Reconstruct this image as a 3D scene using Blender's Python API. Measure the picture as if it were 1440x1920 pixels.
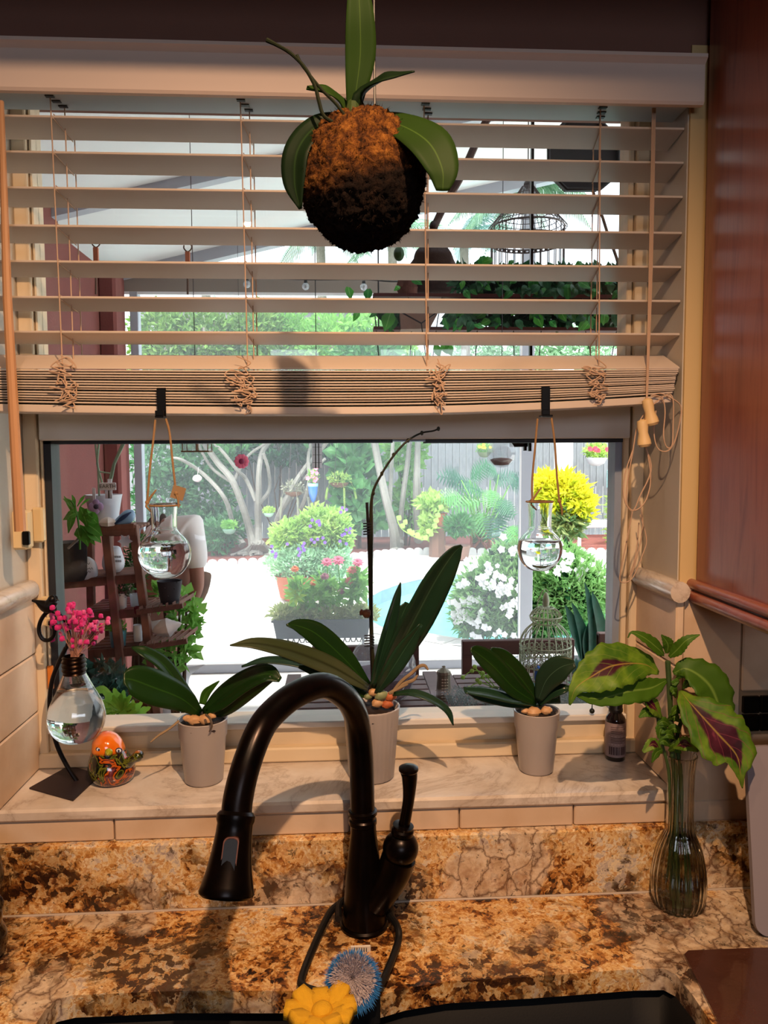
import bpy, bmesh, math, random
from math import sin, cos, pi, radians, sqrt, atan2
from mathutils import Vector, Matrix, Quaternion, noise
V = Vector
random.seed(7)
S = bpy.context.scene
for o in list(bpy.data.objects): bpy.data.objects.remove(o)
COL = S.collection

# ---------------------------------------------------------------- camera
EYE = V((0, 0, 1.645))
FPX = 1440.0
_y = V((-83, 106, -1440)).normalized()               # world Y in camera axes
_z = -V((105, -19840, -1440)).normalized(); _z = (_z - _y*_z.dot(_y)).normalized()
_x = _y.cross(_z)
R = Matrix((_x, _y, _z))                              # camera -> world
cd = bpy.data.cameras.new('camera'); cam = bpy.data.objects.new('camera', cd); COL.objects.link(cam)
cam.matrix_world = Matrix.Translation(EYE) @ R.to_4x4()
cd.sensor_fit = 'VERTICAL'; cd.sensor_height = 36; cd.lens = 36*FPX/1920; cd.clip_start = .02; cd.clip_end = 200
S.camera = cam

def ray(px, py): return R @ V((px-720, 960-py, -FPX))
def P(px, py, Y):                                     # point on the plane y = Y
    d = ray(px, py); return EYE + d*(Y/d.y)
def G(px, py, z=0.0):                                 # point on the plane z
    d = ray(px, py); return EYE + d*((z-EYE.z)/d.z)
def PX(n, Y): return n*Y/FPX                          # n pixels at depth Y, in metres

# ---------------------------------------------------------------- light
S.view_settings.view_transform = 'Standard'; S.view_settings.look = 'None'
S.view_settings.gamma = 1; S.view_settings.use_curve_mapping = False
S.view_settings.exposure = 0.0
w = bpy.data.worlds.new('world'); S.world = w; w.use_nodes = True
nt = w.node_tree; bg = nt.nodes['Background']
sky = nt.nodes.new('ShaderNodeTexSky'); sky.sky_type = 'NISHITA'
sky.sun_disc = False; sky.sun_elevation = radians(58); sky.sun_rotation = radians(200)
sky.air_density = 1.0; sky.dust_density = 5.0; sky.ozone_density = 1.0
hs = nt.nodes.new('ShaderNodeHueSaturation'); hs.inputs['Saturation'].default_value = .3
nt.links.new(sky.outputs[0], hs.inputs['Color']); nt.links.new(hs.outputs[0], bg.inputs[0])
bg.inputs[1].default_value = 0.72

def lamp(kind, name, loc, target, power, col, size=.1, **kw):
    ld = bpy.data.lights.new(name, kind); ld.energy = power; ld.color = col
    if kind == 'AREA': ld.size = size
    elif kind == 'SUN': ld.angle = size
    else: ld.shadow_soft_size = size
    for k, v in kw.items(): setattr(ld, k, v)
    o = bpy.data.objects.new(name, ld); COL.objects.link(o); o.location = loc
    o.rotation_euler = (V(target)-V(loc)).to_track_quat('-Z', 'Y').to_euler()
    return o
lamp('SUN', 'sun', (0, 0, 10), V((0, 0, 10)) + V((-.45, -.38, -1.25)), 5.6, (1, .96, .9), .02)
# two warm lamps in the kitchen ceiling
lamp('SPOT', 'sink_ceiling_lamp', (.15, .17, 2.42), (-.2, .82, .9), 112, (1, .62, .36), .012, spot_size=radians(130), spot_blend=1)
lamp('SPOT', 'kitchen_ceiling_lamp', (-.3, .17, 2.42), (-.3, .95, .9), 14, (1, .62, .36), .012, spot_size=radians(140), spot_blend=1)

# added cool fill behind the camera, lifts the shaded parts of the kitchen
lamp('AREA', 'kitchen_cool_fill', (.2, -2.4, 2.1), (.1, 1.2, 1.4), 17, (.80, .86, 1), 1.3, shape='RECTANGLE', size_y=.5)

# ---------------------------------------------------------------- materials
MATS = {}
class NT:
    def __init__(s, m): s.t = m.node_tree; s.n = s.t.nodes; s.l = s.t.links
    def new(s, typ, **kw):
        nd = s.n.new(typ)
        for k, v in kw.items():
            if k.startswith('i_'): nd.inputs[k[2:].replace('_', ' ')].default_value = v
            else: setattr(nd, k, v)
        return nd
    def noise(s, scale, detail=4, rough=.6, dist=0, vec=None):
        n = s.new('ShaderNodeTexNoise', i_Scale=scale, i_Detail=detail, i_Roughness=rough, i_Distortion=dist)
        if vec is not None: s.l.new(vec, n.inputs['Vector'])
        return n.outputs['Fac']
    def ramp(s, fac, stops, interp='LINEAR'):
        r = s.new('ShaderNodeValToRGB'); r.color_ramp.interpolation = interp
        e = r.color_ramp.elements
        while len(e) > 1: e.remove(e[-1])
        e[0].position = stops[0][0]; e[0].color = c4(stops[0][1])
        for p, c in stops[1:]: q = e.new(p); q.color = c4(c)
        s.l.new(fac, r.inputs[0]); return r.outputs[0]
    def mix(s, fac, a, b, blend='MIX'):
        m = s.new('ShaderNodeMix', data_type='RGBA', blend_type=blend)
        for sock, val in ((m.inputs[0], fac), (m.inputs[6], a), (m.inputs[7], b)):
            if hasattr(val, 'links'): s.l.new(val, sock)
            else: sock.default_value = c4(val) if isinstance(val, (tuple, list, str)) else val
        return m.outputs[2]
    def math(s, op, a, b=0.0, clamp=False):
        m = s.new('ShaderNodeMath', operation=op); m.use_clamp = clamp
        for i, v in enumerate((a, b)):
            if hasattr(v, 'links'): s.l.new(v, m.inputs[i])
            else: m.inputs[i].default_value = v
        return m.outputs[0]
    def coord(s, which='Object', scale=(1, 1, 1), rot=(0, 0, 0)):
        t = s.new('ShaderNodeTexCoord'); mp = s.new('ShaderNodeMapping')
        mp.inputs['Scale'].default_value = scale; mp.inputs['Rotation'].default_value = rot
        s.l.new(t.outputs[which], mp.inputs[0]); return mp.outputs[0]
def c4(c):
    if isinstance(c, str): return hexc(c)
    if isinstance(c, (int, float)): return (c, c, c, 1)
    return tuple(c)+((1,) if len(c) == 3 else ())
def hexc(h):
    r = [int(h[i:i+2], 16)/255 for i in (0, 2, 4)]
    return tuple((x/12.92 if x <= .04045 else ((x+.055)/1.055)**2.4) for x in r)+(1,)
def mat(name, col, rough=.5, metal=0, var=0, scale=8, bump=0, bscale=40, trans=0, ior=1.45, spec=.5, sheen=0, sss=0, coat=0, stretch=(1, 1, 1), col2=None):
    """principled material; colour varies by noise between col and col2 (or col darkened by var)"""
    if name in MATS: return MATS[name]
    m = bpy.data.materials.new(name); m.use_nodes = True; q = NT(m)
    b = q.n['Principled BSDF']
    b.inputs['Roughness'].default_value = rough; b.inputs['Metallic'].default_value = metal
    b.inputs['Transmission Weight'].default_value = trans; b.inputs['IOR'].default_value = ior
    b.inputs['Specular IOR Level'].default_value = spec; b.inputs['Coat Weight'].default_value = coat
    c = c4(col); co = q.coord('Object', stretch)
    if var or col2:
        d = c4(col2) if col2 else tuple(x*(1-var) for x in c[:3])+(1,)
        f = q.noise(scale, 5, .6, .3, co)
        out = q.ramp(f, [(.3, c), (.7, d)]); q.l.new(out, b.inputs['Base Color'])
    else: b.inputs['Base Color'].default_value = c
    if bump:
        bp = q.new('ShaderNodeBump', i_Strength=bump, i_Distance=.002); q.l.new(q.noise(bscale, 4, .6, 0, co), bp.inputs['Height'])
        q.l.new(bp.outputs[0], b.inputs['Normal'])
    MATS[name] = m; return m
def leafmat(name, col, col2=None, rib=None, rough=.4, trans=.25, scale=6, ribw=.06, objvar=.0):
    """leaf: colour noise, a midrib along u=0.5, light coming through"""
    if name in MATS: return MATS[name]
    m = bpy.data.materials.new(name); m.use_nodes = True; q = NT(m)
    b = q.n['Principled BSDF']; b.inputs['Roughness'].default_value = rough; b.inputs['Specular IOR Level'].default_value = .32
    c = c4(col); d = c4(col2) if col2 else tuple(x*.6 for x in c[:3])+(1,)
    out = q.ramp(q.noise(scale, 3, .6, .3, q.coord('Object')), [(.32, c), (.68, d)])
    if rib:
        uv = q.new('ShaderNodeUVMap'); sp = q.new('ShaderNodeSeparateXYZ'); q.l.new(uv.outputs[0], sp.inputs[0])
        a = q.math('ABSOLUTE', q.math('SUBTRACT', sp.outputs[0], .5))
        f = q.math('SUBTRACT', 1, q.math('MULTIPLY', a, 1/ribw), True)
        out = q.mix(f, out, rib)
    q.l.new(out, b.inputs['Base Color'])
    tr = q.new('ShaderNodeBsdfTranslucent'); q.l.new(out, tr.inputs[0])
    mx = q.new('ShaderNodeMixShader'); mx.inputs[0].default_value = trans
    q.l.new(b.outputs[0], mx.inputs[1]); q.l.new(tr.outputs[0], mx.inputs[2])
    q.l.new(mx.outputs[0], q.n['Material Output'].inputs[0])
    MATS[name] = m; return m
def glassmat(name, tint=(1, 1, 1), rough=0.0, ior=1.45):
    if name in MATS: return MATS[name]
    m = bpy.data.materials.new(name); m.use_nodes = True; q = NT(m)
    g = q.new('ShaderNodeBsdfGlass', i_Roughness=rough, i_IOR=ior); g.inputs['Color'].default_value = c4(tint)
    q.l.new(g.outputs[0], q.n['Material Output'].inputs[0]); MATS[name] = m; return m
def panemat(name, tint=(1, 1, 1), haze=0.0, refl=.06, hcol=(.8, .85, .9)):
    """thin pane: see-through, a little mirror reflection, optional pale haze mixed in"""
    m = bpy.data.materials.new(name); m.use_nodes = True; q = NT(m)
    t = q.new('ShaderNodeBsdfTransparent'); t.inputs[0].default_value = c4(tint)
    g = q.new('ShaderNodeBsdfGlossy', i_Roughness=.02)
    mx = q.new('ShaderNodeMixShader'); mx.inputs[0].default_value = refl
    q.l.new(t.outputs[0], mx.inputs[1]); q.l.new(g.outputs[0], mx.inputs[2]); out = mx.outputs[0]
    if haze:
        d = q.new('ShaderNodeBsdfDiffuse'); d.inputs[0].default_value = c4(hcol)
        tl = q.new('ShaderNodeBsdfTranslucent'); tl.inputs[0].default_value = c4(hcol)
        ad = q.new('ShaderNodeMixShader'); q.l.new(d.outputs[0], ad.inputs[1]); q.l.new(tl.outputs[0], ad.inputs[2])
        m2 = q.new('ShaderNodeMixShader'); m2.inputs[0].default_value = haze
        q.l.new(out, m2.inputs[1]); q.l.new(ad.outputs[0], m2.inputs[2]); out = m2.outputs[0]
    q.l.new(out, q.n['Material Output'].inputs[0]); MATS[name] = m; return m

# ---------------------------------------------------------------- mesh building
def frame(d, up=None):
    """matrix whose Z runs along d"""
    d = V(d).normalized(); u = V(up) if up is not None else (V((0, 0, 1)) if abs(d.z) < .95 else V((0, 1, 0)))
    x = u.cross(d).normalized(); y = d.cross(x)
    return Matrix((x, y, d)).transposed()
def spline(pts, n):
    """Catmull-Rom through tuples of any length, n samples"""
    pts = [tuple(p) for p in pts]; m = len(pts)
    if m == 2: return [tuple(a+(b-a)*i/(n-1) for a, b in zip(*pts)) for i in range(n)]
    e = [tuple(2*a-b for a, b in zip(pts[0], pts[1]))]+pts+[tuple(2*a-b for a, b in zip(pts[-1], pts[-2]))]
    out = []
    for i in range(n):
        t = i/(n-1)*(m-1); k = min(int(t), m-2); t -= k
        out.append(tuple(.5*(2*b+(c-a)*t+(2*a-5*b+4*c-d)*t*t+(3*b-a-3*c+d)*t**3) for a, b, c, d in zip(e[k], e[k+1], e[k+2], e[k+3])))
    return out
class MB:
    def __init__(s): s.v = []; s.f = []; s.uv = {}; s.mi = []; s.cur = 0
    def add(s, vs, fs, uvs=None):
        o = len(s.v); s.v += [tuple(v) for v in vs]
        for f in fs:
            s.f.append(tuple(i+o for i in f)); s.mi.append(s.cur)
        if uvs:
            for i, u in enumerate(uvs): s.uv[o+i] = u
        return s
    def box(s, c, d, rot=None, bev=0):
        x, y, z = (k/2 for k in d)
        if bev:
            b = min(bev, x*.9, y*.9, z*.9); vs = []; idx = {}
            for sx in (-1, 1):
                for sy in (-1, 1):
                    for sz in (-1, 1):
                        for ax in range(3):
                            p = [sx*(x-b), sy*(y-b), sz*(z-b)]; p[ax] = (sx*x, sy*y, sz*z)[ax]
                            idx[(sx, sy, sz, ax)] = len(vs); vs.append(p)
            fs = []
            q = [(-1, -1), (1, -1), (1, 1), (-1, 1)]
            for ax in range(3):
                for sg in (-1, 1):
                    f = []
                    for a, c2 in q:
                        k = [a, c2]; k.insert(ax, sg); f.append(idx[(k[0], k[1], k[2], ax)])
                    fs.append(f)
            for ax in range(3):            # edge strips, edges running along ax
                o1, o2 = [i for i in range(3) if i != ax]
                for a in (-1, 1):
                    for c2 in (-1, 1):
                        f = []
                        for e, other in ((-1, o1), (1, o1), (1, o2), (-1, o2)):
                            k = [0, 0, 0]; k[ax] = e; k[o1] = a; k[o2] = c2
                            f.append(idx[(k[0], k[1], k[2], other)])
                        fs.append(f)
            for sx in (-1, 1):
                for sy in (-1, 1):
                    for sz in (-1, 1): fs.append([idx[(sx, sy, sz, k)] for k in range(3)])
        else:
            vs = [(a, b2, e) for a in (-x, x) for b2 in (-y, y) for e in (-z, z)]
            fs = [(0, 1, 3, 2), (4, 6, 7, 5), (0, 4, 5, 1), (2, 3, 7, 6), (0, 2, 6, 4), (1, 5, 7, 3)]
        vs = [V(p) for p in vs]
        if rot is not None:
            if not isinstance(rot, (Matrix,)): rot = Matrix.Rotation(rot, 3, 'Z')
            vs = [rot @ p for p in vs]
        return s.add([p+V(c) for p in vs], fs)
    def bb(s, a, b, bev=0):
        a, b = V(a), V(b); return s.box((a+b)/2, [abs(k) for k in (b-a)], None, bev)
    def tube(s, pts, r, n=8, cap=True, sub=None, flat=1.0):
        if sub:
            rr = r if isinstance(r, (list, tuple)) else [r]*len(pts)
            q = spline([tuple(p)+(k,) for p, k in zip(pts, rr)], sub); pts = [V(p[:3]) for p in q]; r = [max(p[3], 1e-5) for p in q]
        pts = [V(p) for p in pts]; m = len(pts)
        if not isinstance(r, (list, tuple)): r = [r]*m
        T = [(pts[min(i+1, m-1)]-pts[max(i-1, 0)]).normalized() for i in range(m)]
        F = frame(T[0]); nx = F.col[0]; vs = []; fs = []
        for i in range(m):
            nx = (nx-T[i]*nx.dot(T[i])).normalized(); ny = T[i].cross(nx)
            for k in range(n):
                a = 2*pi*k/n; vs.append(pts[i]+nx*cos(a)*r[i]+ny*sin(a)*r[i]*flat)
        for i in range(m-1):
            for k in range(n):
                k2 = (k+1) % n; fs.append((i*n+k, i*n+k2, (i+1)*n+k2, (i+1)*n+k))
        if cap: fs.append(tuple(range(n))[::-1]); fs.append(tuple(range((m-1)*n, m*n)))
        return s.add(vs, fs)
    def lathe(s, prof, c=(0, 0, 0), n=24, d=(0, 0, 1), rib=0, nrib=12, cap=True, sub=None, sq=1.0):
        """prof: (radius, height) pairs along d"""
        if sub: prof = spline(prof, sub)
        F = frame(d) if tuple(d) != (0, 0, 1) else Matrix.Identity(3)
        vs = []; fs = []; m = len(prof)
        for r, h in prof:
            r = max(r, 1e-5)
            for k in range(n):
                a = 2*pi*k/n; q = r*(1+rib*cos(nrib*a)); vs.append(V(c)+F @ V((q*cos(a), q*sin(a)*sq, h)))
        for i in range(m-1):
            for k in range(n):
                k2 = (k+1) % n; fs.append((i*n+k, i*n+k2, (i+1)*n+k2, (i+1)*n+k))
        if cap: fs.append(tuple(range(n))[::-1]); fs.append(tuple(range((m-1)*n, m*n)))
        return s.add(vs, fs)
    def ball(s, c, r, n=12, m=8, disp=0, dscale=6, rot=None):
        if not isinstance(r, (tuple, list)): r = (r, r, r)
        vs = []; fs = []
        for i in range(1, m):
            a = pi*i/m
            for k in range(n):
                b = 2*pi*k/n; p = V((sin(a)*cos(b), sin(a)*sin(b), cos(a))); vs.append(p)
        vs += [V((0, 0, 1)), V((0, 0, -1))]; T, B = len(vs)-2, len(vs)-1
        for i in range(m-2):
            for k in range(n):
                k2 = (k+1) % n; fs.append((i*n+k, (i+1)*n+k, (i+1)*n+k2, i*n+k2))
        for k in range(n):
            k2 = (k+1) % n; fs.append((T, k, k2)); fs.append((B, (m-2)*n+k2, (m-2)*n+k))
        out = []
        for p in vs:
            e = 1+disp*noise.noise(p*dscale+V(c)*9) if disp else 1
            q = V((p.x*r[0], p.y*r[1], p.z*r[2]))*e
            if rot is not None: q = rot @ q
            out.append(V(c)+q)
        return s.add(out, fs)
    def leaf(s, pts, wd, N=(0, -.5, .8), fold=.25, nseg=14, nc=4, wave=0, wfreq=20, curl=0):
        """blade along pts (3D), half widths wd, facing N; v runs along, u across"""
        q = spline([tuple(p)+(k,) for p, k in zip(pts, wd)], nseg)
        vs = []; uv = []; fs = []; m = len(q); C = [V(p[:3]) for p in q]
        if not isinstance(N, list): N = [N, N]
        for i in range(m):
            T = (C[min(i+1, m-1)]-C[max(i-1, 0)]).normalized(); t = i/(m-1)
            n0 = V(N[0]).lerp(V(N[-1]), t); W = T.cross(n0).normalized(); n1 = W.cross(T).normalized()
            w = max(q[i][3], .00005)
            for k in range(nc+1):
                u = -1+2*k/nc; e = w*(1+wave*sin(t*wfreq)*abs(u))
                p = C[i]+W*u*e+n1*(fold*w*abs(u)-curl*w*u*u+wave*.8*w*abs(u)*sin(t*wfreq*.7+k))
                vs.append(p); uv.append(((u+1)/2, t))
        for i in range(m-1):
            for k in range(nc): a = i*(nc+1)+k; fs.append((a, a+1, a+nc+2, a+nc+1))
        return s.add(vs, fs, uv)
    def prism(s, poly, h, M=None, z0=0):
        """poly: 2D outline, extruded along local z by h, placed by 4x4 M"""
        n = len(poly); vs = [V((x, y, z0)) for x, y in poly]+[V((x, y, z0+h)) for x, y in poly]
        fs = [tuple(range(n))[::-1], tuple(range(n, 2*n))]+[(i, (i+1) % n, n+(i+1) % n, n+i) for i in range(n)]
        if M is not None: vs = [M @ v for v in vs]
        return s.add(vs, fs)
    def build(s, name, m, parent=None, smooth=None, sharp=35, solid=0, loc=None, **tags):
        me = bpy.data.meshes.new(name)
        off = V((0, 0, 0))
        if parent is not None: off = wloc(parent)
        elif loc is not None: off = V(loc)
        elif s.v:
            xs, ys, zs = zip(*s.v); off = V(((min(xs)+max(xs))/2, (min(ys)+max(ys))/2, min(zs)))
        me.from_pydata([(a-off.x, b-off.y, c-off.z) for a, b, c in s.v], [], s.f)
        if s.uv:
            ul = me.uv_layers.new(name='UVMap'); buf = []
            for l in me.loops: buf += s.uv.get(l.vertex_index, (.25, .25))
            ul.data.foreach_set('uv', buf)
        for k in (m if isinstance(m, (list, tuple)) else [m]): me.materials.append(k)
        if any(s.mi): me.polygons.foreach_set('material_index', s.mi)
        if smooth is None or smooth:
            me.polygons.foreach_set('use_smooth', [True]*len(me.polygons))
            me.set_sharp_from_angle(angle=radians(sharp))
        me.update()
        o = bpy.data.objects.new(name, me); COL.objects.link(o)
        if parent is not None: o.parent = parent
        else: o.location = off
        if solid:
            md = o.modifiers.new('solid', 'SOLIDIFY'); md.thickness = solid; md.offset = 0
        for k, v in tags.items(): o[k] = v
        return o
_WL = {}
def wloc(o):
    p = V(o.location)
    while o.parent: o = o.parent; p += V(o.location)
    return p
def thing(name, label, category, loc=(0, 0, 0), group=None):
    o = bpy.data.objects.new(name, None); COL.objects.link(o); o.location = V(loc); o.empty_display_size = .05
    o['label'] = label; o['category'] = category
    if group: o['group'] = group
    return o
def tag(o, label, category, group=None):
    o['label'] = label; o['category'] = category
    if group: o['group'] = group
    return o
def struct(o): o['kind'] = 'structure'; return o
def dup(o, delta=(0, 0, 0), parent=None, label=None, keep=('kind', 'group', 'category')):
    c = o.copy(); COL.objects.link(c)
    if parent is None: c.location = V(o.location)+V(delta)
    else: c.parent = parent
    if label: c['label'] = label
    for ch in list(o.children): dup(ch, parent=c)
    return c
def rrect(x0, y0, x1, y1, r, n=5):
    out = []
    for cx, cy, a in ((x1-r, y1-r, 0), (x0+r, y1-r, 90), (x0+r, y0+r, 180), (x1-r, y0+r, 270)):
        for i in range(n+1):
            t = radians(a+90*i/n); out.append((cx+r*cos(t), cy+r*sin(t)))
    return out
# ================================================================ materials used in the room
M_paint = mat('wall_paint', '5e4c42', .8, var=.06, bump=.15, bscale=120)
M_dkpaint = mat('brown_wall_paint', '7a5548', .85, var=.05, bump=.2, bscale=150)
M_white = mat('white_vinyl', 'd9d2c8', .45, var=.05, scale=3)
M_casing = mat('cream_casing', 'd8c3a2', .5, var=.05, scale=5)
M_slat = mat('blind_slat', 'c6b6a6', .42, var=.04, scale=4)
M_valance = mat('valance_white', 'dac6b8', .5, var=.04, scale=3)
M_gasket = mat('dark_gasket', '1c1f24', .5)
M_alu = mat('grey_aluminium', '8d97a8', .4, metal=.2)
M_cord = mat('blind_cord', 'b99a80', .8)
M_twine = mat('jute_twine', '9c7850', .9, var=.3, scale=60)
M_black = mat('black_metal', '0c0a09', .35, metal=.6)
M_bronze = mat('oil_rubbed_bronze', '0a0808', .28, metal=.7, var=.3, scale=30, col2='190f0c')
M_wand = mat('wand_wood', 'b98a62', .45, var=.1)
M_tile = mat('travertine_tile', 'd9bfa3', .5, scale=9, col2='c7a888', bump=.2, bscale=25)
M_grout = mat('tile_grout', '8d7358', .9)
M_ceram = mat('grey_glazed_ceramic', 'b0a59f', .35, var=.04, coat=.2)

def marble():
    m = bpy.data.materials.new('marble'); m.use_nodes = True; q = NT(m); b = q.n['Principled BSDF']
    co = q.coord('Object', (1, 1, 1), (0, 0, .5))
    n1 = q.noise(3.0, 8, .65, 1.6, co)
    v = q.math('ABSOLUTE', q.math('SUBTRACT', n1, .5))
    veins = q.ramp(v, [(0, 'c0b2a4'), (.012, 'd0c4b8'), (.05, 'ddd2c6'), (.3, 'e2d8cc')])
    n2 = q.ramp(q.noise(7, 6, .6, .4, co), [(.35, 'ffffff'), (.75, 'd9cdc0')])
    q.l.new(q.mix(1, veins, n2, 'MULTIPLY'), b.inputs['Base Color']); b.inputs['Roughness'].default_value = .22
    return m
M_marble = marble()
def granite():
    m = bpy.data.materials.new('golden_granite'); m.use_nodes = True; q = NT(m); b = q.n['Principled BSDF']
    t = q.new('ShaderNodeTexCoord'); o = t.outputs['Object']
    n0 = q.new('ShaderNodeTexNoise', i_Scale=22.0, i_Detail=5.0, i_Roughness=.65); q.l.new(o, n0.inputs['Vector'])
    vm = q.new('ShaderNodeVectorMath', operation='SUBTRACT'); q.l.new(n0.outputs['Color'], vm.inputs[0]); vm.inputs[1].default_value = (.5, .5, .5)
    vs = q.new('ShaderNodeVectorMath', operation='SCALE'); q.l.new(vm.outputs[0], vs.inputs[0]); vs.inputs['Scale'].default_value = .035
    va = q.new('ShaderNodeVectorMath', operation='ADD'); q.l.new(o, va.inputs[0]); q.l.new(vs.outputs[0], va.inputs[1]); co = va.outputs[0]
    def off(x, y, z):
        mp = q.new('ShaderNodeMapping'); mp.inputs['Location'].default_value = (x, y, z); q.l.new(co, mp.inputs[0]); return mp.outputs[0]
    # crystals: small cells whose colour comes from a palette, chosen by region
    def cells(scale, stops, vec):
        v = q.new('ShaderNodeTexVoronoi', i_Scale=scale); q.l.new(vec, v.inputs['Vector']); sp = q.new('ShaderNodeSeparateXYZ'); q.l.new(v.outputs['Color'], sp.inputs[0])
        return sp.outputs[0]
    reg = q.noise(5.5, 4, .6, .3, off(.3, .2, .9))
    cell = cells(85, None, co); cell2 = cells(210, None, off(1, 2, 3))
    f = q.math('ADD', q.math('MULTIPLY', reg, 1.25), q.math('ADD', q.math('MULTIPLY', cell, .20), q.math('MULTIPLY', cell2, .16)))
    f = q.math('ADD', f, q.math('MULTIPLY', q.noise(30, 5, .7, 0, co), .55))
    f = q.math('SUBTRACT', f, .58)
    c1 = q.ramp(f, [(.24, '1a100c'), (.31, '5c351c'), (.37, '9c622c'), (.43, 'c48c48'), (.50, 'e2bf86'), (.57, 'bf8a52'), (.63, 'e8d0a4'), (.72, 'cbb8a2'), (.82, 'a8968a')])
    # pale grey-cream crystal patches
    pm = q.ramp(q.noise(4.2, 3, .5, .2, off(4, 1, 2)), [(.58, 0.0), (.61, 1.0)])
    c1 = q.mix(q.math('MULTIPLY', pm, .8), c1, q.ramp(q.noise(50, 5, .6, 0, co), [(.35, 'a88c70'), (.6, 'd8c4aa')]))
    # dark clusters made of sharp grains
    msk = q.ramp(q.noise(6.0, 5, .62, .4, off(7, 3, 5)), [(.49, 0.0), (.59, 1.0)])
    gr = q.ramp(q.math('ADD', q.math('MULTIPLY', q.noise(48, 5, .7, 0, co), .75), q.math('MULTIPLY', cell, .25)), [(.49, 1.0), (.53, 0.0)])
    c2 = q.mix(q.math('MULTIPLY', q.math('MULTIPLY', msk, gr), .93), c1, '120b09')
    c2 = q.mix(q.math('MULTIPLY', q.math('MULTIPLY', msk, .35), 1.0), c2, '4a2c1c')
    # scattered brown and black flecks everywhere
    c2 = q.mix(q.math('MULTIPLY', q.ramp(q.noise(105, 4, .7, 0, off(2, 5, 1)), [(.36, 1.0), (.41, 0.0)]), .75), c2, '2c1a10')
    c2 = q.mix(q.math('MULTIPLY', q.ramp(q.noise(26, 5, .65, 0, off(3, 8, 1)), [(.60, 0.0), (.68, 1.0)]), .55), c2, '7a4424')
    # cracks through the pale patches
    nw = q.new('ShaderNodeTexNoise', i_Scale=9.0, i_Detail=4.0); q.l.new(o, nw.inputs['Vector'])
    w1 = q.new('ShaderNodeVectorMath', operation='SCALE'); q.l.new(nw.outputs['Color'], w1.inputs[0]); w1.inputs['Scale'].default_value = .16
    w2 = q.new('ShaderNodeVectorMath', operation='ADD'); q.l.new(co, w2.inputs[0]); q.l.new(w1.outputs[0], w2.inputs[1])
    w3 = q.new('ShaderNodeMapping'); w3.inputs['Rotation'].default_value = (0, .5, .4); w3.inputs['Scale'].default_value = (1.5, .8, .7); q.l.new(w2.outputs[0], w3.inputs[0]); wco = w3.outputs[0]
    vo = q.new('ShaderNodeTexVoronoi', feature='DISTANCE_TO_EDGE', i_Scale=17.0, i_Randomness=1.0); q.l.new(wco, vo.inputs['Vector'])
    vl = q.ramp(vo.outputs['Distance'], [(0, .95), (.03, .4), (.08, 0.0)])
    pm2 = q.ramp(q.noise(4.2, 3, .5, .2, off(4, 1, 2)), [(.53, .04), (.59, .9)])
    c3 = q.mix(q.math('MULTIPLY', vl, pm2), c2, '52301c')
    q.l.new(c3, b.inputs['Base Color']); b.inputs['Roughness'].default_value = .16
    b.inputs['Coat Weight'].default_value = .3; b.inputs['Coat Roughness'].default_value = .05
    return m
M_granite = granite()
def cherry():
    m = bpy.data.materials.new('cherry_wood'); m.use_nodes = True; q = NT(m); b = q.n['Principled BSDF']
    co = q.coord('Object', (1, 9, 1)); g = q.noise(5, 6, .6, 1.0, q.coord('Object', (9, 9, .8)))
    q.l.new(q.ramp(g, [(.3, '6e3426'), (.55, '8a4a38'), (.75, '7a3e2e')]), b.inputs['Base Color'])
    b.inputs['Roughness'].default_value = .34; b.inputs['Coat Weight'].default_value = .5; b.inputs['Coat Roughness'].default_value = .2
    return m
M_cherry = cherry()

# ================================================================ room shell
YF = 1.225                       # room face of the window wall
YG = 1.405                       # glass
XL, XR = -.556, .560             # window opening
CZ = .92                         # worktop
SZ = G(640, 1500, 0).z           # placeholder
SZ = EYE.z + (P(640, 1502, 1.205) - EYE).z       # sill top
ZT = 2.262                       # top of the opening
def sbox(name, a, b, m, bev=0, parent=None): 
    o = MB().bb(a, b, bev).build(name, m, parent)
    return struct(o) if parent is None else o
wb = MB()
wb.bb((-2.3, YF, 0), (XL, 1.46, 2.7)).bb((XR, YF, 0), (2.3, 1.46, 2.7)).bb((XL, YF, 0), (XR, 1.46, SZ-.02)).bb((XL, YF, ZT), (XR, 1.46, 2.7))
wall = struct(wb.build('wall_back', M_dkpaint, smooth=False))
sbox('wall_left', (-2.4, -2.6, 0), (-2.3, 1.46, 2.55), M_paint); sbox('wall_right', (2.3, -2.6, 0), (2.4, 1.46, 2.55), M_paint)
sbox('wall_front', (-2.4, -2.7, 0), (2.4, -2.6, 2.55), M_paint)
sbox('ceiling', (-2.4, -2.7, 2.45), (2.4, YF, 2.55), mat('ceiling_paint', '7c6c5e', .8))
sbox('floor', (-2.4, -2.7, -.05), (2.4, 1.46, 0), mat('kitchen_floor', '4a3828', .5, var=.3, scale=3))

# wooden fascia of the recessed light box over the sink (out of view, shades the wall top)
struct(MB().bb((-1.1, .72, 2.308), (1.1, .74, 2.45)).build('trim_12', M_casing))
struct(MB().bb((-1.1, -.30, 2.371), (1.1, -.28, 2.45)).build('trim_13', M_casing))
# reveal linings (cream painted above the pencil rail, tiled below)
RAILZ_R = P(1235, 1095, 1.30).z; RAILZ_L = P(30, 1128, 1.27).z
M_reveal = mat('reveal_paint', 'bcb2a2', .6, var=.08, scale=4)
st = MB(); st.bb((XL-.004, YF+.001, SZ), (XL+.006, 1.38, ZT)); struct(st.build('trim_1', M_reveal))
st = MB(); st.bb((XR-.006, YF+.001, SZ), (XR+.004, 1.38, ZT)); struct(st.build('trim_2', M_reveal))
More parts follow.
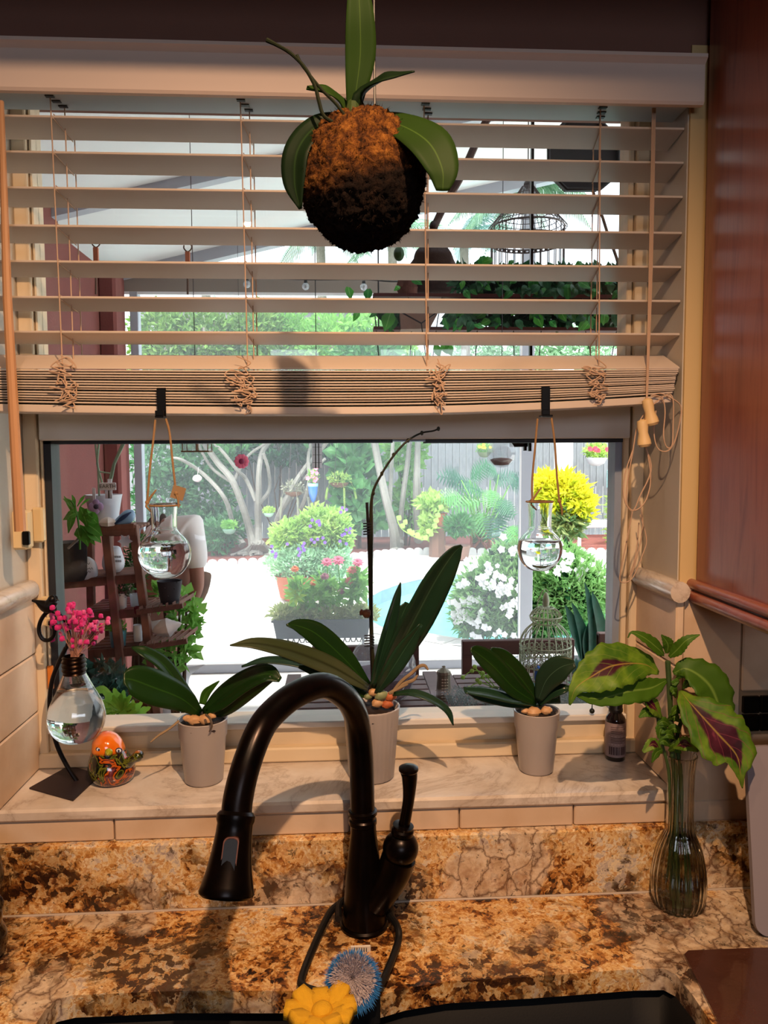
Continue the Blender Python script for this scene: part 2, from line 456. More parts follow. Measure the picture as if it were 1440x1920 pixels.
# narrow strip of wall face beside the cabinet, lit warm, painted cream
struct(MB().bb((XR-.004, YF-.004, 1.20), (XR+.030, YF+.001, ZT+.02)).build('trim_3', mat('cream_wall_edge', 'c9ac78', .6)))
def tiles(name, rects, m=M_tile, bev=.002):
    """rects: list of (a, b) boxes, each its own tile under one structure"""
    g = rects[0][0]; root = None
    return root
def tileset(name, backing, rects):
    root = struct(MB().bb(*backing).build(name, M_grout))
    for i, (a, b) in enumerate(rects): MB().bb(a, b, .0025).build('tile', M_tile, root)
    return root
zz = [SZ, SZ+.105, SZ+.21, RAILZ_L-.006]
tileset('trim_4', ((XL+.002, YF-.02, SZ), (XL+.010, 1.375, RAILZ_L-.004)),
        [((XL+.002, y0+.001, z0+.001), (XL+.016, y1-.001, z1-.001)) for z0, z1 in zip(zz, zz[1:]) for y0, y1 in ((YF-.022, 1.375),)])
zz = [SZ, SZ+.105, SZ+.21, RAILZ_R-.006]
tileset('trim_5', ((XR-.010, YF-.02, SZ), (XR-.002, 1.375, RAILZ_R-.004)),
        [((XR-.016, y0+.001, z0+.001), (XR-.002, y1-.001, z1-.001)) for z0, z1 in zip(zz, zz[1:]) for y0, y1 in ((YF-.022, 1.375),)])
# rounded marble pencil rails
for nm, x, z, y1 in (('trim_6', XL+.014, RAILZ_L+.004, 1.372), ('trim_7', XR-.014, RAILZ_R+.004, 1.372)):
    b = MB(); b.tube([(x, YF-.03, z), (x, y1-.012, z), (x, y1-.004, z), (x, y1, z)], [.0165, .0165, .013, .004], 14, flat=1.05)
    struct(b.build(nm, M_marble, sharp=60))
# wall tiles on the room face, right of the window, below the cabinet
TX = [XR, XR+.155, XR+.31, XR+.62]
rects = []
ZB = P(1380, 1368, YF).z; ZM = P(1380, 1297, YF).z; XM0 = P(1385, 1330, YF).x
TT = P(1276, 1100, YF).z
zt = [CZ+.105, ZB-.006]
for x0, x1 in ((XR-.014, XR+.12), (XR+.12, XR+.45), (XR+.45, XR+.8)): rects.append(((x0+.001, YF-.012, zt[0]), (x1-.001, YF-.001, zt[1])))
for x0, x1 in ((XR-.014, XM0-.004),): rects.append(((x0+.001, YF-.012, zt[1]+.002), (x1-.001, YF-.001, TT)))
rects.append(((XM0-.002, YF-.012, ZM+.004), (XM0+.35, YF-.001, TT)))
tw = tileset('trim_8', ((XR-.013, YF-.006, CZ+.1), (XR+.9, YF, TT-.001)), rects)
mo = MB()
M_blk = mat('black_glass_tile', '060606', .25)
for i in range(8):
    for j in range(2):
        s = .0285; x = XM0+.0015+i*(s+.0022); z = ZB+.0005+j*(s+.0025)
        MB().bb((x, YF-.013, z), (x+s, YF-.001, z+s), .0015).build('mosaic_tile', M_blk, tw)
# left of the window, below
tileset('trim_9', ((-1.4, YF-.006, CZ+.1), (XL+.01, YF, 1.9)), [((-1.0, YF-.012, CZ+.105), (XL+.014, YF-.001, 1.40))])

# ---------------------------------------------------------------- window sill, tile border, backsplash, worktop
sill = struct(MB().bb((XL-.008, 1.205, SZ-.020), (XR+.004, 1.40, SZ), .004).build('window_sill', M_marble))
zt0 = P(640, 1562, YF-.014).z; zt1 = SZ-.021
jx = [-.9, P(218, 1540, YF).x, P(655, 1540, YF).x, P(859, 1530, YF).x, P(1071, 1525, YF).x, P(1290, 1525, YF).x, .9]
root = struct(MB().bb((-1.0, YF-.006, zt0-.02), (1.2, YF, zt1)).build('trim_10', M_grout))
for a, b in zip(jx, jx[1:]): MB().bb((a+.0012, YF-.014, zt0), (b-.0012, YF-.001, zt1), .002).build('border_tile', M_tile, root)
bs = struct(MB().bb((-1.3, YF-.028, CZ), (1.6, YF, zt0-.001), .003).build('trim_11', M_granite))
# worktop with a sink cut-out
sinkL = [G(75, 1935, CZ), G(85, 1893, CZ), G(105, 1874, CZ), G(140, 1866, CZ), G(330, 1858, CZ), G(560, 1858, CZ)]
sinkL[0] = V((sinkL[1].x-.004, sinkL[0].y, CZ))
sinkR = [G(700, 1870, CZ), G(760, 1853, CZ), G(840, 1840, CZ), G(1000, 1831, CZ), G(1190, 1817, CZ), G(1245, 1816, CZ), G(1268, 1828, CZ), G(1300, 1868, CZ), G(1345, 1935, CZ)]
def poly_slab(out, z0, z1, mb):
    n = len(out); vs = [V((p.x, p.y, z0)) for p in out]+[V((p.x, p.y, z1)) for p in out]
    return mb.add(vs, [tuple(range(n)), tuple(range(n, 2*n))[::-1]]+[(i, (i+1) % n, n+(i+1) % n, n+i) for i in range(n)])
edge = sinkL+[G(630, 1866, CZ)]+sinkR
# back strip above the cut-out, split into quads against the wall line
ct = MB(); yb = YF-.002
pts = [V((-1.3, edge[0].y, CZ))]+edge+[V((1.6, edge[-1].y, CZ))]
T = .032
yf = .55
for a, b in zip(pts, pts[1:]):
    ct.add([(a.x, a.y, CZ), (b.x, b.y, CZ), (b.x, yb, CZ), (a.x, yb, CZ)], [(0, 1, 2, 3)])
for a, b in zip(edge, edge[1:]):
    ct.add([(a.x, a.y, CZ), (b.x, b.y, CZ), (b.x, b.y, CZ-T), (a.x, a.y, CZ-T)], [(0, 3, 2, 1)])
L0, R0 = edge[0], edge[-1]
for x0, x1 in ((-1.3, L0.x), (R0.x, 1.6)):
    ct.add([(x0, yf, CZ), (x1, yf, CZ), (x1, L0.y if x1 <= 0 else R0.y, CZ), (x0, L0.y if x1 <= 0 else R0.y, CZ)], [(0, 1, 2, 3)])
    xe = x1 if x1 == L0.x else x0; ye = L0.y if x1 == L0.x else R0.y
    ct.add([(xe, yf, CZ), (xe, ye, CZ), (xe, ye, CZ-T), (xe, yf, CZ-T)], [(0, 1, 2, 3)])
ct.add([(-1.3, yf, CZ), (1.6, yf, CZ), (1.6, yf, CZ-T), (-1.3, yf, CZ-T)], [(0, 1, 2, 3)])
ct.add([(L0.x, yf, CZ), (R0.x, yf, CZ), (R0.x, yf-.06, CZ), (L0.x, yf-.06, CZ)], [(0, 1, 2, 3)])
struct(MB().bb((-1.3, YF-.0305, CZ-.001), (1.6, YF-.026, CZ+.0022), .0008).build('trim_14', mat('pale_caulk', 'b8a898', .5)))
tag(ct.build('worktop', M_granite, smooth=False), 'golden brown speckled granite worktop around the black sink', 'worktop')
# sink: black composite bowl under the worktop
M_sink = mat('black_composite', '08080a', .6, var=.3, scale=90, bump=.1, bscale=300, spec=.25)
sk = thing('sink', 'black composite double bowl sink set under the granite worktop', 'sink', (0, .8, CZ-.25))
def bowl(nm, back, xe0, xe1, zf):
    b = MB(); top = [V((p.x, p.y+.012, CZ-T)) for p in back]; top = [V((top[0].x-xe0, yf-.02, CZ-T))]+top+[V((top[-1].x+xe1, yf-.02, CZ-T))]
    c = sum(top, V())/len(top); k = len(top)
    r1 = [p for p in top]; r2 = [V((c.x+(p.x-c.x)*.95, c.y+(p.y-c.y)*.95, zf+.03)) for p in top]; r3 = [V((c.x+(p.x-c.x)*.88, c.y+(p.y-c.y)*.88, zf)) for p in top]
    b.add(r1+r2+r3, [(r*k+i, r*k+(i+1) % k, (r+1)*k+(i+1) % k, (r+1)*k+i) for r in range(2) for i in range(k)]+[tuple(range(2*k, 3*k))])
    b.build(nm, M_sink, sk, sharp=50, solid=.003)
bowl('bowl', sinkL, .0, .0, CZ-.22); bowl('bowl', sinkR, .0, .0, CZ-.24)
MB().bb((sinkL[-1].x-.002, yf-.02, CZ-.06), (sinkR[0].x+.002, 1.065, CZ-.034), .006).build('divider', M_sink, sk)
MB().bb((-.75, .50, 0.1), (1.0, .53, CZ-.05)).bb((-.75, 1.15, .1), (1.0, 1.17, CZ-.05)).build('sink_base', M_cherry, sk)
sk['label'] = 'black composite double bowl sink under the granite worktop edge'

# ================================================================ window
win = struct(MB().bb((XL, 1.43, SZ-.02), (XL+.01, 1.45, ZT)).build('window_1', M_white))
def wpart(nm, a, b, m, bev=.002): return MB().bb(a, b, bev).build(nm, m, win)
gl = P(98, 1100, YG).x; gr = P(1157, 1100, YG).x
gt = P(640, 824, 1.385).z; gb = P(640, 1352, 1.385).z
# side stiles (stepped), head, bottom rail, meeting rail
wpart('stile', (XL+.006, 1.372, SZ), (XL+.030, 1.43, ZT), M_casing)
wpart('stile', (XL+.0315, 1.382, SZ), (gl, 1.43, ZT), M_casing)
wpart('stile', (gr, 1.382, SZ), (XR-.0305, 1.43, ZT), M_casing)
wpart('stile', (XR-.029, 1.372, SZ), (XR-.006, 1.43, ZT), M_casing)
wpart('head_rail', (XL, 1.375, P(640, 196, 1.385).z+.02), (XR, 1.43, ZT+.01), M_white)
wpart('meeting_rail', (XL+.034, 1.372, gt), (XR-.033, 1.43, P(640, 760, 1.385).z), M_white)
wpart('bottom_rail', (XL+.03, 1.372, P(640, 1352, 1.372).z-.012), (XR-.03, 1.44, P(640, 1352, 1.372).z), M_white)
wpart('bottom_rail', (XL+.01, 1.384, SZ+.001), (XR-.01, 1.43, P(640, 1362, 1.384).z), M_casing)
wpart('bottom_rail', (XL+.012, 1.365, SZ+.001), (XR-.012, 1.386, SZ+.028), M_casing, .003)
wpart('gasket', (gl, 1.388, gb), (gl+PX(13, YG), 1.43, gt), M_gasket, 0)
wpart('gasket', (gr-PX(13, YG), 1.392, gb), (gr, 1.43, gt), M_alu, 0)
wpart('gasket', (gl, 1.388, gt-.006), (P(735, 824, YG).x, 1.43, gt), M_gasket, 0)
wpart('gasket', (P(796, 824, YG).x, 1.388, gt-.007), (gr, 1.43, gt), M_gasket, 0)
wpart('gasket', (P(735, 824, YG).x, 1.39, gt-.004), (P(796, 824, YG).x, 1.43, gt), M_alu, 0)
M_pane = panemat('window_pane', (.97, .985, .98), 0, .025)
wpart('pane', (gl, YG, gb), (gr, YG+.003, gt), M_pane, 0)
wpart('pane', (gl, YG, P(640, 760, 1.385).z-.01), (gr, YG+.003, ZT), M_pane, 0)
# catches on the left
M_catch = mat('cream_plastic', 'd6bd8e', .45)
c = P(33, 993, 1.335)
wc = MB(); wc.box(c, (PX(46, 1.33), .03, PX(72, 1.33)), None, .004); wc.build('catch', M_catch, win)
wc = MB(); wc.box(P(49, 1009, 1.318), (PX(13, 1.3), .01, PX(26, 1.3)), None, .002); wc.build('catch_slot', M_black, win)
wc = MB(); wc.box(P(73, 984, 1.362), (PX(20, 1.36), .016, PX(64, 1.36)), None, .003); wc.build('catch', M_catch, win)
MB().box(P(95, 1270, 1.379), (PX(10, 1.38), .006, PX(44, 1.38)), None, .001).build('sticker', mat('orange_sticker', 'c8701c', .6), win)
MB().box(P(86, 1166, 1.379), (PX(22, 1.38), .006, PX(16, 1.38)), None, .001).build('catch', M_catch, win)
MB().box(P(86, 1128, 1.376), (PX(40, 1.38), .010, PX(20, 1.38)), None, .003).build('catch', M_catch, win)

# ================================================================ blind
bl = thing('window_blind', 'white wooden venetian blind half raised over the kitchen window, cords tangled', 'blind', (0, 1.26, 2.2))
YN, YB = 1.235, 1.299
XB0, XB1 = -.548, P(1283, 245, YN).x
zs = [P(100, y, YN).z for y in (216, 283, 350, 421, 488, 555, 620)]
def slat_mb(zn, zb, th=.0030, x0=XB0, x1=XB1, bow=None, yn=YN, yb=YB, n=1):
    b = MB(); vs = []; fs = []
    N = n
    for i in range(N+1):
        x = x0+(x1-x0)*i/N; dz = bow(x) if bow else 0
        for y, z in ((yn, zn-.0008), (yn+.0006, zn), (yb-.0006, zb), (yb, zb-.0008), (yb, zb-th+.0008), (yb-.0006, zb-th), (yn+.0006, zn-th), (yn, zn-th+.0008)):
            vs.append((x, y, z+dz))
    for i in range(N):
        for k in range(8): k2 = (k+1) % 8; fs.append((i*8+k, i*8+k2, (i+1)*8+k2, (i+1)*8+k))
    fs.append(tuple(range(8))[::-1]); fs.append(tuple(range(N*8, N*8+8)))
    return b.add(vs, fs)
for z in zs: slat_mb(z, z-.0085, .0034).build('slat', M_slat, bl)
# stacked slats on the bottom rail, bowed up at the right
z0 = P(640, 690, 1.228).z; z1 = P(640, 757, 1.228).z; NS = 13
def bowf(k): return lambda x: k*(.019*max(x, 0)**2/.3 + .006*min(x, 0)**2/.3)
slat_mb(z0, P(640, 667, 1.29).z, .003, XB0, P(1272, 690, 1.228).x, bowf(.1), 1.224, 1.289, 16).build('slat', M_slat, bl)
pitch = (z0-z1)/NS
for i in range(1, NS+1):
    k = i/NS; jit = random.uniform(-.0012, .0012); yo = random.uniform(-.0015, .0015)
    slat_mb(z0-i*pitch, z0-i*pitch, pitch-(.0019 if i % 4 else .0028), XB0, P(1272, 690, 1.226).x-.009*k+jit, bowf(.1+.9*k), 1.2245+yo, 1.287+jit, 16).build('slat', M_slat, bl)
slat_mb(z1-pitch-.0010, z1-pitch-.0010, .0115, XB0, P(1258, 750, 1.226).x, bowf(1), 1.223, 1.288, 16).build('bottom_rail', M_slat, bl)
# headrail and valance
hz = P(640, 196, YN).z
MB().bb((XB0-.004, 1.215, hz), (XR-.008, 1.277, ZT-.006), .002).build('headrail', mat('headrail_grey', 'b4bcc0', .45), bl)
vt = P(640, 82, 1.177).z; vb = P(640, 181, 1.187).z
v = MB(); pr = [(1.199, vb), (1.190, vb), (1.187, vb+.004), (1.187, vt-.012), (1.181, vt-.007), (1.178, vt-.005), (1.178, vt), (1.199, vt)]
v.add([(x, y, z) for x in (-.9, P(1322, 140, 1.187).x) for y, z in pr], [tuple(range(8)), tuple(range(8, 16))[::-1]]+[(i, (i+1) % 8, 8+(i+1) % 8, 8+i) for i in range(8)])
v.build('valance', M_valance, bl, smooth=False)
# slots in the headrail, ladder tapes and cords
def ladder(px, lift=True):
    x = P(px, 400, YN).x; b = MB(); zt = hz+.002; zb = z0-.002
    r = .00105
    b.tube([(x, YN-.0022, zt), (x+.002, YN-.0022, (zt+zb)/2), (x+.004, YN-.0022, zb)], r, 5)
    b.tube([(x+.012, YB+.002, zt), (x+.012, YB+.002, zb)], r, 5)
    for z in zs:
        b.tube([(x+.002, YN, z-.0042), (x+.010, YB, z-.0140)], r*.8, 5)
        b.tube([(x+.003, YN, z+.0015), (x+.012, YB, z-.006)], r*.8, 5)
    b.tube([(x+.010, YN+.030, zt), (x+.010, YN+.031, zb)], r, 5)
    b.build('ladder_cord', M_cord, bl)
    s = MB()
    for k in range(3): s.bb((x-.005+k*.004, YN-.012+k*.017, hz-.0015), (x+.008+k*.004, YN-.005+k*.017, hz+.001))
    s.build('cord_slot', M_gasket, bl)
for px in (103, 455, 795, 1122): ladder(px)
x = P(1221, 400, 1.222).x
lc = MB()
zk = P(1213, 768, 1.215).z
for dx in (0, .0022, .0044): lc.tube([(x+dx, 1.225, hz), (x+dx-.002, 1.220, 1.95), (P(1213, 700, 1.214).x+dx*.4, 1.214, zk+.04), (P(1213, 700, 1.214).x, 1.213, zk)], .0011, 5, sub=14)
lc.build('lift_cord', M_cord, bl)
def tangle(cx, cy, wpx, hpx, seed, n=26):
    rnd = random.Random(seed); b = MB(); Y = 1.216
    q = []; k = 0
    for i in range(n):
        t = i/(n-1); a = i*2.4*(1 if i % 5 else -1)+rnd.uniform(-1.2, 1.2); rr = rnd.uniform(.25, 1.15)
        q.append(P(cx+wpx/2*cos(a)*rr*(1-.35*t), cy-hpx/2+hpx*t+hpx*.22*sin(a)*rr+rnd.uniform(-5, 5), Y-rnd.uniform(0, .007)))
    q = [P(cx+rnd.uniform(-6, 6), cy-hpx*.75, 1.2195)]+q
    b.tube(q, .0010, 5, sub=n*7)
    b.build('cord_tangle', M_cord, bl)
for i, a in enumerate(((113, 712, 62, 62), (128, 742, 44, 40), (448, 722, 60, 72), (465, 742, 44, 50), (826, 728, 40, 74), (820, 722, 50, 55), (1115, 712, 44, 56), (1122, 732, 46, 44))): tangle(*a, 11+i)
# cord loops and wooden pulls on the right
b = MB()
def cl(pts, Y=1.215, r=.0011, sub=40):
    b.tube([P(x, y, Y+(i % 2)*.002) for i, (x, y) in enumerate(pts)], r, 5, sub=sub)
cl([(1213, 768), (1195, 800), (1186, 850), (1176, 905), (1175, 945), (1190, 957), (1210, 940), (1220, 900), (1214, 850), (1205, 830)])
cl([(1213, 768), (1205, 800), (1210, 835), (1221, 880), (1200, 930), (1186, 958), (1170, 935), (1172, 890), (1186, 845)])
cl([(1213, 768), (1250, 740), (1262, 750), (1262, 800), (1260, 835), (1250, 838), (1244, 815), (1247, 770), (1240, 745), (1220, 742)])
cl([(1220, 742), (1240, 738), (1268, 752), (1277, 765), (1275, 790), (1264, 830), (1250, 846), (1233, 840), (1226, 810), (1230, 770)])
cl([(1186, 958), (1180, 990), (1166, 1060), (1163, 1090), (1185, 1085), (1205, 1040), (1212, 1010), (1200, 965)], 1.29)
cl([(1200, 940), (1205, 990), (1190, 1060), (1180, 1082), (1192, 1040), (1198, 980)], 1.29)
b.build('lift_cord', M_cord, bl)
for cx, cy, tx in ((1218, 772, .25), (1206, 812, .12)):
    MB().lathe([(.002, .022), (.008, .019), (.0088, .010), (.0075, 0), (.0105, -.012), (.011, -.018), (.008, -.022), (.001, -.022)], P(cx, cy, 1.203), 12, (-tx, 0, 1)).build('cord_pull', mat('pull_wood', 'd8b884', .45), bl)
# tilt wand
MB().tube([P(2, 190, 1.205), P(14, 560, 1.195), P(38, 996, 1.19)], [PX(5, 1.2), PX(8, 1.2), PX(10.5, 1.19)], 10).build('tilt_wand', M_wand, bl)

# ================================================================ cabinet on the right
CX0 = P(1290, 1100, YF).x; CBZ = P(1276, 1105, YF).z
cb = thing('wall_cabinet', 'cherry red wooden wall cabinet hanging right of the window', 'cabinet', (CX0+.2, 1.05, CBZ))
MB().bb((CX0+.006, .88, CBZ+.01), (CX0+.024, YF-.016, 2.44), .001).build('side_panel', M_cherry, cb)
MB().bb((CX0+.024, .88, CBZ+.01), (CX0+.7, YF-.016, CBZ+.03)).build('bottom_panel', M_cherry, cb)
MB().bb((CX0+.024, .862, CBZ+.02), (CX0+.7, .88, 2.44), .003).build('door', M_cherry, cb)
MB().bb((CX0+.024, YF-.03, CBZ+.03), (CX0+.7, YF-.016, 2.44)).build('back_panel', M_cherry, cb)
for k, (zo, r, xo) in enumerate(((.010, .0085, .004), (-.010, .0105, .004))):
    MB().tube([(CX0+xo, .86, CBZ+zo), (CX0+xo, YF-.002, CBZ+zo)], r, 12).build('moulding', M_cherry, cb)
MB().bb((CX0+.002, .86, CBZ-.006), (CX0+.016, YF-.002, CBZ+.016)).build('light_rail', mat('dark_cherry', '3a1710', .5), cb)
# ================================================================ things in the room
M_leafD = leafmat('orchid_leaf', '1c3a12', '16300f', rib='2c5218', rough=.3, trans=.18, ribw=.035)
M_leafG = leafmat('orchid_leaf_grey', '24402a', '1b3324', rib='3a5a40', rough=.25, trans=.12, ribw=.03)
M_stem = mat('dark_orchid_stem', '140f10', .5)
M_root = mat('dry_orchid_root', '9c8260', .8, var=.3, scale=60)
M_soil = mat('potting_bark', '2a1a12', .95, var=.5, scale=60, bump=1, bscale=150)
M_peb = mat('tan_pebble', 'd2a272', .5, var=.25, scale=40)
M_pebO = mat('orange_pebble', 'c4683a', .6, var=.35, scale=70)
M_pebG = mat('green_pebble', '8c9468', .5, var=.25, scale=40)

# ---- faucet
fc = thing('faucet', 'dark bronze gooseneck pull-down faucet behind the black sink', 'faucet', V((P(683, 1768, 1.14).x, 1.14, CZ)))
FX = fc.location.x; FY = 1.14
k = FY/FPX
b = MB()
def zy(y): return P(683, y, FY).z
b.lathe([(.0375, CZ+.0), (.0375, CZ+.004), (.035, CZ+.007)], (FX, FY, 0), 32); b.build('base_ring', M_bronze, fc)
b = MB(); b.lathe([(.034, CZ+.006), (.0335, CZ+.012), (.031, zy(1690)), (.0275, zy(1640)), (.0228, zy(1590)), (.0198, zy(1560)), (.0192, zy(1545))], (FX, FY, 0), 32); b.build('body', M_bronze, fc)
b = MB(); b.lathe([(.019, zy(1546)), (.0215, zy(1543)), (.0215, zy(1536)), (.0195, zy(1533)), (.0195, zy(1528)), (.0222, zy(1525)), (.0222, zy(1519)), (.0185, zy(1516))], (FX-.001, FY, 0), 32); b.build('collar', M_bronze, fc)
arc = [(680, 1530, 1.14, 23.5), (678, 1440, 1.138, 23.5), (673, 1373, 1.128, 23.5), (665, 1335, 1.11, 23.5), (645, 1305, 1.085, 24), (606, 1285, 1.05, 24.5), (553, 1303, 1.012, 25.5), (508, 1340, .98, 26.5), (484, 1376, .955, 27), (460, 1440, .93, 28), (446, 1500, .915, 29), (443, 1540, .905, 29.5)]
b = MB(); b.tube([P(x, y, d) for x, y, d, r in arc], [PX(r, d) for x, y, d, r in arc], 24, sub=60); b.build('spout', M_bronze, fc)
A, B = P(443, 1528, .907), P(424, 1678, .872); D = (B-A).normalized(); L = (B-A).length
b = MB(); b.lathe([(.020, -.004), (.0232, 0), (.0232, .006), (.0215, .010), (.0218, .02), (.0235, L*.45), (.0268, L*.7), (.0305, L*.88), (.0325, L*.97), (.0318, L), (.028, L+.003), (.027, L-.004)], A, 36, D); sp = b.build('spray_head', M_bronze, fc)
q = P(436, 1598, .862); M = (frame(D, (0, 1, 0))).to_4x4()
for nm, w2, h2, th, mm in (('button_frame', .0092, .0235, .005, mat('copper_edge', '6a4030', .35, metal=.7)), ('button', .0078, .0222, .0065, mat('black_rubber', '050505', .4))):
    c = A+D*(L*.42)+V((.0006, -1, 0))*.0236
    b = MB(); b.prism([(x, z) for x, z in rrect(-w2, -h2, w2, h2, .006)], th, Matrix.Translation(c+V((0, 0, 0))) @ (Matrix((V((1, 0, 0)), -D, V((0, -1, .05)))).transposed()).to_4x4(), -.003)
    b.build(nm, mm, sp)
# side valve and lever
a0, a1, a2 = P(700, 1690, 1.135), P(735, 1640, 1.128), P(752, 1597, 1.122)
b = MB(); b.tube([a0, a1, P(748, 1606, 1.124)], [.026, .0265, .0262], 24, sub=12); b.build('valve_arm', M_bronze, fc)
b = MB(); b.ball(P(751, 1590, 1.122), .0272, 28, 16); b.build('valve_ball', M_bronze, fc)
d = (P(763, 1500, 1.115)-P(753, 1565, 1.12)).normalized()
b = MB(); b.lathe([(.012, -.004), (.0172, 0), (.0172, .006), (.0150, .009), (.016, .013), (.009, .014)], P(754, 1562, 1.12), 24, d); b.build('lever_ring', M_bronze, fc)
b = MB(); b.tube([P(757, 1552, 1.12), P(766, 1500, 1.113), P(768, 1460, 1.108), P(766, 1446, 1.106)], [.0088, .0088, .0115, .0125], 18, sub=18)
b.lathe([(.0125, -.002), (.0148, .001), (.0145, .005), (.009, .008), (.001, .009)], P(766, 1445, 1.106), 20, (0, -.05, 1)); b.build('lever', M_bronze, fc)
# ---- wire caddy hung round the faucet, scrubber and sponge
cy = thing('sink_caddy', 'black coated wire caddy looped round the faucet base holding the scrubbers', 'sink caddy', G(660, 1850, CZ))
M_coat = mat('black_coated_wire', '0b0b0c', .5)
zc = CZ+.012
def gp(x, y, h=.012): return G(x, y, CZ+h)
b = MB(); b.tube([gp(640, 1692, .02), gp(618, 1712, .02), gp(590, 1770), gp(566, 1832), gp(570, 1850), gp(600, 1862), gp(615, 1880, -.0)], .0053, 10, sub=40); b.build('wire', M_coat, cy)
b = MB(); b.tube([gp(728, 1712, .02), gp(746, 1740, .02), gp(745, 1770), gp(722, 1830), gp(705, 1862), gp(700, 1885, 0)], .0053, 10, sub=40); b.build('wire', M_coat, cy)
b = MB(); b.tube([V((FX-.040, 1.125, CZ+.02)), V((FX-.036, 1.165, CZ+.022)), V((FX, 1.182, CZ+.022)), V((FX+.036, 1.165, CZ+.022)), V((FX+.042, 1.12, CZ+.02))], .0053, 10, sub=30); b.build('wire', M_coat, cy)
b = MB(); c = G(640, 1905, CZ-.0); b.bb((c.x-.058, c.y-.09, CZ-.040), (c.x+.052, c.y+.03, CZ-.034), .002).bb((c.x-.058, c.y+.026, CZ-.034), (c.x+.052, c.y+.030, CZ+.004), .001); b.build('tray', M_coat, cy)
# yellow flower sponge
M_spo = mat('yellow_sponge', 'd9a51c', .85, var=.12, scale=80, bump=.5, bscale=500)
sp = thing('flower_sponge', 'yellow flower shaped sponge lying in the caddy at the sink edge', 'sponge', G(605, 1905, CZ+.005))
c = G(604, 1912, CZ+.012)
for i in range(9):
    a = 2*pi*i/9+.25; t = V((cos(a), sin(a)*.85, .18)); L = random.uniform(.040, .052)
    b = MB(); wv = V((-sin(a), cos(a), 0))
    b.leaf([c+t*.006, c+t*L*.55+V((0, 0, .006)), c+t*L+V((0, 0, .004+.006*(i % 2)))], [.006, .0125, .010], (0, 0, 1), .05, 8, 3)
    b.build('petal', M_spo, sp, solid=.013)
b = MB(); b.ball(c+V((0, 0, .012)), (.014, .014, .010), 14, 8, .1, 60); b.build('centre', M_spo, sp)
# blue and white scrubber
sc = thing('scrubber', 'round scrubber with white bristle middle and blue bristle rim by the faucet', 'scrubber', G(660, 1838, CZ+.004))
c = G(661, 1836, CZ+.034); SF = frame((0, -.80, .6))
def tuft(mb, c, r0, r1, n, L, wv, seed, el0, el1):
    rnd = random.Random(seed)
    for i in range(n):
        a = rnd.uniform(0, 2*pi); e = rnd.uniform(el0, el1); rr = rnd.uniform(r0, r1)
        d = SF @ V((cos(a)*cos(e), sin(a)*cos(e), sin(e))); p = c+SF @ V((cos(a)*rr, sin(a)*rr, 0)); q = p+d*L*rnd.uniform(.6, 1.1)+V((rnd.uniform(-1, 1), rnd.uniform(-1, 1), rnd.uniform(-1, 1)))*L*.15
        w = (SF @ V((-sin(a), cos(a), rnd.uniform(-.5, .5)))).normalized()*wv; m = (p+q)/2+V((0, 0, L*.08))
        mb.add([p-w, p+w, m+w*.8, q, m-w*.8], [(0, 1, 2, 4), (4, 2, 3)])
    return mb
MB().lathe([(.010, -.016), (.026, -.012), (.028, -.006), (.024, 0), (.001, .002)], c, 24, (0, -.8, .6)).build('base', mat('scrubber_base', '2f6fae', .5), sc)
tuft(MB(), c+V((0, 0, -.004)), .020, .028, 2800, .013, .0006, 3, -.2, .9).build('blue_bristles', mat('blue_bristle', '2f78b8', .6), sc, kind='stuff')
tuft(MB(), c+V((0, 0, 0)), .0, .027, 3600, .012, .0006, 4, .9, 1.55).build('white_bristles', mat('white_bristle', 'd8cdd0', .6), sc, kind='stuff')
MB().box(P(676, 1780, 1.075), (.030, .003, .012), None, .001).build('tag_label', mat('white_tag', 'd6cfc8', .6), sc)
for i in range(6):
    MB().box(P(665+i*4.4, 1781, 1.0732), (.0012, .0008, .006), None).build('printed_mark', M_coat, bpy.data.objects['tag_label'])

# ---- pots with orchids
def pot(name, label, cx, ybot, ytop, rt, rb, style='band', mt=None, Y=None, group=None):
    """tapered pot on the sill; px sizes"""
    base = G(cx, ybot-4, SZ); Y = Y or base.y+PX(rb, base.y)*.6
    base = V((P(cx, ybot, Y).x, Y, SZ+.0004)); zt = P(cx, ytop, Y).z
    t = thing(name, label, 'potted plant', base, group); h = zt-base.z; rtm, rbm = PX(rt, Y), PX(rb, Y); m = mt or M_ceram
    if style == 'band':
        pr = [(rbm*.9, 0), (rbm, .003), (rbm+(rtm-rbm)*.62, h*.70), (rbm+(rtm-rbm)*.66+.0016, h*.735), (rtm-.001, h*.97), (rtm, h*.99), (rtm-.001, h), (rtm-.0035, h-.001), (rtm-.004, h-.012), (rbm*.8, h-.03)]
        MB().lathe(pr, base, 48).build('pot', m, t, sharp=50)
    else:
        pr = [(rbm*.9, 0), (rbm, .003), (rtm-.001, h*.97), (rtm, h-.001), (rtm-.001, h), (rtm-.0035, h-.001), (rtm-.004, h-.012), (rbm*.8, h-.03)]
        MB().lathe(pr, base, 120, rib=.010, nrib=30).build('pot', m, t, sharp=80)
    MB().ball(base+V((0, 0, h-.012)), (rtm*.92, rtm*.92, .010), 20, 8, .25, 30).build('soil', M_soil, t)
    return t, base, h, rtm
def oleaf(t, pts, m=M_leafD, N=(0, -.5, .85), fold=.28, solid=.0016, nseg=20, curl=0, name='leaf'):
    """pts: (px, py, depth, half width px)"""
    b = MB(); b.leaf([P(x, y, d) for x, y, d, w in pts], [PX(w, d) for x, y, d, w in pts], N, fold, nseg, 6, curl=curl)
    return b.build(name, m, t, solid=solid, sharp=60)
def pebbles(t, lst, Y):
    for x, y, r, m in lst:
        MB().ball(P(x, y, Y-.015), (PX(r, Y), PX(r, Y)*.8, PX(r, Y)*.72), 12, 8, .25, 40).build('pebble', m, t)
def potball(t, cx, cy, Y, r=7): pass

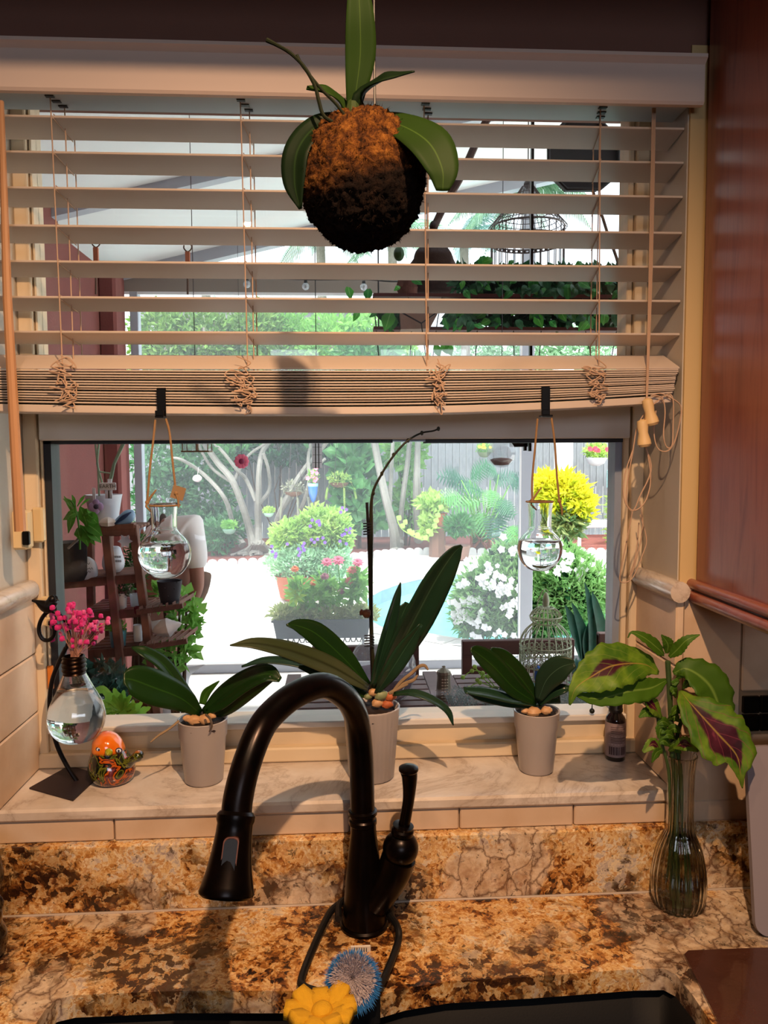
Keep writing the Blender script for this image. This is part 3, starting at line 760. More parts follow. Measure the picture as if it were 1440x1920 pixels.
# left orchid
t, base, h, r = pot('potted_orchid', 'small orchid with broad dark leaves in grey pot, left of the faucet arch', 383, 1476, 1346, 47, 36)
Y = base.y; pebbles(t, [(364, 1350, 13, M_peb), (385, 1349, 13, M_peb), (352, 1347, 9, M_peb), (398, 1342, 8, M_peb)], Y)
C0 = (379, 1334)
oleaf(t, [(375, 1338, Y, 7), (340, 1310, Y-.02, 24), (290, 1290, Y-.05, 33), (250, 1275, Y-.07, 28), (231, 1273, Y-.08, 10)], N=(.1, -.85, .5), fold=.12)
oleaf(t, [(373, 1332, Y, 6), (340, 1290, Y+.01, 13), (305, 1245, Y+.01, 15), (270, 1223, Y+.0, 12), (247, 1214, Y, 2)], N=(.3, -.6, .7), fold=.2)
oleaf(t, [(381, 1336, Y, 7), (415, 1312, Y-.01, 25), (460, 1280, Y-.03, 26), (500, 1264, Y-.05, 20), (526, 1275, Y-.06, 5)], N=(-.25, -.7, .75), fold=.2)
oleaf(t, [(388, 1336, Y-.005, 6), (420, 1325, Y-.02, 18), (470, 1290, Y-.045, 18), (510, 1272, Y-.06, 6)], N=(-.1, -.95, .15), fold=-.1)
oleaf(t, [(379, 1320, Y, 6), (386, 1300, Y, 8), (398, 1288, Y-.005, 5), (411, 1277, Y-.01, 1)], N=(.3, -.9, .3), m=leafmat('young_leaf', '3d6a1e', '2f5a16', rib='4a7a2a'))
MB().tube([P(335, 1352, Y-.035), P(318, 1366, Y-.05), P(296, 1380, Y-.06), P(282, 1392, Y-.07)], [.0022, .002, .0018, .0010], 6, sub=14).build('root', M_root, t)
MB().tube([P(386, 1340, Y-.035), P(394, 1348, Y-.045), P(397, 1362, Y-.047), P(392, 1372, Y-.046)], [.002, .0022, .002, .0008], 6, sub=12).build('root', mat('grey_root', '5a4c40', .7), t)

# middle orchid, tall with an arching dry spike
t, base, h, r = pot('potted_orchid', 'tall orchid with long upright leaf and arching bare spike in ribbed pot behind the faucet', 697, 1470, 1322, 55, 43, 'rib')
Y = base.y
pebbles(t, [(715, 1303, 14, M_pebG), (690, 1306, 8, M_pebG), (708, 1318, 12, M_peb), (732, 1306, 12, M_pebO), (726, 1320, 12, M_pebO), (700, 1298, 10, M_peb)], Y)
oleaf(t, [(703, 1300, Y, 8), (735, 1240, Y-.01, 24), (775, 1165, Y-.03, 35), (815, 1090, Y-.05, 32), (848, 1040, Y-.06, 18), (866, 1023, Y-.065, 3)], M_leafG, N=(.45, -.85, .2), fold=.34)
oleaf(t, [(697, 1290, Y-.01, 6), (712, 1235, Y-.02, 14), (730, 1170, Y-.03, 15), (743, 1120, Y-.04, 9), (751, 1092, Y-.045, 1)], M_leafG, N=(.5, -.8, .1), fold=.3)
oleaf(t, [(700, 1296, Y+.015, 6), (735, 1230, Y+.02, 20), (752, 1160, Y+.02, 20), (765, 1130, Y+.02, 6)], M_leafG, N=(.2, -.9, .1), fold=.2)
oleaf(t, [(705, 1300, Y-.02, 4), (730, 1262, Y-.035, 16), (760, 1215, Y-.04, 18), (790, 1170, Y-.05, 4)], M_leafG, N=(.3, -.95, .15), fold=.25)
oleaf(t, [(690, 1285, Y-.01, 7), (645, 1235, Y-.02, 20), (595, 1190, Y-.03, 22), (560, 1174, Y-.04, 14), (537, 1172, Y-.05, 2)], M_leafD, N=(-.2, -.85, .55), fold=.12)
oleaf(t, [(690, 1290, Y-.02, 7), (625, 1252, Y-.04, 20), (550, 1222, Y-.06, 20), (480, 1207, Y-.08, 13), (431, 1210, Y-.09, 1)], leafmat('greyish_orchid_leaf', '4c5238', '34401f', rib='2a3018', rough=.35, ribw=.12), N=(-.1, -.7, .75), fold=.1)
oleaf(t, [(688, 1296, Y, 6), (640, 1268, Y+.01, 13), (570, 1245, Y+.02, 13), (500, 1238, Y+.02, 9), (453, 1250, Y+.02, 2)], M_leafG, N=(0, -.5, .9), fold=.1)
oleaf(t, [(690, 1305, Y-.01, 5), (650, 1292, Y-.02, 10), (600, 1262, Y-.01, 12), (560, 1250, Y, 3)], M_leafD, N=(0, -.8, .5))
oleaf(t, [(738, 1302, Y-.03, 5), (775, 1300, Y-.05, 9), (815, 1315, Y-.06, 9), (840, 1335, Y-.065, 7), (850, 1360, Y-.07, 1)], M_leafG, N=(0, -.5, .85), fold=.25)
b = MB(); b.tube([P(700, 1310, Y), P(697, 1235, Y), P(694, 1100, Y), P(691, 1000, Y), P(688, 942, Y)], [.0030, .003, .0028, .0026, .0026], 8, sub=20); b.build('stake', M_stem, t)
b = MB(); b.tube([P(702, 1290, Y-.004), P(697, 1180, Y-.004), P(695, 1080, Y-.006), P(696, 1000, Y-.008), P(698, 930, Y-.01), P(715, 890, Y-.012), P(740, 852, Y-.014), P(765, 826, Y-.016), P(790, 812, Y-.018), P(812, 808, Y-.02), P(824, 803, Y-.02)],
       [.0034, .003, .0042, .004, .0026, .002, .002, .0018, .0016, .0014, .0016], 8, sub=60)
for x, y in ((700, 925), (716, 888), (738, 853), (765, 826), (791, 812), (822, 804)): b.ball(P(x, y, Y-.012), (.003, .003, .004), 8, 6)
b.build('flower_spike', mat('orchid_spike', '25240f', .5, var=.4, scale=30), t)
for x, y in ((688, 990), (690, 1200)):
    b = MB()
    for q in range(5): b.tube([P(x-7, y+q*5-8, Y-.01), P(x+8, y+q*5-9, Y-.012), P(x+11, y+q*5-5, Y-.004)], .0012, 5)
    b.build('clip', M_stem, t)
b = MB(); b.lathe([(.0018, 0), (.0075, .002), (.0080, .008), (.0045, .013), (.006, .017), (.001, .019)], P(694, 1152, Y-.012), 10, (-1, -.2, .3)); b.build('clip', mat('brown_clip', '5e3a26', .5), t)
for q in ([(735, 1300), (752, 1278), (772, 1262), (785, 1250), (796, 1248), (803, 1256)], [(738, 1296), (758, 1282), (775, 1275), (783, 1266)], [(730, 1300), (748, 1290), (765, 1283)]):
    MB().tube([P(x, y, Y-.02-.002*i) for i, (x, y) in enumerate(q)], [.0030]*(len(q)-1)+[.0015], 7, sub=24).build('root', M_root, t)

# right orchid
t, base, h, r = pot('potted_orchid', 'small orchid in a banded grey pot, right of the faucet lever', 1005, 1456, 1330, 45, 33)
Y = base.y; pebbles(t, [(1001, 1335, 14, M_peb), (1025, 1332, 11, M_peb), (985, 1333, 8, M_peb)], Y)
oleaf(t, [(1005, 1318, Y, 6), (965, 1292, Y-.02, 20), (925, 1250, Y-.04, 24), (895, 1225, Y-.05, 16), (882, 1218, Y-.055, 4)], M_leafD, N=(.35, -.8, .45), fold=.2)
oleaf(t, [(1006, 1312, Y+.005, 6), (975, 1270, Y, 18), (940, 1235, Y-.01, 19), (918, 1218, Y-.02, 6)], M_leafD, N=(-.2, -.9, .35), fold=.15)
oleaf(t, [(1003, 1322, Y, 5), (960, 1312, Y-.03, 13), (910, 1300, Y-.05, 14), (870, 1295, Y-.06, 8)], M_leafG, N=(0, -.5, .85), fold=.2)
oleaf(t, [(1001, 1326, Y, 4), (950, 1318, Y-.03, 8), (900, 1305, Y-.05, 9), (880, 1300, Y-.06, 3)], M_leafG, N=(0, -.9, .4), fold=.1)
oleaf(t, [(1009, 1314, Y-.005, 6), (1025, 1275, Y-.02, 22), (1050, 1252, Y-.035, 24), (1078, 1243, Y-.045, 8)], leafmat('grey_green_leaf', '2c4634', '24392b', rib='51705c', rough=.3, ribw=.02), N=(-.45, -.85, .25), fold=.12)
oleaf(t, [(1010, 1320, Y, 5), (1035, 1300, Y-.02, 11), (1055, 1292, Y-.03, 10), (1070, 1290, Y-.03, 3)], M_leafG, N=(0, -.8, .6))
oleaf(t, [(1000, 1322, Y, 4), (1020, 1312, Y+.02, 9), (1050, 1312, Y+.02, 7)], M_leafD, N=(0, -.8, .6))

# ---- dropper bottle
c = V((P(1153, 1418, 1.345).x, 1.345, SZ)); t = thing('dropper_bottle', 'small dark bottle with black cap and pale label on the sill at the right', 'bottle', c)
kk = 1.345/FPX; M_amber = mat('dark_bottle_glass', '120b0d', .12, coat=.6)
MB().lathe([(18*kk, 0), (19.5*kk, .002), (19.5*kk, 78*kk), (18*kk, 84*kk), (12*kk, 92*kk), (11*kk, 96*kk)], c, 32).build('body', M_amber, t)
MB().lathe([(19.7*kk, 9*kk), (19.9*kk, 9*kk), (19.9*kk, 76*kk), (19.7*kk, 76*kk)], c, 40, cap=False).build('label_band', mat('bottle_label', '8d7a7c', .5), t)
MB().lathe([(12.5*kk, 94*kk), (13.5*kk, 96*kk), (13.5*kk, 101*kk), (12.8*kk, 102*kk), (12.8*kk, 122*kk), (11*kk, 125*kk), (2*kk, 125.5*kk)], c, 28, rib=.012, nrib=24).build('cap', mat('black_cap', '060608', .4), t)
b = MB()
def arcmark(mb, a0, a1, z0, z1, r):
    vs = []; n = 6
    for i in range(n+1):
        a = a0+(a1-a0)*i/n
        for z in (z0, z1): vs.append(c+V((sin(a)*r, -cos(a)*r, z)))
    mb.add(vs, [(2*i, 2*i+1, 2*i+3, 2*i+2) for i in range(n)])
a = -.95
rnd = random.Random(5)
while a < .9:
    wv = rnd.choice((.04, .07, .14)); arcmark(b, a, a+wv, 14*kk, 30*kk, 20.1*kk); a += wv+rnd.choice((.04, .06))
b.build('barcode', mat('label_print', '3c2a30', .6), t)
b = MB()
arcmark(b, -1, 1, 34*kk, 34.8*kk, 20.1*kk); arcmark(b, -1, 1, 50*kk, 51*kk, 20.1*kk)
b.build('label_rule', mat('label_light', 'b8a6a8', .6), t)
b = MB()
for z in (38, 41, 44, 47, 56, 60, 64, 68): arcmark(b, -.8, .3+.5*rnd.random(), z*kk, (z+1)*kk, 20.1*kk)
b.build('label_text', MATS['label_print'], t)
tag(MB().ball(P(1110, 1333, 1.37), (.005, .005, .005), 10, 8).tube([P(1110, 1328, 1.37), P(1111, 1312, 1.371)], [.0012, .0006], 5).build('fallen_berry', mat('dark_berry', '0d1409', .4)), 'tiny dark round berry with a thin stalk on the window ledge', 'berry')

# ---- bulb vase stand with bird, flowers
M_iron = mat('black_wrought_iron', '100c0c', .38, metal=.5)
bp = [G(55, 1480, SZ), G(130, 1438, SZ), G(188, 1455, SZ), G(137, 1503, SZ)]
t = thing('bulb_vase_stand', 'black iron stand with bird finial and square plate, light bulb vase hanging on it', 'stand', (bp[0]+bp[2])/2)
b = MB(); n = 4; b.add([p+V((0, 0, .0005)) for p in bp]+[p+V((0, 0, .0030)) for p in bp], [(3, 2, 1, 0), (4, 5, 6, 7), (0, 1, 5, 4), (1, 2, 6, 5), (2, 3, 7, 6), (3, 0, 4, 7)])
b.build('base_plate', mat('dark_plate', '2c1f22', .45, metal=.3), t, smooth=False)
d0 = G(145, 1466, SZ).y; Yb = d0
pts = [(145, 1466), (125, 1435), (108, 1400), (97, 1360), (93, 1320), (97, 1280), (107, 1250), (120, 1222), (124, 1214)]
MB().tube([P(x, y, Yb) for x, y in pts], PX(4.2, Yb), 10, sub=40).build('stem', M_iron, t)
pts = [(100, 1143), (86, 1150), (76, 1165), (73, 1183), (80, 1198), (92, 1200), (101, 1190), (101, 1175), (95, 1166), (92, 1172)]
MB().tube([P(x, y, Yb-.005) for x, y in pts], [PX(3.8, Yb)]*9+[PX(2.2, Yb)], 10, sub=50).build('curl', M_iron, t)
MB().tube([P(98, 1146, Yb-.003), P(112, 1152, Yb), P(125, 1170, Yb+.01), P(130, 1195, Yb+.01), P(124, 1216, Yb)], PX(3.6, Yb), 8, sub=24).build('arm', M_iron, t)
b = MB()
pr = [(60, 1126, 2), (68, 1128, 3.4), (76, 1132, 7.5), (84, 1136, 11), (91, 1137, 12), (97, 1130, 10.5), (101, 1124, 9), (105, 1122, 6), (109, 1124, 1)]
b.tube([P(x, y, Yb-.01) for x, y, r in pr], [PX(r, Yb) for x, y, r in pr], 14, sub=30)
b.ball(P(98, 1124, Yb-.012), PX(8.5, Yb), 12, 8); b.tube([P(104, 1123, Yb-.012), P(111, 1126, Yb-.012)], [PX(3, Yb), .0003], 6)
b.build('bird_finial', M_iron, t)
# bulb
t2 = thing('bulb_vase', 'clear light bulb shaped vase with metal screw collar and pink flowers', 'vase', P(146, 1390, Yb))
Cb = P(146, 1391, Yb-.012); kb = (Yb-.012)/FPX
ax = (P(138, 1230, Yb-.012)-Cb).normalized()
prof = [(1, 0), (20, 2), (36, 10), (47, 25), (52, 44), (50, 62), (43, 82), (33, 102), (24, 122), (19, 134), (18, 140)]
out = [(r*kb, z*kb) for r, z in prof]
inn = [((r-2.2)*kb, (z+1.5)*kb) for r, z in prof[1:]]
b = MB(); b.lathe(spline(out, 36)+[(18*kb-.0001, 140.5*kb)]+spline(inn, 30)[::-1]+[(.00001, 3.4*kb)], Cb, 40, ax, cap=False); b.build('bulb', glassmat('clear_glass', (1, 1, 1)), t2, sharp=80)
iw = [((r-1.9)*kb, (z+1.2)*kb) for r, z in prof if z <= 112]; iw = [(.00001, 3.1*kb)]+iw[1:]
b = MB(); b.lathe(spline(iw, 28)+[(.00001, iw[-1][1])], Cb, 40, ax, cap=False); b.build('water', glassmat('water', (.97, .985, .98), ior=1.33), t2, sharp=80)
pr = [(19, 130), (21, 131), (19.5, 134)]
for q in range(3): z = 136+q*8; pr += [(21.5, z), (22.5, z+2.5), (21, z+5), (19.8, z+7)]
pr += [(20, 160), (21, 162), (19, 165), (17, 165), (17, 150)]
MB().lathe([(r*kb, z*kb) for r, z in pr], Cb, 28, ax, cap=False).build('screw_collar', mat('antique_brass', '241509', .3, metal=.85, var=.4, scale=40), t2, sharp=70)
M_pink = mat('pink_blossom', 'd82c80', .7, var=.25, scale=200); MATS['pk2'] = mat('pink_blossom_pale', 'd75590', .7)
fl = thing('pink_flowers', 'bunch of tiny magenta button flowers standing in the bulb vase', 'flowers', P(140, 1230, Yb))
rnd = random.Random(9); b = MB(); tw = MB()
heads = [(rnd.gauss(146, 26), rnd.gauss(1168, 18)) for i in range(85)]+[(189, 1155), (177, 1167), (167, 1145), (170, 1148), (203, 1160), (202, 1167), (160, 1204), (150, 1204), (167, 1186), (103, 1166), (108, 1150), (131, 1135), (137, 1133)]
for i, (x, y) in enumerate(heads):
    x = min(max(x, 98), 190) if i < 85 else x; y = min(max(y, 1134), 1212) if i < 85 else y
    d = Yb+rnd.uniform(-.035, .03); p = P(x, y, d)
    hb = MB(); hb.ball(p, PX(rnd.uniform(3.8, 5.6), Yb), 8, 6, .35, 300); hb.build('flower_head', M_pink if rnd.random() < .7 else MATS['pk2'], fl)
    if i % 2 == 0: tw.tube([P(140+rnd.uniform(-8, 8), 1232, Yb-.01), P(142+(x-142)*.5, (y+1232)/2, (d+Yb)/2), p], .0005, 4)
tw.tube([P(160, 1185, Yb), P(168, 1178, Yb), P(182, 1176, Yb), P(192, 1172, Yb), P(200, 1166, Yb)], .0011, 5, sub=10)
tw.build('stems', mat('pale_stem', 'a0705c', .8), fl)

# ---- ceramic bird
M_bird = None
def birdmat():
    m = bpy.data.materials.new('painted_bird'); m.use_nodes = True; q = NT(m); b = q.n['Principled BSDF']
    t = q.new('ShaderNodeTexCoord'); sp = q.new('ShaderNodeSeparateXYZ'); q.l.new(t.outputs['Object'], sp.inputs[0])
    n = q.noise(30, 3, .55, 1.2, t.outputs['Object'])
    body = q.ramp(n, [(.36, '0c0a08'), (.41, '2c3412'), (.45, '6a6a20'), (.475, '140e0a'), (.52, '120c0a'), (.535, 'b85410'), (.575, 'a04a18'), (.59, '180e0c'), (.62, '5a2428'), (.70, '7a4048')], 'LINEAR')
    hz = q.ramp(q.math('ADD', sp.outputs[2], q.math('MULTIPLY', n, .008)), [(.060, 0.0), (.063, 1.0)])
    c = q.mix(hz, body, q.ramp(q.noise(30, 2, .5, 0, t.outputs['Object']), [(.4, 'e0640c'), (.75, 'ea8a28')]))
    q.l.new(c, b.inputs['Base Color']); b.inputs['Roughness'].default_value = .15; b.inputs['Coat Weight'].default_value = .8
    return m
Yc = G(212, 1478, SZ).y+.03; c = V((P(213, 1470, Yc).x, Yc, SZ)); kc = Yc/FPX
t = thing('ceramic_bird', 'glazed round ceramic bird painted orange, green and maroon on the sill', 'figurine', c)
M_bird = birdmat()
rx = 43*kc
b = MB(); pr = [(22, 0), (34, 3), (41, 14), (43, 26), (40, 40), (35, 52), (31, 62), (29, 70), (26, 80), (18, 90), (8, 95), (.1, 96)]
b.lathe([(r*kc, z*kc) for r, z in pr], c, 40, sub=30)
b.v = [(x-(.010*max(0, (z-c.z)/.08)**1.2), y, z) for x, y, z in b.v]
b.build('body', M_bird, t, sharp=80)
b = MB(); b.tube([P(232, 1436, Yc-.006), P(248, 1424, Yc-.012), P(260, 1417, Yc-.014), P(268, 1415, Yc-.014)], [PX(20, Yc), PX(11, Yc), PX(13, Yc), PX(7, Yc)], 14, sub=14, flat=.8); b.build('tail', M_bird, t, sharp=80)
hc = P(206, 1408, Yc)
M_wht = mat('glaze_white', 'd8dce6', .2); M_navy = mat('glaze_navy', '14203c', .2)
for x, y, dx in ((223, 1407, .6), (186, 1405, -.7)):
    e = P(x, y, Yc-.031+.012*abs(dx)); b = MB(); b.ball(e, (PX(6.5, Yc), .002, PX(5.2, Yc)), 12, 8); b.build('eye_rim', M_navy, t)
    b = MB(); b.ball(e+V((0, -.0012, 0)), (PX(4.8, Yc), .0018, PX(3.7, Yc)), 12, 8); b.build('eye', M_wht, t)
    b = MB(); b.ball(e+V((.0004, -.0026, 0)), (PX(1.8, Yc), .001, PX(2.8, Yc)), 8, 6); b.build('pupil', M_navy, t)
b = MB(); b.lathe([(7.5*kc, 0), (7*kc, 3*kc), (4*kc, 8*kc), (.5*kc, 11*kc)], P(204, 1410, Yc-.030), 12, (0, -1, -.1)); b.build('beak', mat('olive_glaze', '9c9a1e', .2, coat=.6), t)
# ---- glass vases hung on hooks over the blind
def globevase(px_hook, hook_top, hook_bot, cx, cy, rr, neck_top, nw, twl, twr, label, hlabel, Y=1.205):
    k = Y/FPX
    hk = MB(); zt, zb2 = P(px_hook, hook_top, Y).z, P(px_hook, hook_bot, Y).z; x = P(px_hook, hook_top, Y).x; xb = P((twl[0][0]+twr[0][0])/2, hook_bot, Y).x
    hk.bb((x-.0068, 1.217, zt-.004), (x+.0068, 1.219, zt+.001)); hk.bb((x-.0068, 1.2145, zb2+.010), (x+.0068, 1.2165, zt), .0005)
    hk.bb((min(x, xb)-.0062, 1.196, zb2+.001), (max(x, xb)+.0062, 1.2165, zb2+.004), .0005); hk.bb((xb-.0062, 1.196, zb2+.004), (xb+.0062, 1.198, zb2+.012), .0005); hk.bb((x-.0068, 1.2145, zb2+.001), (x+.0068, 1.2165, zb2+.012), .0005)
    h = tag(hk.build('hook', M_black, smooth=False), hlabel, 'hook')
    C = P(cx, cy, Y); t = thing('hanging_glass_vase', label, 'vase', C-V((0, 0, rr*k)))
    nh = (cy-neck_top)*k; r = rr*k
    prof = [(.0001, -r*.94), (r*.35, -r*.93), (r*.65, -r*.76), (r*.9, -r*.42), (r, 0), (r*.93, r*.36), (r*.78, r*.60), (r*.58, r*.80), (nw*.93*k, r*.95), (nw*.88*k, r*1.06), (nw*.92*k, nh*.8), (nw*k, nh-.001), (nw*1.04*k, nh)]
    o2 = spline(prof, 50); i2 = [(max(a-.0013, .0001), z+(.0013 if a < r*.7 and z < 0 else 0)) for a, z in o2]
    b = MB(); b.lathe(o2+i2[::-1], C, 40, cap=False); b.build('glass', glassmat('clear_glass'), t, sharp=80)
    wl = r*.42; i3 = [(max(a-.0011, .0001), z+(.0011 if a < r*.7 and z < 0 else 0)) for a, z in o2 if z < wl]
    b = MB(); b.lathe(i3+[(.0001, i3[-1][1])], C, 40, cap=False); b.build('water', glassmat('water'), t, sharp=80)
    b = MB()
    for tw_ in (twl, twr): b.tube([P(a, c2, Y-.004) for a, c2 in tw_], .0017, 6, sub=20)
    tz = neck_top+4
    b.lathe([(nw*1.06*k, 0), (nw*1.06*k+.0016, .0012), (nw*1.06*k, .0026)], P(cx, tz, Y), 30, cap=False)
    lx, ly = twl[-1]; rx2, ry = twr[-1]
    for x0, y0, x1, y1, x2, y2 in ((lx, ly, lx+8, ly-12, lx+17, ly-24), (lx, ly, lx-2, ly+8, lx+8, ly+18), (rx2, ry, rx2+4, ry+12, rx2+5, ry+26)): b.tube([P(x0, y0, Y-.008), P(x1, y1, Y-.010), P(x2, y2, Y-.008)], [.0022, .0018, .0012], 6)
    b.ball(P(lx, ly, Y-.008), .0034, 8, 6); b.ball(P(rx2, ry, Y-.008), .0034, 8, 6)
    b.build('twine', M_twine, t)
    return t
t = globevase(299, 727, 785, 309, 1038, 48, 945, 26, [(291, 787), (288, 820), (281, 880), (276, 942)], [(311, 785), (318, 812), (323, 860), (330, 925)], 'round clear glass vase half full of water hanging on twine at the left', 'black metal clip hook over the blind stack, left one')
b = MB(); b.box(P(334, 924, 1.197), (PX(24, 1.2), .001, PX(24, 1.2)), Matrix.Rotation(.3, 3, 'Y')); b.build('paper_tag', mat('kraft_tag', '8c7050', .8), t)
globevase(1027, 725, 783, 1012, 1030, 43, 938, 24, [(1008, 785), (1004, 830), (998, 900), (998, 938)], [(1034, 783), (1040, 830), (1044, 890), (1049, 940)], 'round clear glass vase half full of water hanging on twine at the right', 'black metal clip hook over the blind stack, right one')

# ---- kokedama hanging near the camera
Yk = .80; kc = Yk/FPX; C = P(680, 340, Yk)
t = thing('moss_ball_orchid', 'orchid with drooping leaves growing from a hanging brown moss ball', 'hanging plant', C)
def mossmat():
    m = bpy.data.materials.new('moss_two_tone'); m.use_nodes = True; q = NT(m); b = q.n['Principled BSDF']
    co = q.coord('Object'); n = q.noise(90, 6, .75, .5, co); n2 = q.noise(16, 3, .6, .5, co)
    sp = q.new('ShaderNodeSeparateXYZ'); q.l.new(co, sp.inputs[0])
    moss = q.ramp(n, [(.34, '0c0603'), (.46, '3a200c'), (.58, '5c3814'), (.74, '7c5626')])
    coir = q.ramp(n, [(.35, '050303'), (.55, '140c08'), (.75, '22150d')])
    h = q.math('ADD', q.math('ADD', sp.outputs[2], q.math('MULTIPLY', sp.outputs[0], -.25)), q.math('MULTIPLY', q.math('SUBTRACT', n2, .5), .05))  # brown on top, near black lower down and towards the right
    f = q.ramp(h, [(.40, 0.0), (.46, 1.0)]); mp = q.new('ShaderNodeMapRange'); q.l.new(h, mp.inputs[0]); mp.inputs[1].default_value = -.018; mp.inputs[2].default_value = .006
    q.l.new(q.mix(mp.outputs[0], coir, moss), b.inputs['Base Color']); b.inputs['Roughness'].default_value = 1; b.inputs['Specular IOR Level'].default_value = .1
    bp2 = q.new('ShaderNodeBump', i_Strength=1.0, i_Distance=.004); q.l.new(n, bp2.inputs['Height']); q.l.new(bp2.outputs[0], b.inputs['Normal'])
    return m
M_moss = mossmat()
b = MB(); rx, rz = 112*kc, 122*kc
vs = []
bm = bmesh.new(); bmesh.ops.create_icosphere(bm, subdivisions=6, radius=1)
for v in bm.verts:
    p = v.co.normalized(); e = 1+.05*noise.noise(p*2.2+V((3, 1, 0)))+.035*noise.noise(p*7)+.05*noise.noise(p*18)*(1)+.02*noise.noise(p*45)
    x, y, z = p*e
    shear = -.05 if z > 0 else 0
    v.co = C+V((x*rx*(1.0 if z < .2 else 1.0), y*rx, z*rz))
b.add([v.co.copy() for v in bm.verts], [tuple(v.index for v in f.verts) for f in bm.faces]); bm.free()
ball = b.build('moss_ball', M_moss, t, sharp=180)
rnd = random.Random(2); b = MB()
for i in range(9000):
    d = V((rnd.gauss(0, 1), rnd.gauss(0, 1), rnd.gauss(0, 1))).normalized()
    if d.y > .45: continue
    e = 1+.05*noise.noise(d*2.2+V((3, 1, 0)))+.035*noise.noise(d*7)+.05*noise.noise(d*18)+.02*noise.noise(d*45)
    p = C+V((d.x*rx, d.y*rx, d.z*rz))*e*.99; s2 = V((rnd.gauss(0, 1), rnd.gauss(0, 1), rnd.gauss(0, 1)))
    q = p+(d*.5+s2*.5).normalized()*rnd.uniform(.002, .0055); w2 = d.cross(s2).normalized()*.00035
    b.add([p-w2, p+w2, q], [(0, 1, 2)])
b.build('moss_fibres', M_moss, t, kind='stuff')
Mk = leafmat('moss_orchid_leaf', '1e330d', '172809', rib='32481a', rough=.6, trans=.12, ribw=.03); Mkd = leafmat('moss_orchid_leaf_dark', '0e1c0c', '0a160a', rib='1a2c14', rough=.5, trans=.08)
for m_ in (Mk, Mkd): m_.node_tree.nodes['Principled BSDF'].inputs['Specular IOR Level'].default_value = .08
oleaf(t, [(665, 235, Yk, 6), (665, 190, Yk-.01, 15), (675, 110, Yk-.02, 27), (675, 40, Yk-.03, 26), (672, -20, Yk-.035, 18), (668, -60, Yk-.04, 2)], Mk, N=(.1, -.95, -.1), fold=.18)
oleaf(t, [(660, 232, Yk, 5), (640, 195, Yk-.01, 14), (610, 172, Yk-.02, 14), (575, 166, Yk-.02, 5)], Mk, N=(-.1, -.7, .6), fold=.3)
oleaf(t, [(661, 230, Yk-.005, 5), (680, 180, Yk-.02, 17), (715, 152, Yk-.04, 16), (750, 142, Yk-.05, 8), (777, 134, Yk-.06, 1)], Mkd, N=(.2, -.8, .5), fold=.35)
oleaf(t, [(672, 222, Yk, 8), (740, 232, Yk-.03, 27), (800, 265, Yk-.06, 41), (828, 315, Yk-.07, 32), (830, 358, Yk-.07, 12)], Mk, N=(.05, -.95, .3), fold=.12, nseg=26)
oleaf(t, [(668, 222, Yk, 8), (600, 235, Yk-.01, 22), (560, 280, Yk-.02, 26), (553, 340, Yk-.02, 22), (563, 392, Yk-.02, 3)], Mkd, N=(-.35, -.85, .15), fold=.2, nseg=26)
MB().tube([P(664, 245, Yk-.03), P(662, 225, Yk-.02), P(662, 195, Yk-.01)], [.008, .009, .006], 10, sub=10).build('stem', mat('green_stem', '223010', .5), t)
for q, r0 in (([(636, 235), (608, 218), (598, 190), (590, 160), (570, 125), (545, 100), (520, 85), (500, 75)], 3.3), ([(655, 228), (630, 195), (605, 170), (580, 140), (565, 120), (556, 104)], 2.7)):
    MB().tube([P(x, y, Yk-.03) for x, y in q], [PX(r0, Yk)]*(len(q)-1)+[PX(r0*1.3, Yk)], 8, sub=30).build('flower_spike', mat('dark_green_spike', '12180a', .6, var=.3, scale=40, spec=.1), t)
MB().tube([P(703, 218, Yk), P(702, 120, Yk+.005), P(701, -60, Yk+.01)], PX(2.2, Yk), 6).build('hanging_cord', M_coat, t)

# ---- coleus cutting in a ribbed glass vase
Yv = 1.160; kv = Yv/FPX; c = V((P(1270, 1740, Yv).x, Yv, CZ+.0005))
t = thing('bud_vase', 'tall ribbed clear glass bud vase on the worktop at the right', 'vase', c)
def hz2(y): return P(1270, y, Yv).z-c.z
pr = [(26, 1742), (28, 1738), (36, 1722), (46, 1695), (52, 1660), (50, 1625), (42, 1590), (31, 1565), (26, 1550), (25, 1500), (25.5, 1450), (28, 1424), (30, 1415)]
o2 = spline([(r*kv, max(hz2(y), 0)) for r, y in pr], 46); i2 = [(max(a-.0018, .001), z+(.004 if z < .01 else 0)) for a, z in o2]
b = MB(); b.lathe([(.0001, 0)]+o2+i2[::-1]+[(.0001, i2[0][1])], c, 96, rib=.035, nrib=22, cap=False); b.build('glass', glassmat('greenish_glass', (.97, .96, .92)), t, sharp=80)
i3 = [(a, z) for a, z in [(max(a-.0015, .001), z+(.0038 if z < .01 else 0)) for a, z in o2] if z < hz2(1560)]
b = MB(); b.lathe([(.0001, i3[0][1])]+i3+[(.0001, i3[-1][1])], c, 48, cap=False); b.build('water', glassmat('greenish_water', (.95, .93, .86), ior=1.33), t, sharp=80)
pl = thing('coleus_cutting', 'coleus cutting with lime green and maroon leaves standing in the bud vase', 'plant', P(1262, 1420, Yv))
M_cst = mat('coleus_stem', '3c5426', .6, var=.35, scale=40)
for q, r0 in (([(1272, 1700), (1268, 1600), (1268, 1480), (1262, 1420), (1258, 1350), (1255, 1290), (1252, 1240)], 5.5), ([(1285, 1690), (1280, 1560), (1276, 1450), (1272, 1420), (1270, 1380), (1285, 1330)], 4), ([(1262, 1680), (1258, 1560), (1254, 1450), (1240, 1390), (1232, 1340)], 3.2)):
    MB().tube([P(x, y, Yv-.002*i) for i, (x, y) in enumerate(q)], PX(r0, Yv), 8, sub=30).build('stem', M_cst, pl)
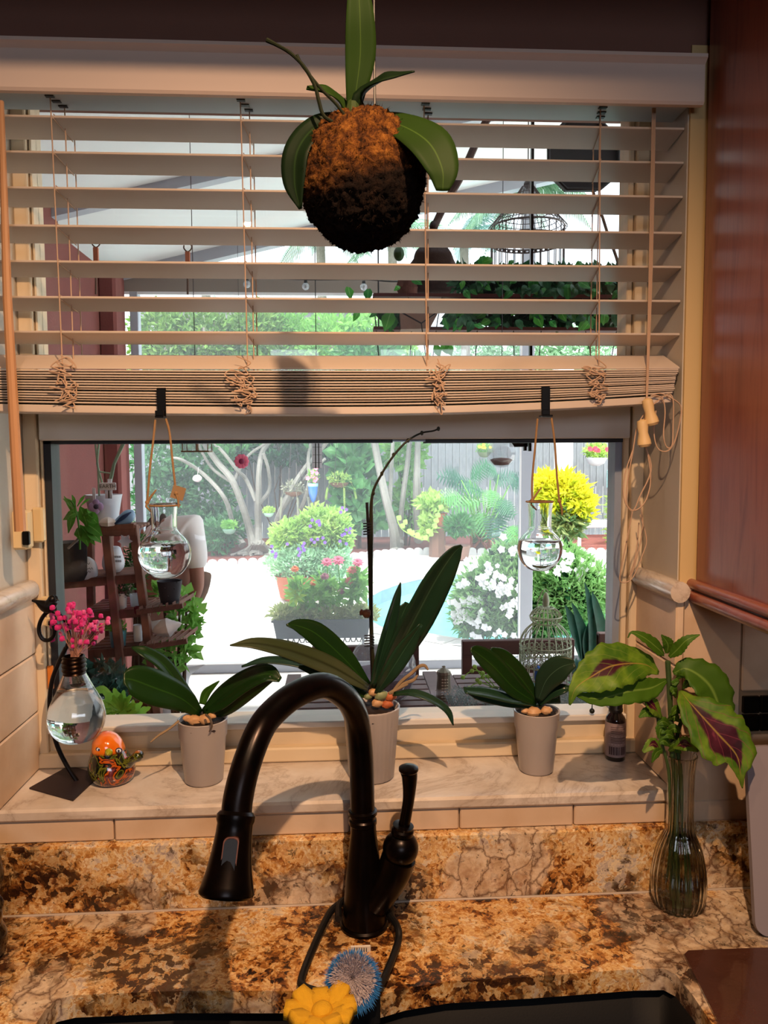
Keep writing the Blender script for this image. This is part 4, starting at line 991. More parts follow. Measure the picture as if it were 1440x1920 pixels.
def coleusmat(thr=.55):
    m = bpy.data.materials.new('coleus_leaf'); m.use_nodes = True; q = NT(m); b = q.n['Principled BSDF']; b.inputs['Roughness'].default_value = .55
    uv = q.new('ShaderNodeUVMap'); sp = q.new('ShaderNodeSeparateXYZ'); q.l.new(uv.outputs[0], sp.inputs[0])
    n = q.noise(30, 3, .6, .4, q.coord('Object'))
    a = q.math('ABSOLUTE', q.math('SUBTRACT', sp.outputs[0], .5))
    v = q.math('ABSOLUTE', q.math('SUBTRACT', sp.outputs[1], .46))
    r = q.math('ADD', q.math('ADD', q.math('MULTIPLY', a, 1.75), q.math('MULTIPLY', v, 1.7)), q.math('MULTIPLY', q.math('SUBTRACT', n, .5), .30))
    base = q.ramp(n, [(.35, '4c7a18'), (.7, '86a82c')])
    mar = q.ramp(n, [(.4, '3a0d1e'), (.62, '5c1830'), (.7, '8a3a4c')])
    c = q.mix(q.ramp(r, [(thr-.05, 1.0), (thr+.05, 0.0)]), base, mar)
    # side veins
    ang = q.math('SINE', q.math('MULTIPLY', q.math('SUBTRACT', sp.outputs[1], q.math('MULTIPLY', a, .6)), 52))
    vein = q.ramp(ang, [(.93, 0.0), (1.0, .7)]); c = q.mix(q.math('MULTIPLY', vein, .7), c, 'a04a58' if thr > .5 else '90a048')
    c = q.mix(q.math('SUBTRACT', 1, q.math('MULTIPLY', a, 40), True), c, 'b89a4a')
    q.l.new(c, b.inputs['Base Color'])
    tr = q.new('ShaderNodeBsdfTranslucent'); q.l.new(c, tr.inputs[0]); mx = q.new('ShaderNodeMixShader'); mx.inputs[0].default_value = .42
    q.l.new(b.outputs[0], mx.inputs[1]); q.l.new(tr.outputs[0], mx.inputs[2]); q.l.new(mx.outputs[0], q.n['Material Output'].inputs[0])
    return m
M_col = coleusmat(); M_col2 = coleusmat(.34); M_colg = leafmat('coleus_green', '4c7418', '3c5c14', rib='7a9a40', rough=.55, trans=.3)
def cleaf(pts, N, m=M_col, fold=.15, wave=.07):
    b = MB(); b.leaf([P(x, y, d) for x, y, d, w in pts], [PX(w, d) for x, y, d, w in pts], N, fold, 34, 8, wave=wave, wfreq=62)
    b.build('leaf', m, pl, sharp=80, solid=.0006)
cleaf([(1235, 1262, Yv-.01, 3), (1205, 1245, Yv-.02, 26), (1150, 1248, Yv-.04, 45), (1110, 1268, Yv-.05, 36), (1080, 1290, Yv-.06, 14), (1068, 1322, Yv-.06, 2)], (.0, -.85, .5), M_col2)
cleaf([(1250, 1275, Yv-.01, 3), (1220, 1290, Yv-.03, 20), (1180, 1296, Yv-.045, 24), (1120, 1310, Yv-.055, 14), (1075, 1300, Yv-.06, 3)], (0, -.9, .3), M_colg)
cleaf([(1262, 1262, Yv-.01, 3), (1290, 1255, Yv-.02, 24), (1330, 1285, Yv-.03, 42), (1350, 1335, Yv-.035, 30), (1352, 1370, Yv-.04, 4)], (.1, -.85, .5), M_colg)
cleaf([(1275, 1295, Yv-.03, 3), (1300, 1325, Yv-.06, 34), (1345, 1375, Yv-.08, 58), (1380, 1415, Yv-.09, 42), (1388, 1450, Yv-.10, 12), (1392, 1478, Yv-.10, 1)], (.1, -.95, .25))
cleaf([(1245, 1228, Yv-.01, 3), (1232, 1215, Yv-.02, 15), (1208, 1196, Yv-.03, 11), (1185, 1186, Yv-.03, 3), (1177, 1196, Yv-.03, 1)], (.2, -.8, .5), M_colg)
cleaf([(1255, 1232, Yv-.01, 3), (1270, 1218, Yv-.02, 12), (1288, 1200, Yv-.03, 9), (1312, 1190, Yv-.03, 1)], (-.3, -.8, .5), M_colg)
cleaf([(1250, 1225, Yv, 3), (1252, 1208, Yv-.005, 12), (1240, 1190, Yv-.01, 1)], (0, -1, .1), M_colg)
cleaf([(1240, 1345, Yv-.02, 3), (1225, 1325, Yv-.03, 17), (1208, 1312, Yv-.035, 8), (1200, 1318, Yv-.035, 2)], (0, -.8, .6))
cleaf([(1240, 1345, Yv-.02, 2), (1215, 1335, Yv-.03, 10), (1198, 1345, Yv-.035, 2)], (.2, -.8, .5), M_colg)
cleaf([(1242, 1412, Yv-.02, 2), (1225, 1395, Yv-.03, 12), (1205, 1410, Yv-.035, 3)], (.1, -.8, .5))
cleaf([(1242, 1405, Yv-.03, 2), (1230, 1412, Yv-.04, 9), (1222, 1430, Yv-.045, 1)], (.3, -.9, .2), M_colg)
cleaf([(1262, 1402, Yv-.03, 2), (1285, 1395, Yv-.045, 15), (1310, 1408, Yv-.05, 3)], (0, -.8, .6))
cleaf([(1250, 1380, Yv-.01, 2), (1240, 1365, Yv-.02, 12), (1235, 1385, Yv-.02, 2)], (0, -.9, .3), M_colg)
for i in range(14):
    rnd = random.Random(50+i); a = rnd.uniform(0, 6.28); x = 1260+rnd.uniform(-12, 22); y = rnd.uniform(1270, 1412)
    cleaf([(x, y, Yv-.01, 2), (x+14*cos(a), y-8-6*sin(a), Yv-.02, 9), (x+26*cos(a), y-10*sin(a), Yv-.02, 1)], (0, -.9, .3), M_colg)
# ---- white board on the right
Yw = 1.075
t = thing('cutting_board', 'white plastic cutting board with rounded corner leaning at the right edge', 'cutting board', G(1430, 1828, CZ))
zb = CZ+.001; zt = P(1393, 1372, Yw+.10).z; xb = P(1410, 1800, Yw).x
M_wb = mat('white_plastic_board', '8e858a', .5)
th = radians(9); Mx = Matrix.Translation(V((xb, Yw, zb))) @ Matrix.Rotation(radians(90)-th, 4, 'X')
MB().prism(rrect(0, 0, .26, (zt-zb)/cos(th), .022, 8), .009, Mx).build('board', M_wb, t, sharp=50)
g = rrect(.012, .014, .25, (zt-zb)/cos(th)-.014, .014, 6); gi = rrect(.016, .018, .246, (zt-zb)/cos(th)-.018, .011, 6)
# ---- glass mat lower right
q = [G(1283, 1795, CZ), G(1290, 1788, CZ), G(1420, 1783, CZ), G(1520, 1781, CZ), G(1520, 1990, CZ), G(1372, 1990, CZ), G(1345, 1920, CZ)]
M_mat = mat('brown_embossed_glass', '4c2c22', .2, var=.3, scale=18, bump=1, bscale=26, coat=.5)
tag(poly_slab(q, CZ+.0005, CZ+.005, MB()).build('sink_mat', M_mat, smooth=False), 'brown embossed glass mat lying on the worktop beside the sink', 'mat')
# ---- dark turned object at the left edge
c = G(-34, 1795, CZ); kk = c.y/FPX
pr = [(34, 0), (44, 12), (46, 40), (38, 62), (40, 80), (42, 100), (36, 120), (44, 150), (42, 175), (36, 200), (20, 215), (1, 220)]
tag(MB().lathe([(r*kk, z*kk) for r, z in pr], c+V((0, 0, .0005)), 30, sub=44).build('dark_jar', mat('black_gloss', '08090a', .2, coat=.5)), 'black glossy turned jar cut off by the left edge of the photo', 'jar')
# ================================================================ outdoors
ZG = -.05
def GO(px, py): return G(px, py, ZG)
M_deck = mat('pale_pool_deck', 'd8d4cc', .8, var=.08, scale=1.2, bump=.1, bscale=30)
M_stucco = mat('red_brown_stucco', '7c4540', .9, var=.12, scale=6, bump=.8, bscale=70)
M_lanai = mat('white_patio_ceiling', 'dfe4e6', .6)
M_frame = mat('grey_white_aluminium', 'a9afba', .5)
M_header = mat('grey_brown_beam', '8a8078', .7)
M_dkwood = mat('dark_brown_wood', '4a2c26', .6, var=.25, scale=10, stretch=(1, 6, 6))
M_shelfw = mat('weathered_brown_wood', '82594a', .7, var=.35, scale=14, stretch=(3, 3, 1))
M_terra = mat('terracotta', 'b0664a', .8, var=.15)
M_wpl = mat('white_glazed', 'd4dbe4', .35)
M_bpl = mat('black_plastic', '16181c', .5)

# --- ground with the pool opening
pf = [(690, 1122), (715, 1108), (745, 1097), (780, 1088), (815, 1082), (870, 1077), (950, 1072), (1050, 1068), (1150, 1065), (1330, 1062), (1420, 1100), (1330, 1235), (1150, 1218), (1000, 1208), (860, 1197), (774, 1183), (715, 1176), (688, 1160), (680, 1140)]
pool = [GO(*p) for p in pf]
bm = bmesh.new()
oc = [bm.verts.new(p) for p in ((-14, 1.46, ZG), (16, 1.46, ZG), (16, 40, ZG), (-14, 40, ZG))]; ic = [bm.verts.new(p) for p in pool]
ed = [bm.edges.new((l[i], l[(i+1) % len(l)])) for l in (oc, ic) for i in range(len(l))]
bmesh.ops.triangle_fill(bm, use_beauty=True, edges=ed); bmesh.ops.recalc_face_normals(bm, faces=bm.faces)
for f in bm.faces:
    if f.normal.z < 0: f.normal_flip()
b = MB(); bm.verts.index_update(); b.add([v.co.copy() for v in bm.verts], [tuple(v.index for v in f.verts) for f in bm.faces]); bm.free()
dk = struct(b.build('pool_deck', M_deck, smooth=False))
cc = sum(pool, V())/len(pool)
tw = MB(); ww = MB(); n = len(pool)
for i in range(n):
    a, c = pool[i], pool[(i+1) % n]
    tw.add([a, c, c-V((0, 0, .24)), a-V((0, 0, .24))], [(0, 1, 2, 3)])
tw.build('pool_tile_band', mat('pool_tile', '9aa8b4', .3, var=.2, scale=12), dk, smooth=False)
def watermat():
    m = bpy.data.materials.new('pool_water'); m.use_nodes = True; q = NT(m); b = q.n['Principled BSDF']
    b.inputs['Base Color'].default_value = hexc('6fc9cf'); b.inputs['Roughness'].default_value = .05; b.inputs['IOR'].default_value = 1.33
    bp2 = q.new('ShaderNodeBump', i_Strength=.25, i_Distance=.02); q.l.new(q.noise(6, 3, .5, .4, q.coord('Object')), bp2.inputs['Height']); q.l.new(bp2.outputs[0], b.inputs['Normal'])
    return m
b = MB(); b.add([p-V((0, 0, .16)) for p in pool], [tuple(range(n))]); tag(b.build('pool_water', watermat(), smooth=False), 'turquoise water of the curved swimming pool beyond the patio table', 'water')
bpy.data.objects['pool_water']['kind'] = 'stuff'
# coping lip
b = MB()
for i in range(n):
    a, c = pool[i], pool[(i+1) % n]; d = (c-a).cross(V((0, 0, 1))).normalized()
    s = 1 if (a-cc).dot(d) > 0 else -1
    b.add([a+V((0, 0, .004)), c+V((0, 0, .004)), c+d*s*.28+V((0, 0, .004)), a+d*s*.28+V((0, 0, .004))], [(0, 1, 2, 3)])
b.build('coping', mat('pool_coping', 'c9c6c0', .7, var=.1, scale=4), dk, smooth=False)

# --- planting bed, scalloped edging
ep = [(150, 1085), (385, 1065), (500, 1060), (570, 1056), (640, 1052), (700, 1046), (760, 1041), (830, 1040), (930, 1041), (1000, 1041), (1060, 1041), (1110, 1041), (1160, 1042), (1300, 1044)]
eg = [GO(*p) for p in ep]
bed = MB(); k = len(eg)
bed.add([p+V((0, .04, .03)) for p in eg]+[V((p.x*1.35, 15.4, ZG+.05)) for p in eg], [(i, i+1, k+i+1, k+i) for i in range(k-1)])
struct(bed.build('planting_bed', mat('red_mulch', '7a4238', .95, var=.5, scale=25, bump=1, bscale=60), smooth=False))
edg = struct(MB().tube([p+V((0, .035, .01)) for p in eg], .012, 4).build('trim_20', M_deck))
M_edge = mat('concrete_edging', 'c4c6c8', .85, var=.15, scale=5)
q = spline([tuple(p) for p in eg], 200); acc = 0; cur = [V(q[0])]
Lp = .46; me0 = None
def scallop():
    o = []
    for j in range(3):
        for i in range(7):
            a = pi-pi*i/6; o.append((-.225+.075+j*.15+.072*cos(a), .075+.05*sin(a)))
    return [(-.225, 0), (.225, 0)]+o[::-1]
i = 0; pos = V(q[0]); nxt = 1
pl = [V(p) for p in q]; L = [0]
for a, c in zip(pl, pl[1:]): L.append(L[-1]+(c-a).length)
def at_len(s):
    for i in range(len(L)-1):
        if L[i+1] >= s: return pl[i].lerp(pl[i+1], (s-L[i])/(L[i+1]-L[i]))
    return pl[-1]
s = 0
while s+Lp < L[-1]:
    a, c = at_len(s), at_len(s+Lp-.012); m_ = (a+c)/2; d = (c-a).normalized()
    if me0 is None:
        mb = MB(); mb.prism(scallop(), .06, Matrix.Rotation(pi/2, 4, 'X'), -.03); me0 = mb.build('edging_stone', M_edge, edg, smooth=False).data; o = bpy.data.objects['edging_stone']
        for v in me0.vertices: v.co += edg.location
    else: o = bpy.data.objects.new('edging_stone', me0); COL.objects.link(o); o.parent = edg
    o.location = m_-V(edg.location)+V((0, 0, random.uniform(-.008, .004))); o.rotation_euler.z = atan2(d.y, d.x); s += Lp

# --- fence
M_fence = mat('weathered_grey_fence', '8c9296', .9, col2='70767c', scale=6, stretch=(4, 4, .6), bump=.4, bscale=40)
fe = struct(MB().bb((-6, 15.66, .3), (10, 15.72, .42)).bb((-6, 15.66, 1.6), (10, 15.72, 1.72)).build('fence', M_fence, smooth=False))
x = -6; pm = {}
while x < 9.6:
    wv = random.choice((.135, .145, .15)); zt_ = random.choice((2.1, 2.13, 2.16))
    key = (wv, zt_)
    if key not in pm:
        mb = MB().bb((0, 0, 0), (wv-.008, .022, zt_), .003); o = mb.build('plank', M_fence, fe, smooth=False); pm[key] = o.data
        for v in o.data.vertices: v.co += V(fe.location)
    else: o = bpy.data.objects.new('plank', pm[key]); COL.objects.link(o); o.parent = fe
    o.location = V((x, 15.63+random.uniform(-.008, .006), ZG))-V(fe.location); x += wv
# white column and rail by the fence
tag(MB().bb(V((P(1045, 900, 14.4).x, 14.4, ZG)), V((P(1074, 900, 14.4).x, 14.65, 3.4)), .01).build('white_column', mat('bright_white_paint', 'e4e6e8', .6)), 'thick white column in front of the fence behind the yellow shrub', 'column')
bw = thing('white_bench', 'white garden bench rail in front of the fence at the right', 'bench', (P(1120, 990, 13.6).x, 13.6, ZG))
za, zb_ = P(1120, 975, 13.6).z, P(1120, 989, 13.6).z
MB().bb((P(1083, 980, 13.6).x, 13.55, zb_), (P(1190, 980, 13.6).x, 13.62, za), .01).build('back_rail', MATS['bright_white_paint'], bw)
for xx in (1086, 1186): MB().bb((P(xx-3, 980, 13.6).x, 13.56, ZG), (P(xx+3, 980, 13.6).x, 13.61, zb_), .004).build('leg', MATS['bright_white_paint'], bw)

# --- foliage helpers
def leafcloud(blobs, n, size, seed=1, asp=.45, shell=.5, up=.3, mb=None, sq=0):
    """blobs: (centre, (rx, ry, rz)); small folded leaves"""
    rnd = random.Random(seed); mb = mb or MB()
    wts = [r[0]*r[2] for c, r in blobs]; V0 = mb.v; F0 = mb.f; MI = mb.mi
    for i in range(n):
        c, r = rnd.choices(blobs, wts)[0]
        while 1:
            d = V((rnd.gauss(0, 1), rnd.gauss(0, 1), rnd.gauss(0, 1)))
            if d.length > .01: break
        d.normalize(); e = (shell+(1-shell)*rnd.random())
        e *= 1+.22*noise.noise(d*2.3+V(c))
        p = V((c[0]+d.x*r[0]*e, c[1]+d.y*r[1]*e, c[2]+d.z*r[2]*e))
        L = size*rnd.uniform(.6, 1.3)
        t = (d*.7+V((rnd.uniform(-1, 1), rnd.uniform(-1, 1), rnd.uniform(-1, 1)+up))).normalized(); w2 = t.cross(V((rnd.uniform(-1, 1), rnd.uniform(-1, 1), rnd.uniform(-1, 1)))).normalized()*L*asp*.5
        nn = t.cross(w2).normalized()*L*.12
        o = len(V0); V0 += [tuple(p), tuple(p+t*L*.45+w2+nn), tuple(p+t*L), tuple(p+t*L*.45-w2+nn)]
        F0 += [(o, o+1, o+2), (o, o+2, o+3)]; MI += [0, 0]
    return mb
def blob(px, py, Y, rx, rz, ry=None): 
    c = P(px, py, Y); return (tuple(c), (PX(rx, Y), ry if ry else PX(min(rx, rz), Y)*.8, PX(rz, Y)))
G1 = leafmat('bright_leaf', '78b854', '98cc68', trans=.45, rough=.5); G2 = leafmat('mid_leaf', '2f6a34', '4a8a44', trans=.3, rough=.5)
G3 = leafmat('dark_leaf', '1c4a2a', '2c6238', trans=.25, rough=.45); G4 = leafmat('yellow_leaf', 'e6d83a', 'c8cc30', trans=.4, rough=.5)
G5 = leafmat('lime_leaf', 'c0d878', '98c466', trans=.45, rough=.5); G6 = leafmat('silver_leaf', 'a8b8b8', '7a9490', trans=.2, rough=.7)
G7 = leafmat('blue_green_leaf', '3c7466', '2c5c50', trans=.25, rough=.5)
M_bark = mat('grey_bark', '8a8880', .9, var=.3, scale=20, bump=.6, bscale=60)
M_bark2 = mat('brown_bark', '5a4638', .9, var=.3, scale=20, bump=.6, bscale=60)
def shrub(name, label, cat, blobs, n, size, m, seed=1, base=None, group=None, stems=True, asp=.45, shell=.5):
    c = base or V((blobs[0][0][0], blobs[0][0][1], ZG))
    t = thing(name, label, cat, c, group)
    leafcloud(blobs, n, size, seed, asp, shell).build('foliage', m, t, smooth=False, kind='stuff')
    if stems:
        rnd = random.Random(seed); b = MB()
        for i in range(6):
            q, r = rnd.choice(blobs); b.tube([V(c)+V((rnd.uniform(-.05, .05), rnd.uniform(-.05, .05), 0)), V(c).lerp(V(q), .5)+V((rnd.uniform(-.1, .1), 0, 0)), V(q)+V((rnd.uniform(-.5, .5)*r[0], 0, .3*r[2]))], [.018, .012, .005], 5)
        b.build('stems', M_bark2, t)
    return t
def star(mb, p, r, N, npet=5, wv=.45, seed=0):
    N = V(N).normalized(); F = frame(N); o = len(mb.v); vs = [p]; fs = []
    for i in range(npet):
        a = 2*pi*i/npet+seed; d = F @ V((cos(a), sin(a), .15)); s_ = F @ V((-sin(a), cos(a), 0))
        k = len(vs); vs += [p+d*r*.5+s_*r*wv, p+d*r, p+d*r*.5-s_*r*wv]; fs += [(0, k, k+1), (0, k+1, k+2)]
    return mb.add(vs, fs)

# --- trees and hedges beyond
def hedge(name, label, px0, px1, py0, py1, Y, n, size, m, seed, group=None, rows=2):
    bl_ = []; k = max(2, int((px1-px0)/max(30, (py1-py0)/rows*.9)))
    for i in range(k):
        for j in range(rows): bl_.append(blob(px0+(i+.5)*(px1-px0)/k+random.uniform(-8, 8), py0+(j+.5)*(py1-py0)/rows+random.uniform(-5, 5), Y+random.uniform(-.3, .3), (px1-px0)/k*.75, (py1-py0)/rows*.7, .5))
    return shrub(name, label, 'hedge', bl_, n, size, m, seed, group=group, base=V((P((px0+px1)/2, 900, Y).x, Y, ZG)))
# canopy masses seen through the upper sash
hedge('hedge', 'bright yellow-green leafy hedge under the neighbour eave, upper left', 262, 520, 590, 760, 17.5, 9000, .16, leafmat('hedge_leaf', '7ca048', '5c8a40', trans=.3), 21)
hedge('hedge', 'mid green leafy hedge continuing behind the hanging basket', 480, 760, 600, 760, 18, 9000, .17, G1, 22)
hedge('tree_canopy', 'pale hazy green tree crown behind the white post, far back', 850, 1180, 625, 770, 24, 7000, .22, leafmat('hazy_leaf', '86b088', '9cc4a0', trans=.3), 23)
hedge('hedge', 'dense green shrubbery at the left end of the garden, behind the man', 262, 420, 825, 1040, 13.8, 5200, .15, leafmat('shade_leaf', '3a6a44', '4f8450', trans=.3), 24, rows=3)
hedge('hedge', 'dark dense vine wall behind the grey branching shrub', 400, 640, 700, 860, 15.2, 4200, .16, G3, 25)
shrub('large_leaf_shrub', 'broad green heart-leaved climber at the left of the leaning trunks', 'shrub', [blob(672, 900, 13.6, 42, 80, .35), blob(690, 960, 13.5, 34, 36, .3), blob(655, 860, 13.7, 30, 40, .3)], 620, .26, leafmat('heart_leaf', '4c8c4e', '6aa862', rib='8cc080', trans=.35), 26, asp=.85)
shrub('climbing_vine', 'green vine leaves climbing between the pale trunks', 'shrub', [blob(760, 850, 14.0, 40, 40, .3), blob(765, 940, 14, 26, 60, .3)], 520, .18, G1, 27, asp=.7)
shrub('low_plant', 'low green plants at the foot of the branching shrub, left of its roots', 'plant', [blob(405, 1005, 12.9, 40, 30, .3), blob(440, 985, 13.2, 30, 24, .3)], 700, .13, leafmat('shade_leaf', '3a6a44'), 28)
# fronds of palms
def palm(name, label, px, py, Y, nf, Lpx, m, seed, trunk=True, droop=1.0, wl=.10):
    c = P(px, py, Y); t = thing(name, label, 'palm', V((c.x, Y, ZG))); rnd = random.Random(seed)
    if trunk: MB().tube([V((c.x, Y, ZG)), V((c.x+.05, Y, c.z*.5)), c], [PX(9, Y)*1.2, PX(9, Y), PX(8, Y)], 10, sub=10).build('trunk', M_bark, t)
    for i in range(nf):
        a = 2*pi*i/nf+rnd.uniform(-.2, .2); el = rnd.uniform(.0, 1.1); L = PX(Lpx, Y)*rnd.uniform(.8, 1.15); pts = []
        for k in range(9):
            s_ = k/8; pts.append(c+V((cos(a)*cos(el*(1-s_))*L*s_, sin(a)*cos(el*(1-s_))*L*s_, L*(sin(el)*s_-droop*.75*s_*s_))))
        b = MB(); b.tube(pts, [L*.012*(1-.8*k/8) for k in range(9)], 4)
        for k in range(1, 44):
            s_ = k/44*8; j = min(int(s_), 7); p = pts[j].lerp(pts[j+1], s_-j); T = (pts[j+1]-pts[j]).normalized()
            sd = T.cross(V((0, 0, 1))).normalized()
            for sg in (-1, 1):
                ll = L*.34*sin(pi*min(.97, .12+k/50))*rnd.uniform(.8, 1.1); d = (T*.55+sd*sg*.75+V((0, 0, -.55*droop))).normalized(); w2 = T*L*.010
                q = p+d*ll*.6; b.add([p-w2, p+w2, q+w2, p+d*ll+V((0, 0, -ll*.25*droop)), q-w2], [(0, 1, 2, 4), (4, 2, 3)])
        b.build('frond', m, t, smooth=False)
Gp = leafmat('palm_leaf', '54806a', '709a74', trans=.25)
palm('palm', 'feathery pale palm seen through the blind, left of the moss ball base', 600, 425, 19, 13, 105, Gp, 31, wl=.1)
palm('palm', 'feathery pale palm between the moss ball and the hanging birdcage', 735, 440, 20, 12, 95, Gp, 32)
palm('palm', 'drooping feathery palm behind the hanging wire birdcage', 985, 345, 16, 15, 130, Gp, 33, droop=1.25)
palm('palm', 'bluish spiky palm crown just left of the hanging birdcage', 870, 440, 18, 11, 90, leafmat('blue_palm', '4c7c78', '689890', trans=.25), 34, droop=.6)
palm('palm', 'small pale palm crown low behind the patio post', 385, 520, 21, 10, 60, Gp, 35)
# branching grey shrub (trunks)
t = thing('branching_shrub', 'bare grey many-stemmed shrub with twisting roots beside the mulch bed', 'shrub', GO(480, 1040)+V((0, .5, 0)))
Yb_ = 12.9
def br(lst, Y=12.9, nm='branch', m=M_bark, par=None):
    MB().tube([P(x, y, Y+.15*sin(i*1.7)) for i, (x, y, r) in enumerate(lst)], [PX(r, Y) for x, y, r in lst], 7, sub=len(lst)*5).build(nm, m, par or t)
br([(478, 1040, 11), (470, 1000, 8), (455, 950, 6.5), (435, 900, 6), (410, 870, 6), (385, 835, 5), (360, 800, 4)])
br([(484, 1042, 10), (484, 990, 7), (484, 940, 5.5), (486, 880, 5), (493, 845, 5), (512, 820, 4), (525, 790, 3)])
br([(455, 1022, 8), (440, 995, 5), (428, 950, 4.5), (415, 925, 4), (395, 902, 4), (370, 880, 3.5), (340, 862, 3), (322, 858, 2)])
br([(512, 1030, 8), (515, 995, 6), (525, 960, 5), (545, 920, 5), (570, 880, 4.5), (600, 845, 4), (625, 815, 3)])
br([(486, 945, 4), (505, 918, 3.5), (503, 880, 3.2), (494, 850, 3)]); br([(480, 940, 4), (462, 900, 4), (445, 882, 3.5), (420, 850, 3), (400, 830, 3)])
br([(440, 900, 4), (455, 870, 3), (470, 850, 2.6), (500, 830, 2.4)]); br([(435, 905, 3), (400, 880, 3), (380, 850, 2.4), (372, 830, 2)])
br([(548, 1000, 4), (555, 970, 4), (570, 940, 4), (580, 900, 4), (578, 860, 3.4), (585, 820, 3)]); br([(525, 960, 4), (560, 915, 4), (578, 890, 3), (610, 860, 2.6)])
for i in range(16):
    a = radians(200+i*9.5); x = 482+random.uniform(-12, 12)
    br([(x, 1018, 6), (x+34*cos(a)*random.uniform(.6, 1.2), 1030-10*sin(a), 4), (x+62*cos(a)*random.uniform(.7, 1.2), 1042+random.uniform(-4, 6), 2)], 12.8, 'root')
leafcloud([blob(440, 800, 13, 90, 40, .6), blob(560, 800, 13, 60, 30, .5)], 700, .14, 41).build('foliage', G2, t, smooth=False, kind='stuff')
# leaning pale trunks
def trunktree(label, lst, Y, extra=(), leaf=None):
    b0 = P(lst[0][0], lst[0][1], Y); tt = thing('tree', label, 'tree', V((b0.x, Y, ZG)))
    q = [(lst[0][0], lst[0][1]+12, lst[0][2]*1.2)]+lst
    br(q, Y, 'trunk', M_bark, tt)
    for e in extra: br(e, Y, 'branch', M_bark, tt)
    leafcloud([blob(lst[-1][0], lst[-1][1]-30, Y, 60, 40, .8)], 900, .17, int(lst[0][0])).build('foliage', leaf or G2, tt, smooth=False, kind='stuff')
trunktree('pale mottled trunk leaning left, nearest the heart-leaved climber', [(742, 1028, 11), (738, 990, 9), (725, 940, 8), (712, 880, 7.5), (702, 825, 7), (694, 770, 6), (688, 700, 5)], 13.0, [[(730, 950, 5), (733, 900, 4), (735, 860, 4), (738, 800, 3)]])
trunktree('slim pale trunk standing upright in front of the fence', [(752, 1010, 5), (752, 970, 5), (757, 920, 5), (765, 860, 5), (770, 800, 4), (775, 740, 4)], 13.4)
trunktree('grey straight trunk just right of the slim one', [(785, 1000, 8), (783, 950, 9), (782, 900, 7), (783, 850, 6), (785, 780, 5)], 13.3)
trunktree('thin dark trunk behind the branching shrub', [(590, 1000, 4), (592, 920, 4), (588, 850, 4), (590, 760, 3)], 14.2)
# philodendron
def lobed(mb, base, tip, wd, N, nl=8, droop=.15):
    base, tip = V(base), V(tip); A = tip-base; L = A.length; T = A.normalized(); W = T.cross(V(N)).normalized(); n1 = W.cross(T).normalized()
    def c(s_): return base+A*s_-n1*droop*L*s_*s_
    for k in range(nl):
        s0 = .12+.85*k/nl; wl_ = wd*sin(pi*(.2+.72*k/nl))
        for sg in (-1, 1):
            p = c(s0); q = c(min(s0+.09, 1)); tipp = c(min(s0+.12, 1.05))+W*sg*wl_-n1*droop*wl_*.6; mid = (p+q)/2+(tipp-(p+q)/2)*.6
            mb.add([p, p.lerp(q, .7), mid+T*L*.020, tipp, mid-T*L*.020], [(0, 1, 2, 4), (4, 2, 3)])
    mb.add([c(0), c(.3)+W*L*.035, c(1.06), c(.3)-W*L*.035], [(0, 1, 2, 3)])
    return mb
t = thing('philodendron', 'big split-leaf philodendron in front of the fence, beside the pool', 'plant', GO(905, 1030)+V((0, 1, 0)))
rnd = random.Random(61); Mph = [leafmat('split_leaf_light', '4c9048', '64a858', trans=.3), leafmat('split_leaf_mid', '2a6844', '3a7c50', trans=.25), leafmat('split_leaf_dark', '1c4c3c', '2a6048', trans=.2)]
spec = [(880, 960, 930, 985), (905, 925, 875, 905), (920, 900, 965, 890), (905, 940, 845, 950), (930, 940, 968, 965), (925, 960, 915, 1010), (950, 985, 990, 1015), (960, 1000, 925, 1025), (890, 905, 842, 900), (870, 930, 828, 930), (935, 890, 905, 868), (955, 910, 985, 905), (900, 970, 868, 1000), (945, 1010, 975, 1035), (940, 930, 940, 985), (920, 915, 925, 950), (880, 900, 900, 880), (865, 900, 838, 880)]
for i, (x0, y0, x1, y1) in enumerate(spec*2):
    if i >= len(spec): x0 += rnd.uniform(-12, 12); x1 += rnd.uniform(-22, 22); y1 += rnd.uniform(-18, 18)
    Yp = 12.6+rnd.uniform(-.5, .5); b = MB(); lobed(b, P(x0, y0, Yp+.15), P(x1, y1, Yp), PX(26, Yp), (rnd.uniform(-.3, .3), -.75, .6), 9); b.build('leaf', Mph[i % 3], t, smooth=False)
    MB().tube([GO(910, 1030)+V((rnd.uniform(-.15, .15), .9, 0)), P((x0+910)/2, (y0+1000)/2, Yp+.3), P(x0, y0, Yp+.15)], [.012, .01, .008], 5, sub=8).build('leaf_stalk', G1, t)
t = shrub('potted_philodendron', 'small bushy plant in a low clay pot before the philodendron', 'potted plant', [blob(858, 985, 12.2, 22, 14, .2)], 500, .14, G2, 62, asp=.4, stems=False)
MB().lathe([(.12, ZG), (.17, ZG+.03), (.21, ZG+.24), (.19, ZG+.24)], (t.location.x, t.location.y, 0), 18).build('pot', mat('dark_clay', '7a5a4c', .8), t)
t = shrub('potted_shrub', 'yellow-green shrub in a terracotta pot at the foot of the trunks', 'potted plant', [blob(808, 945, 12.7, 24, 18, .2), blob(800, 985, 12.6, 12, 22, .15)], 620, .13, G5, 63, asp=.6, stems=False)
za = P(820, 962, 12.7).z; c = P(820, 962, 12.7)
MB().lathe([(.12, za-.2), (.17, za), (.15, za)], (c.x, 12.7, 0), 18).build('pot', M_terra, t)
MB().lathe([(.14, ZG), (.14, za-.2)], (c.x, 12.7, 0), 8).build('plinth', mat('dark_clay', '7a5a4c'), t)
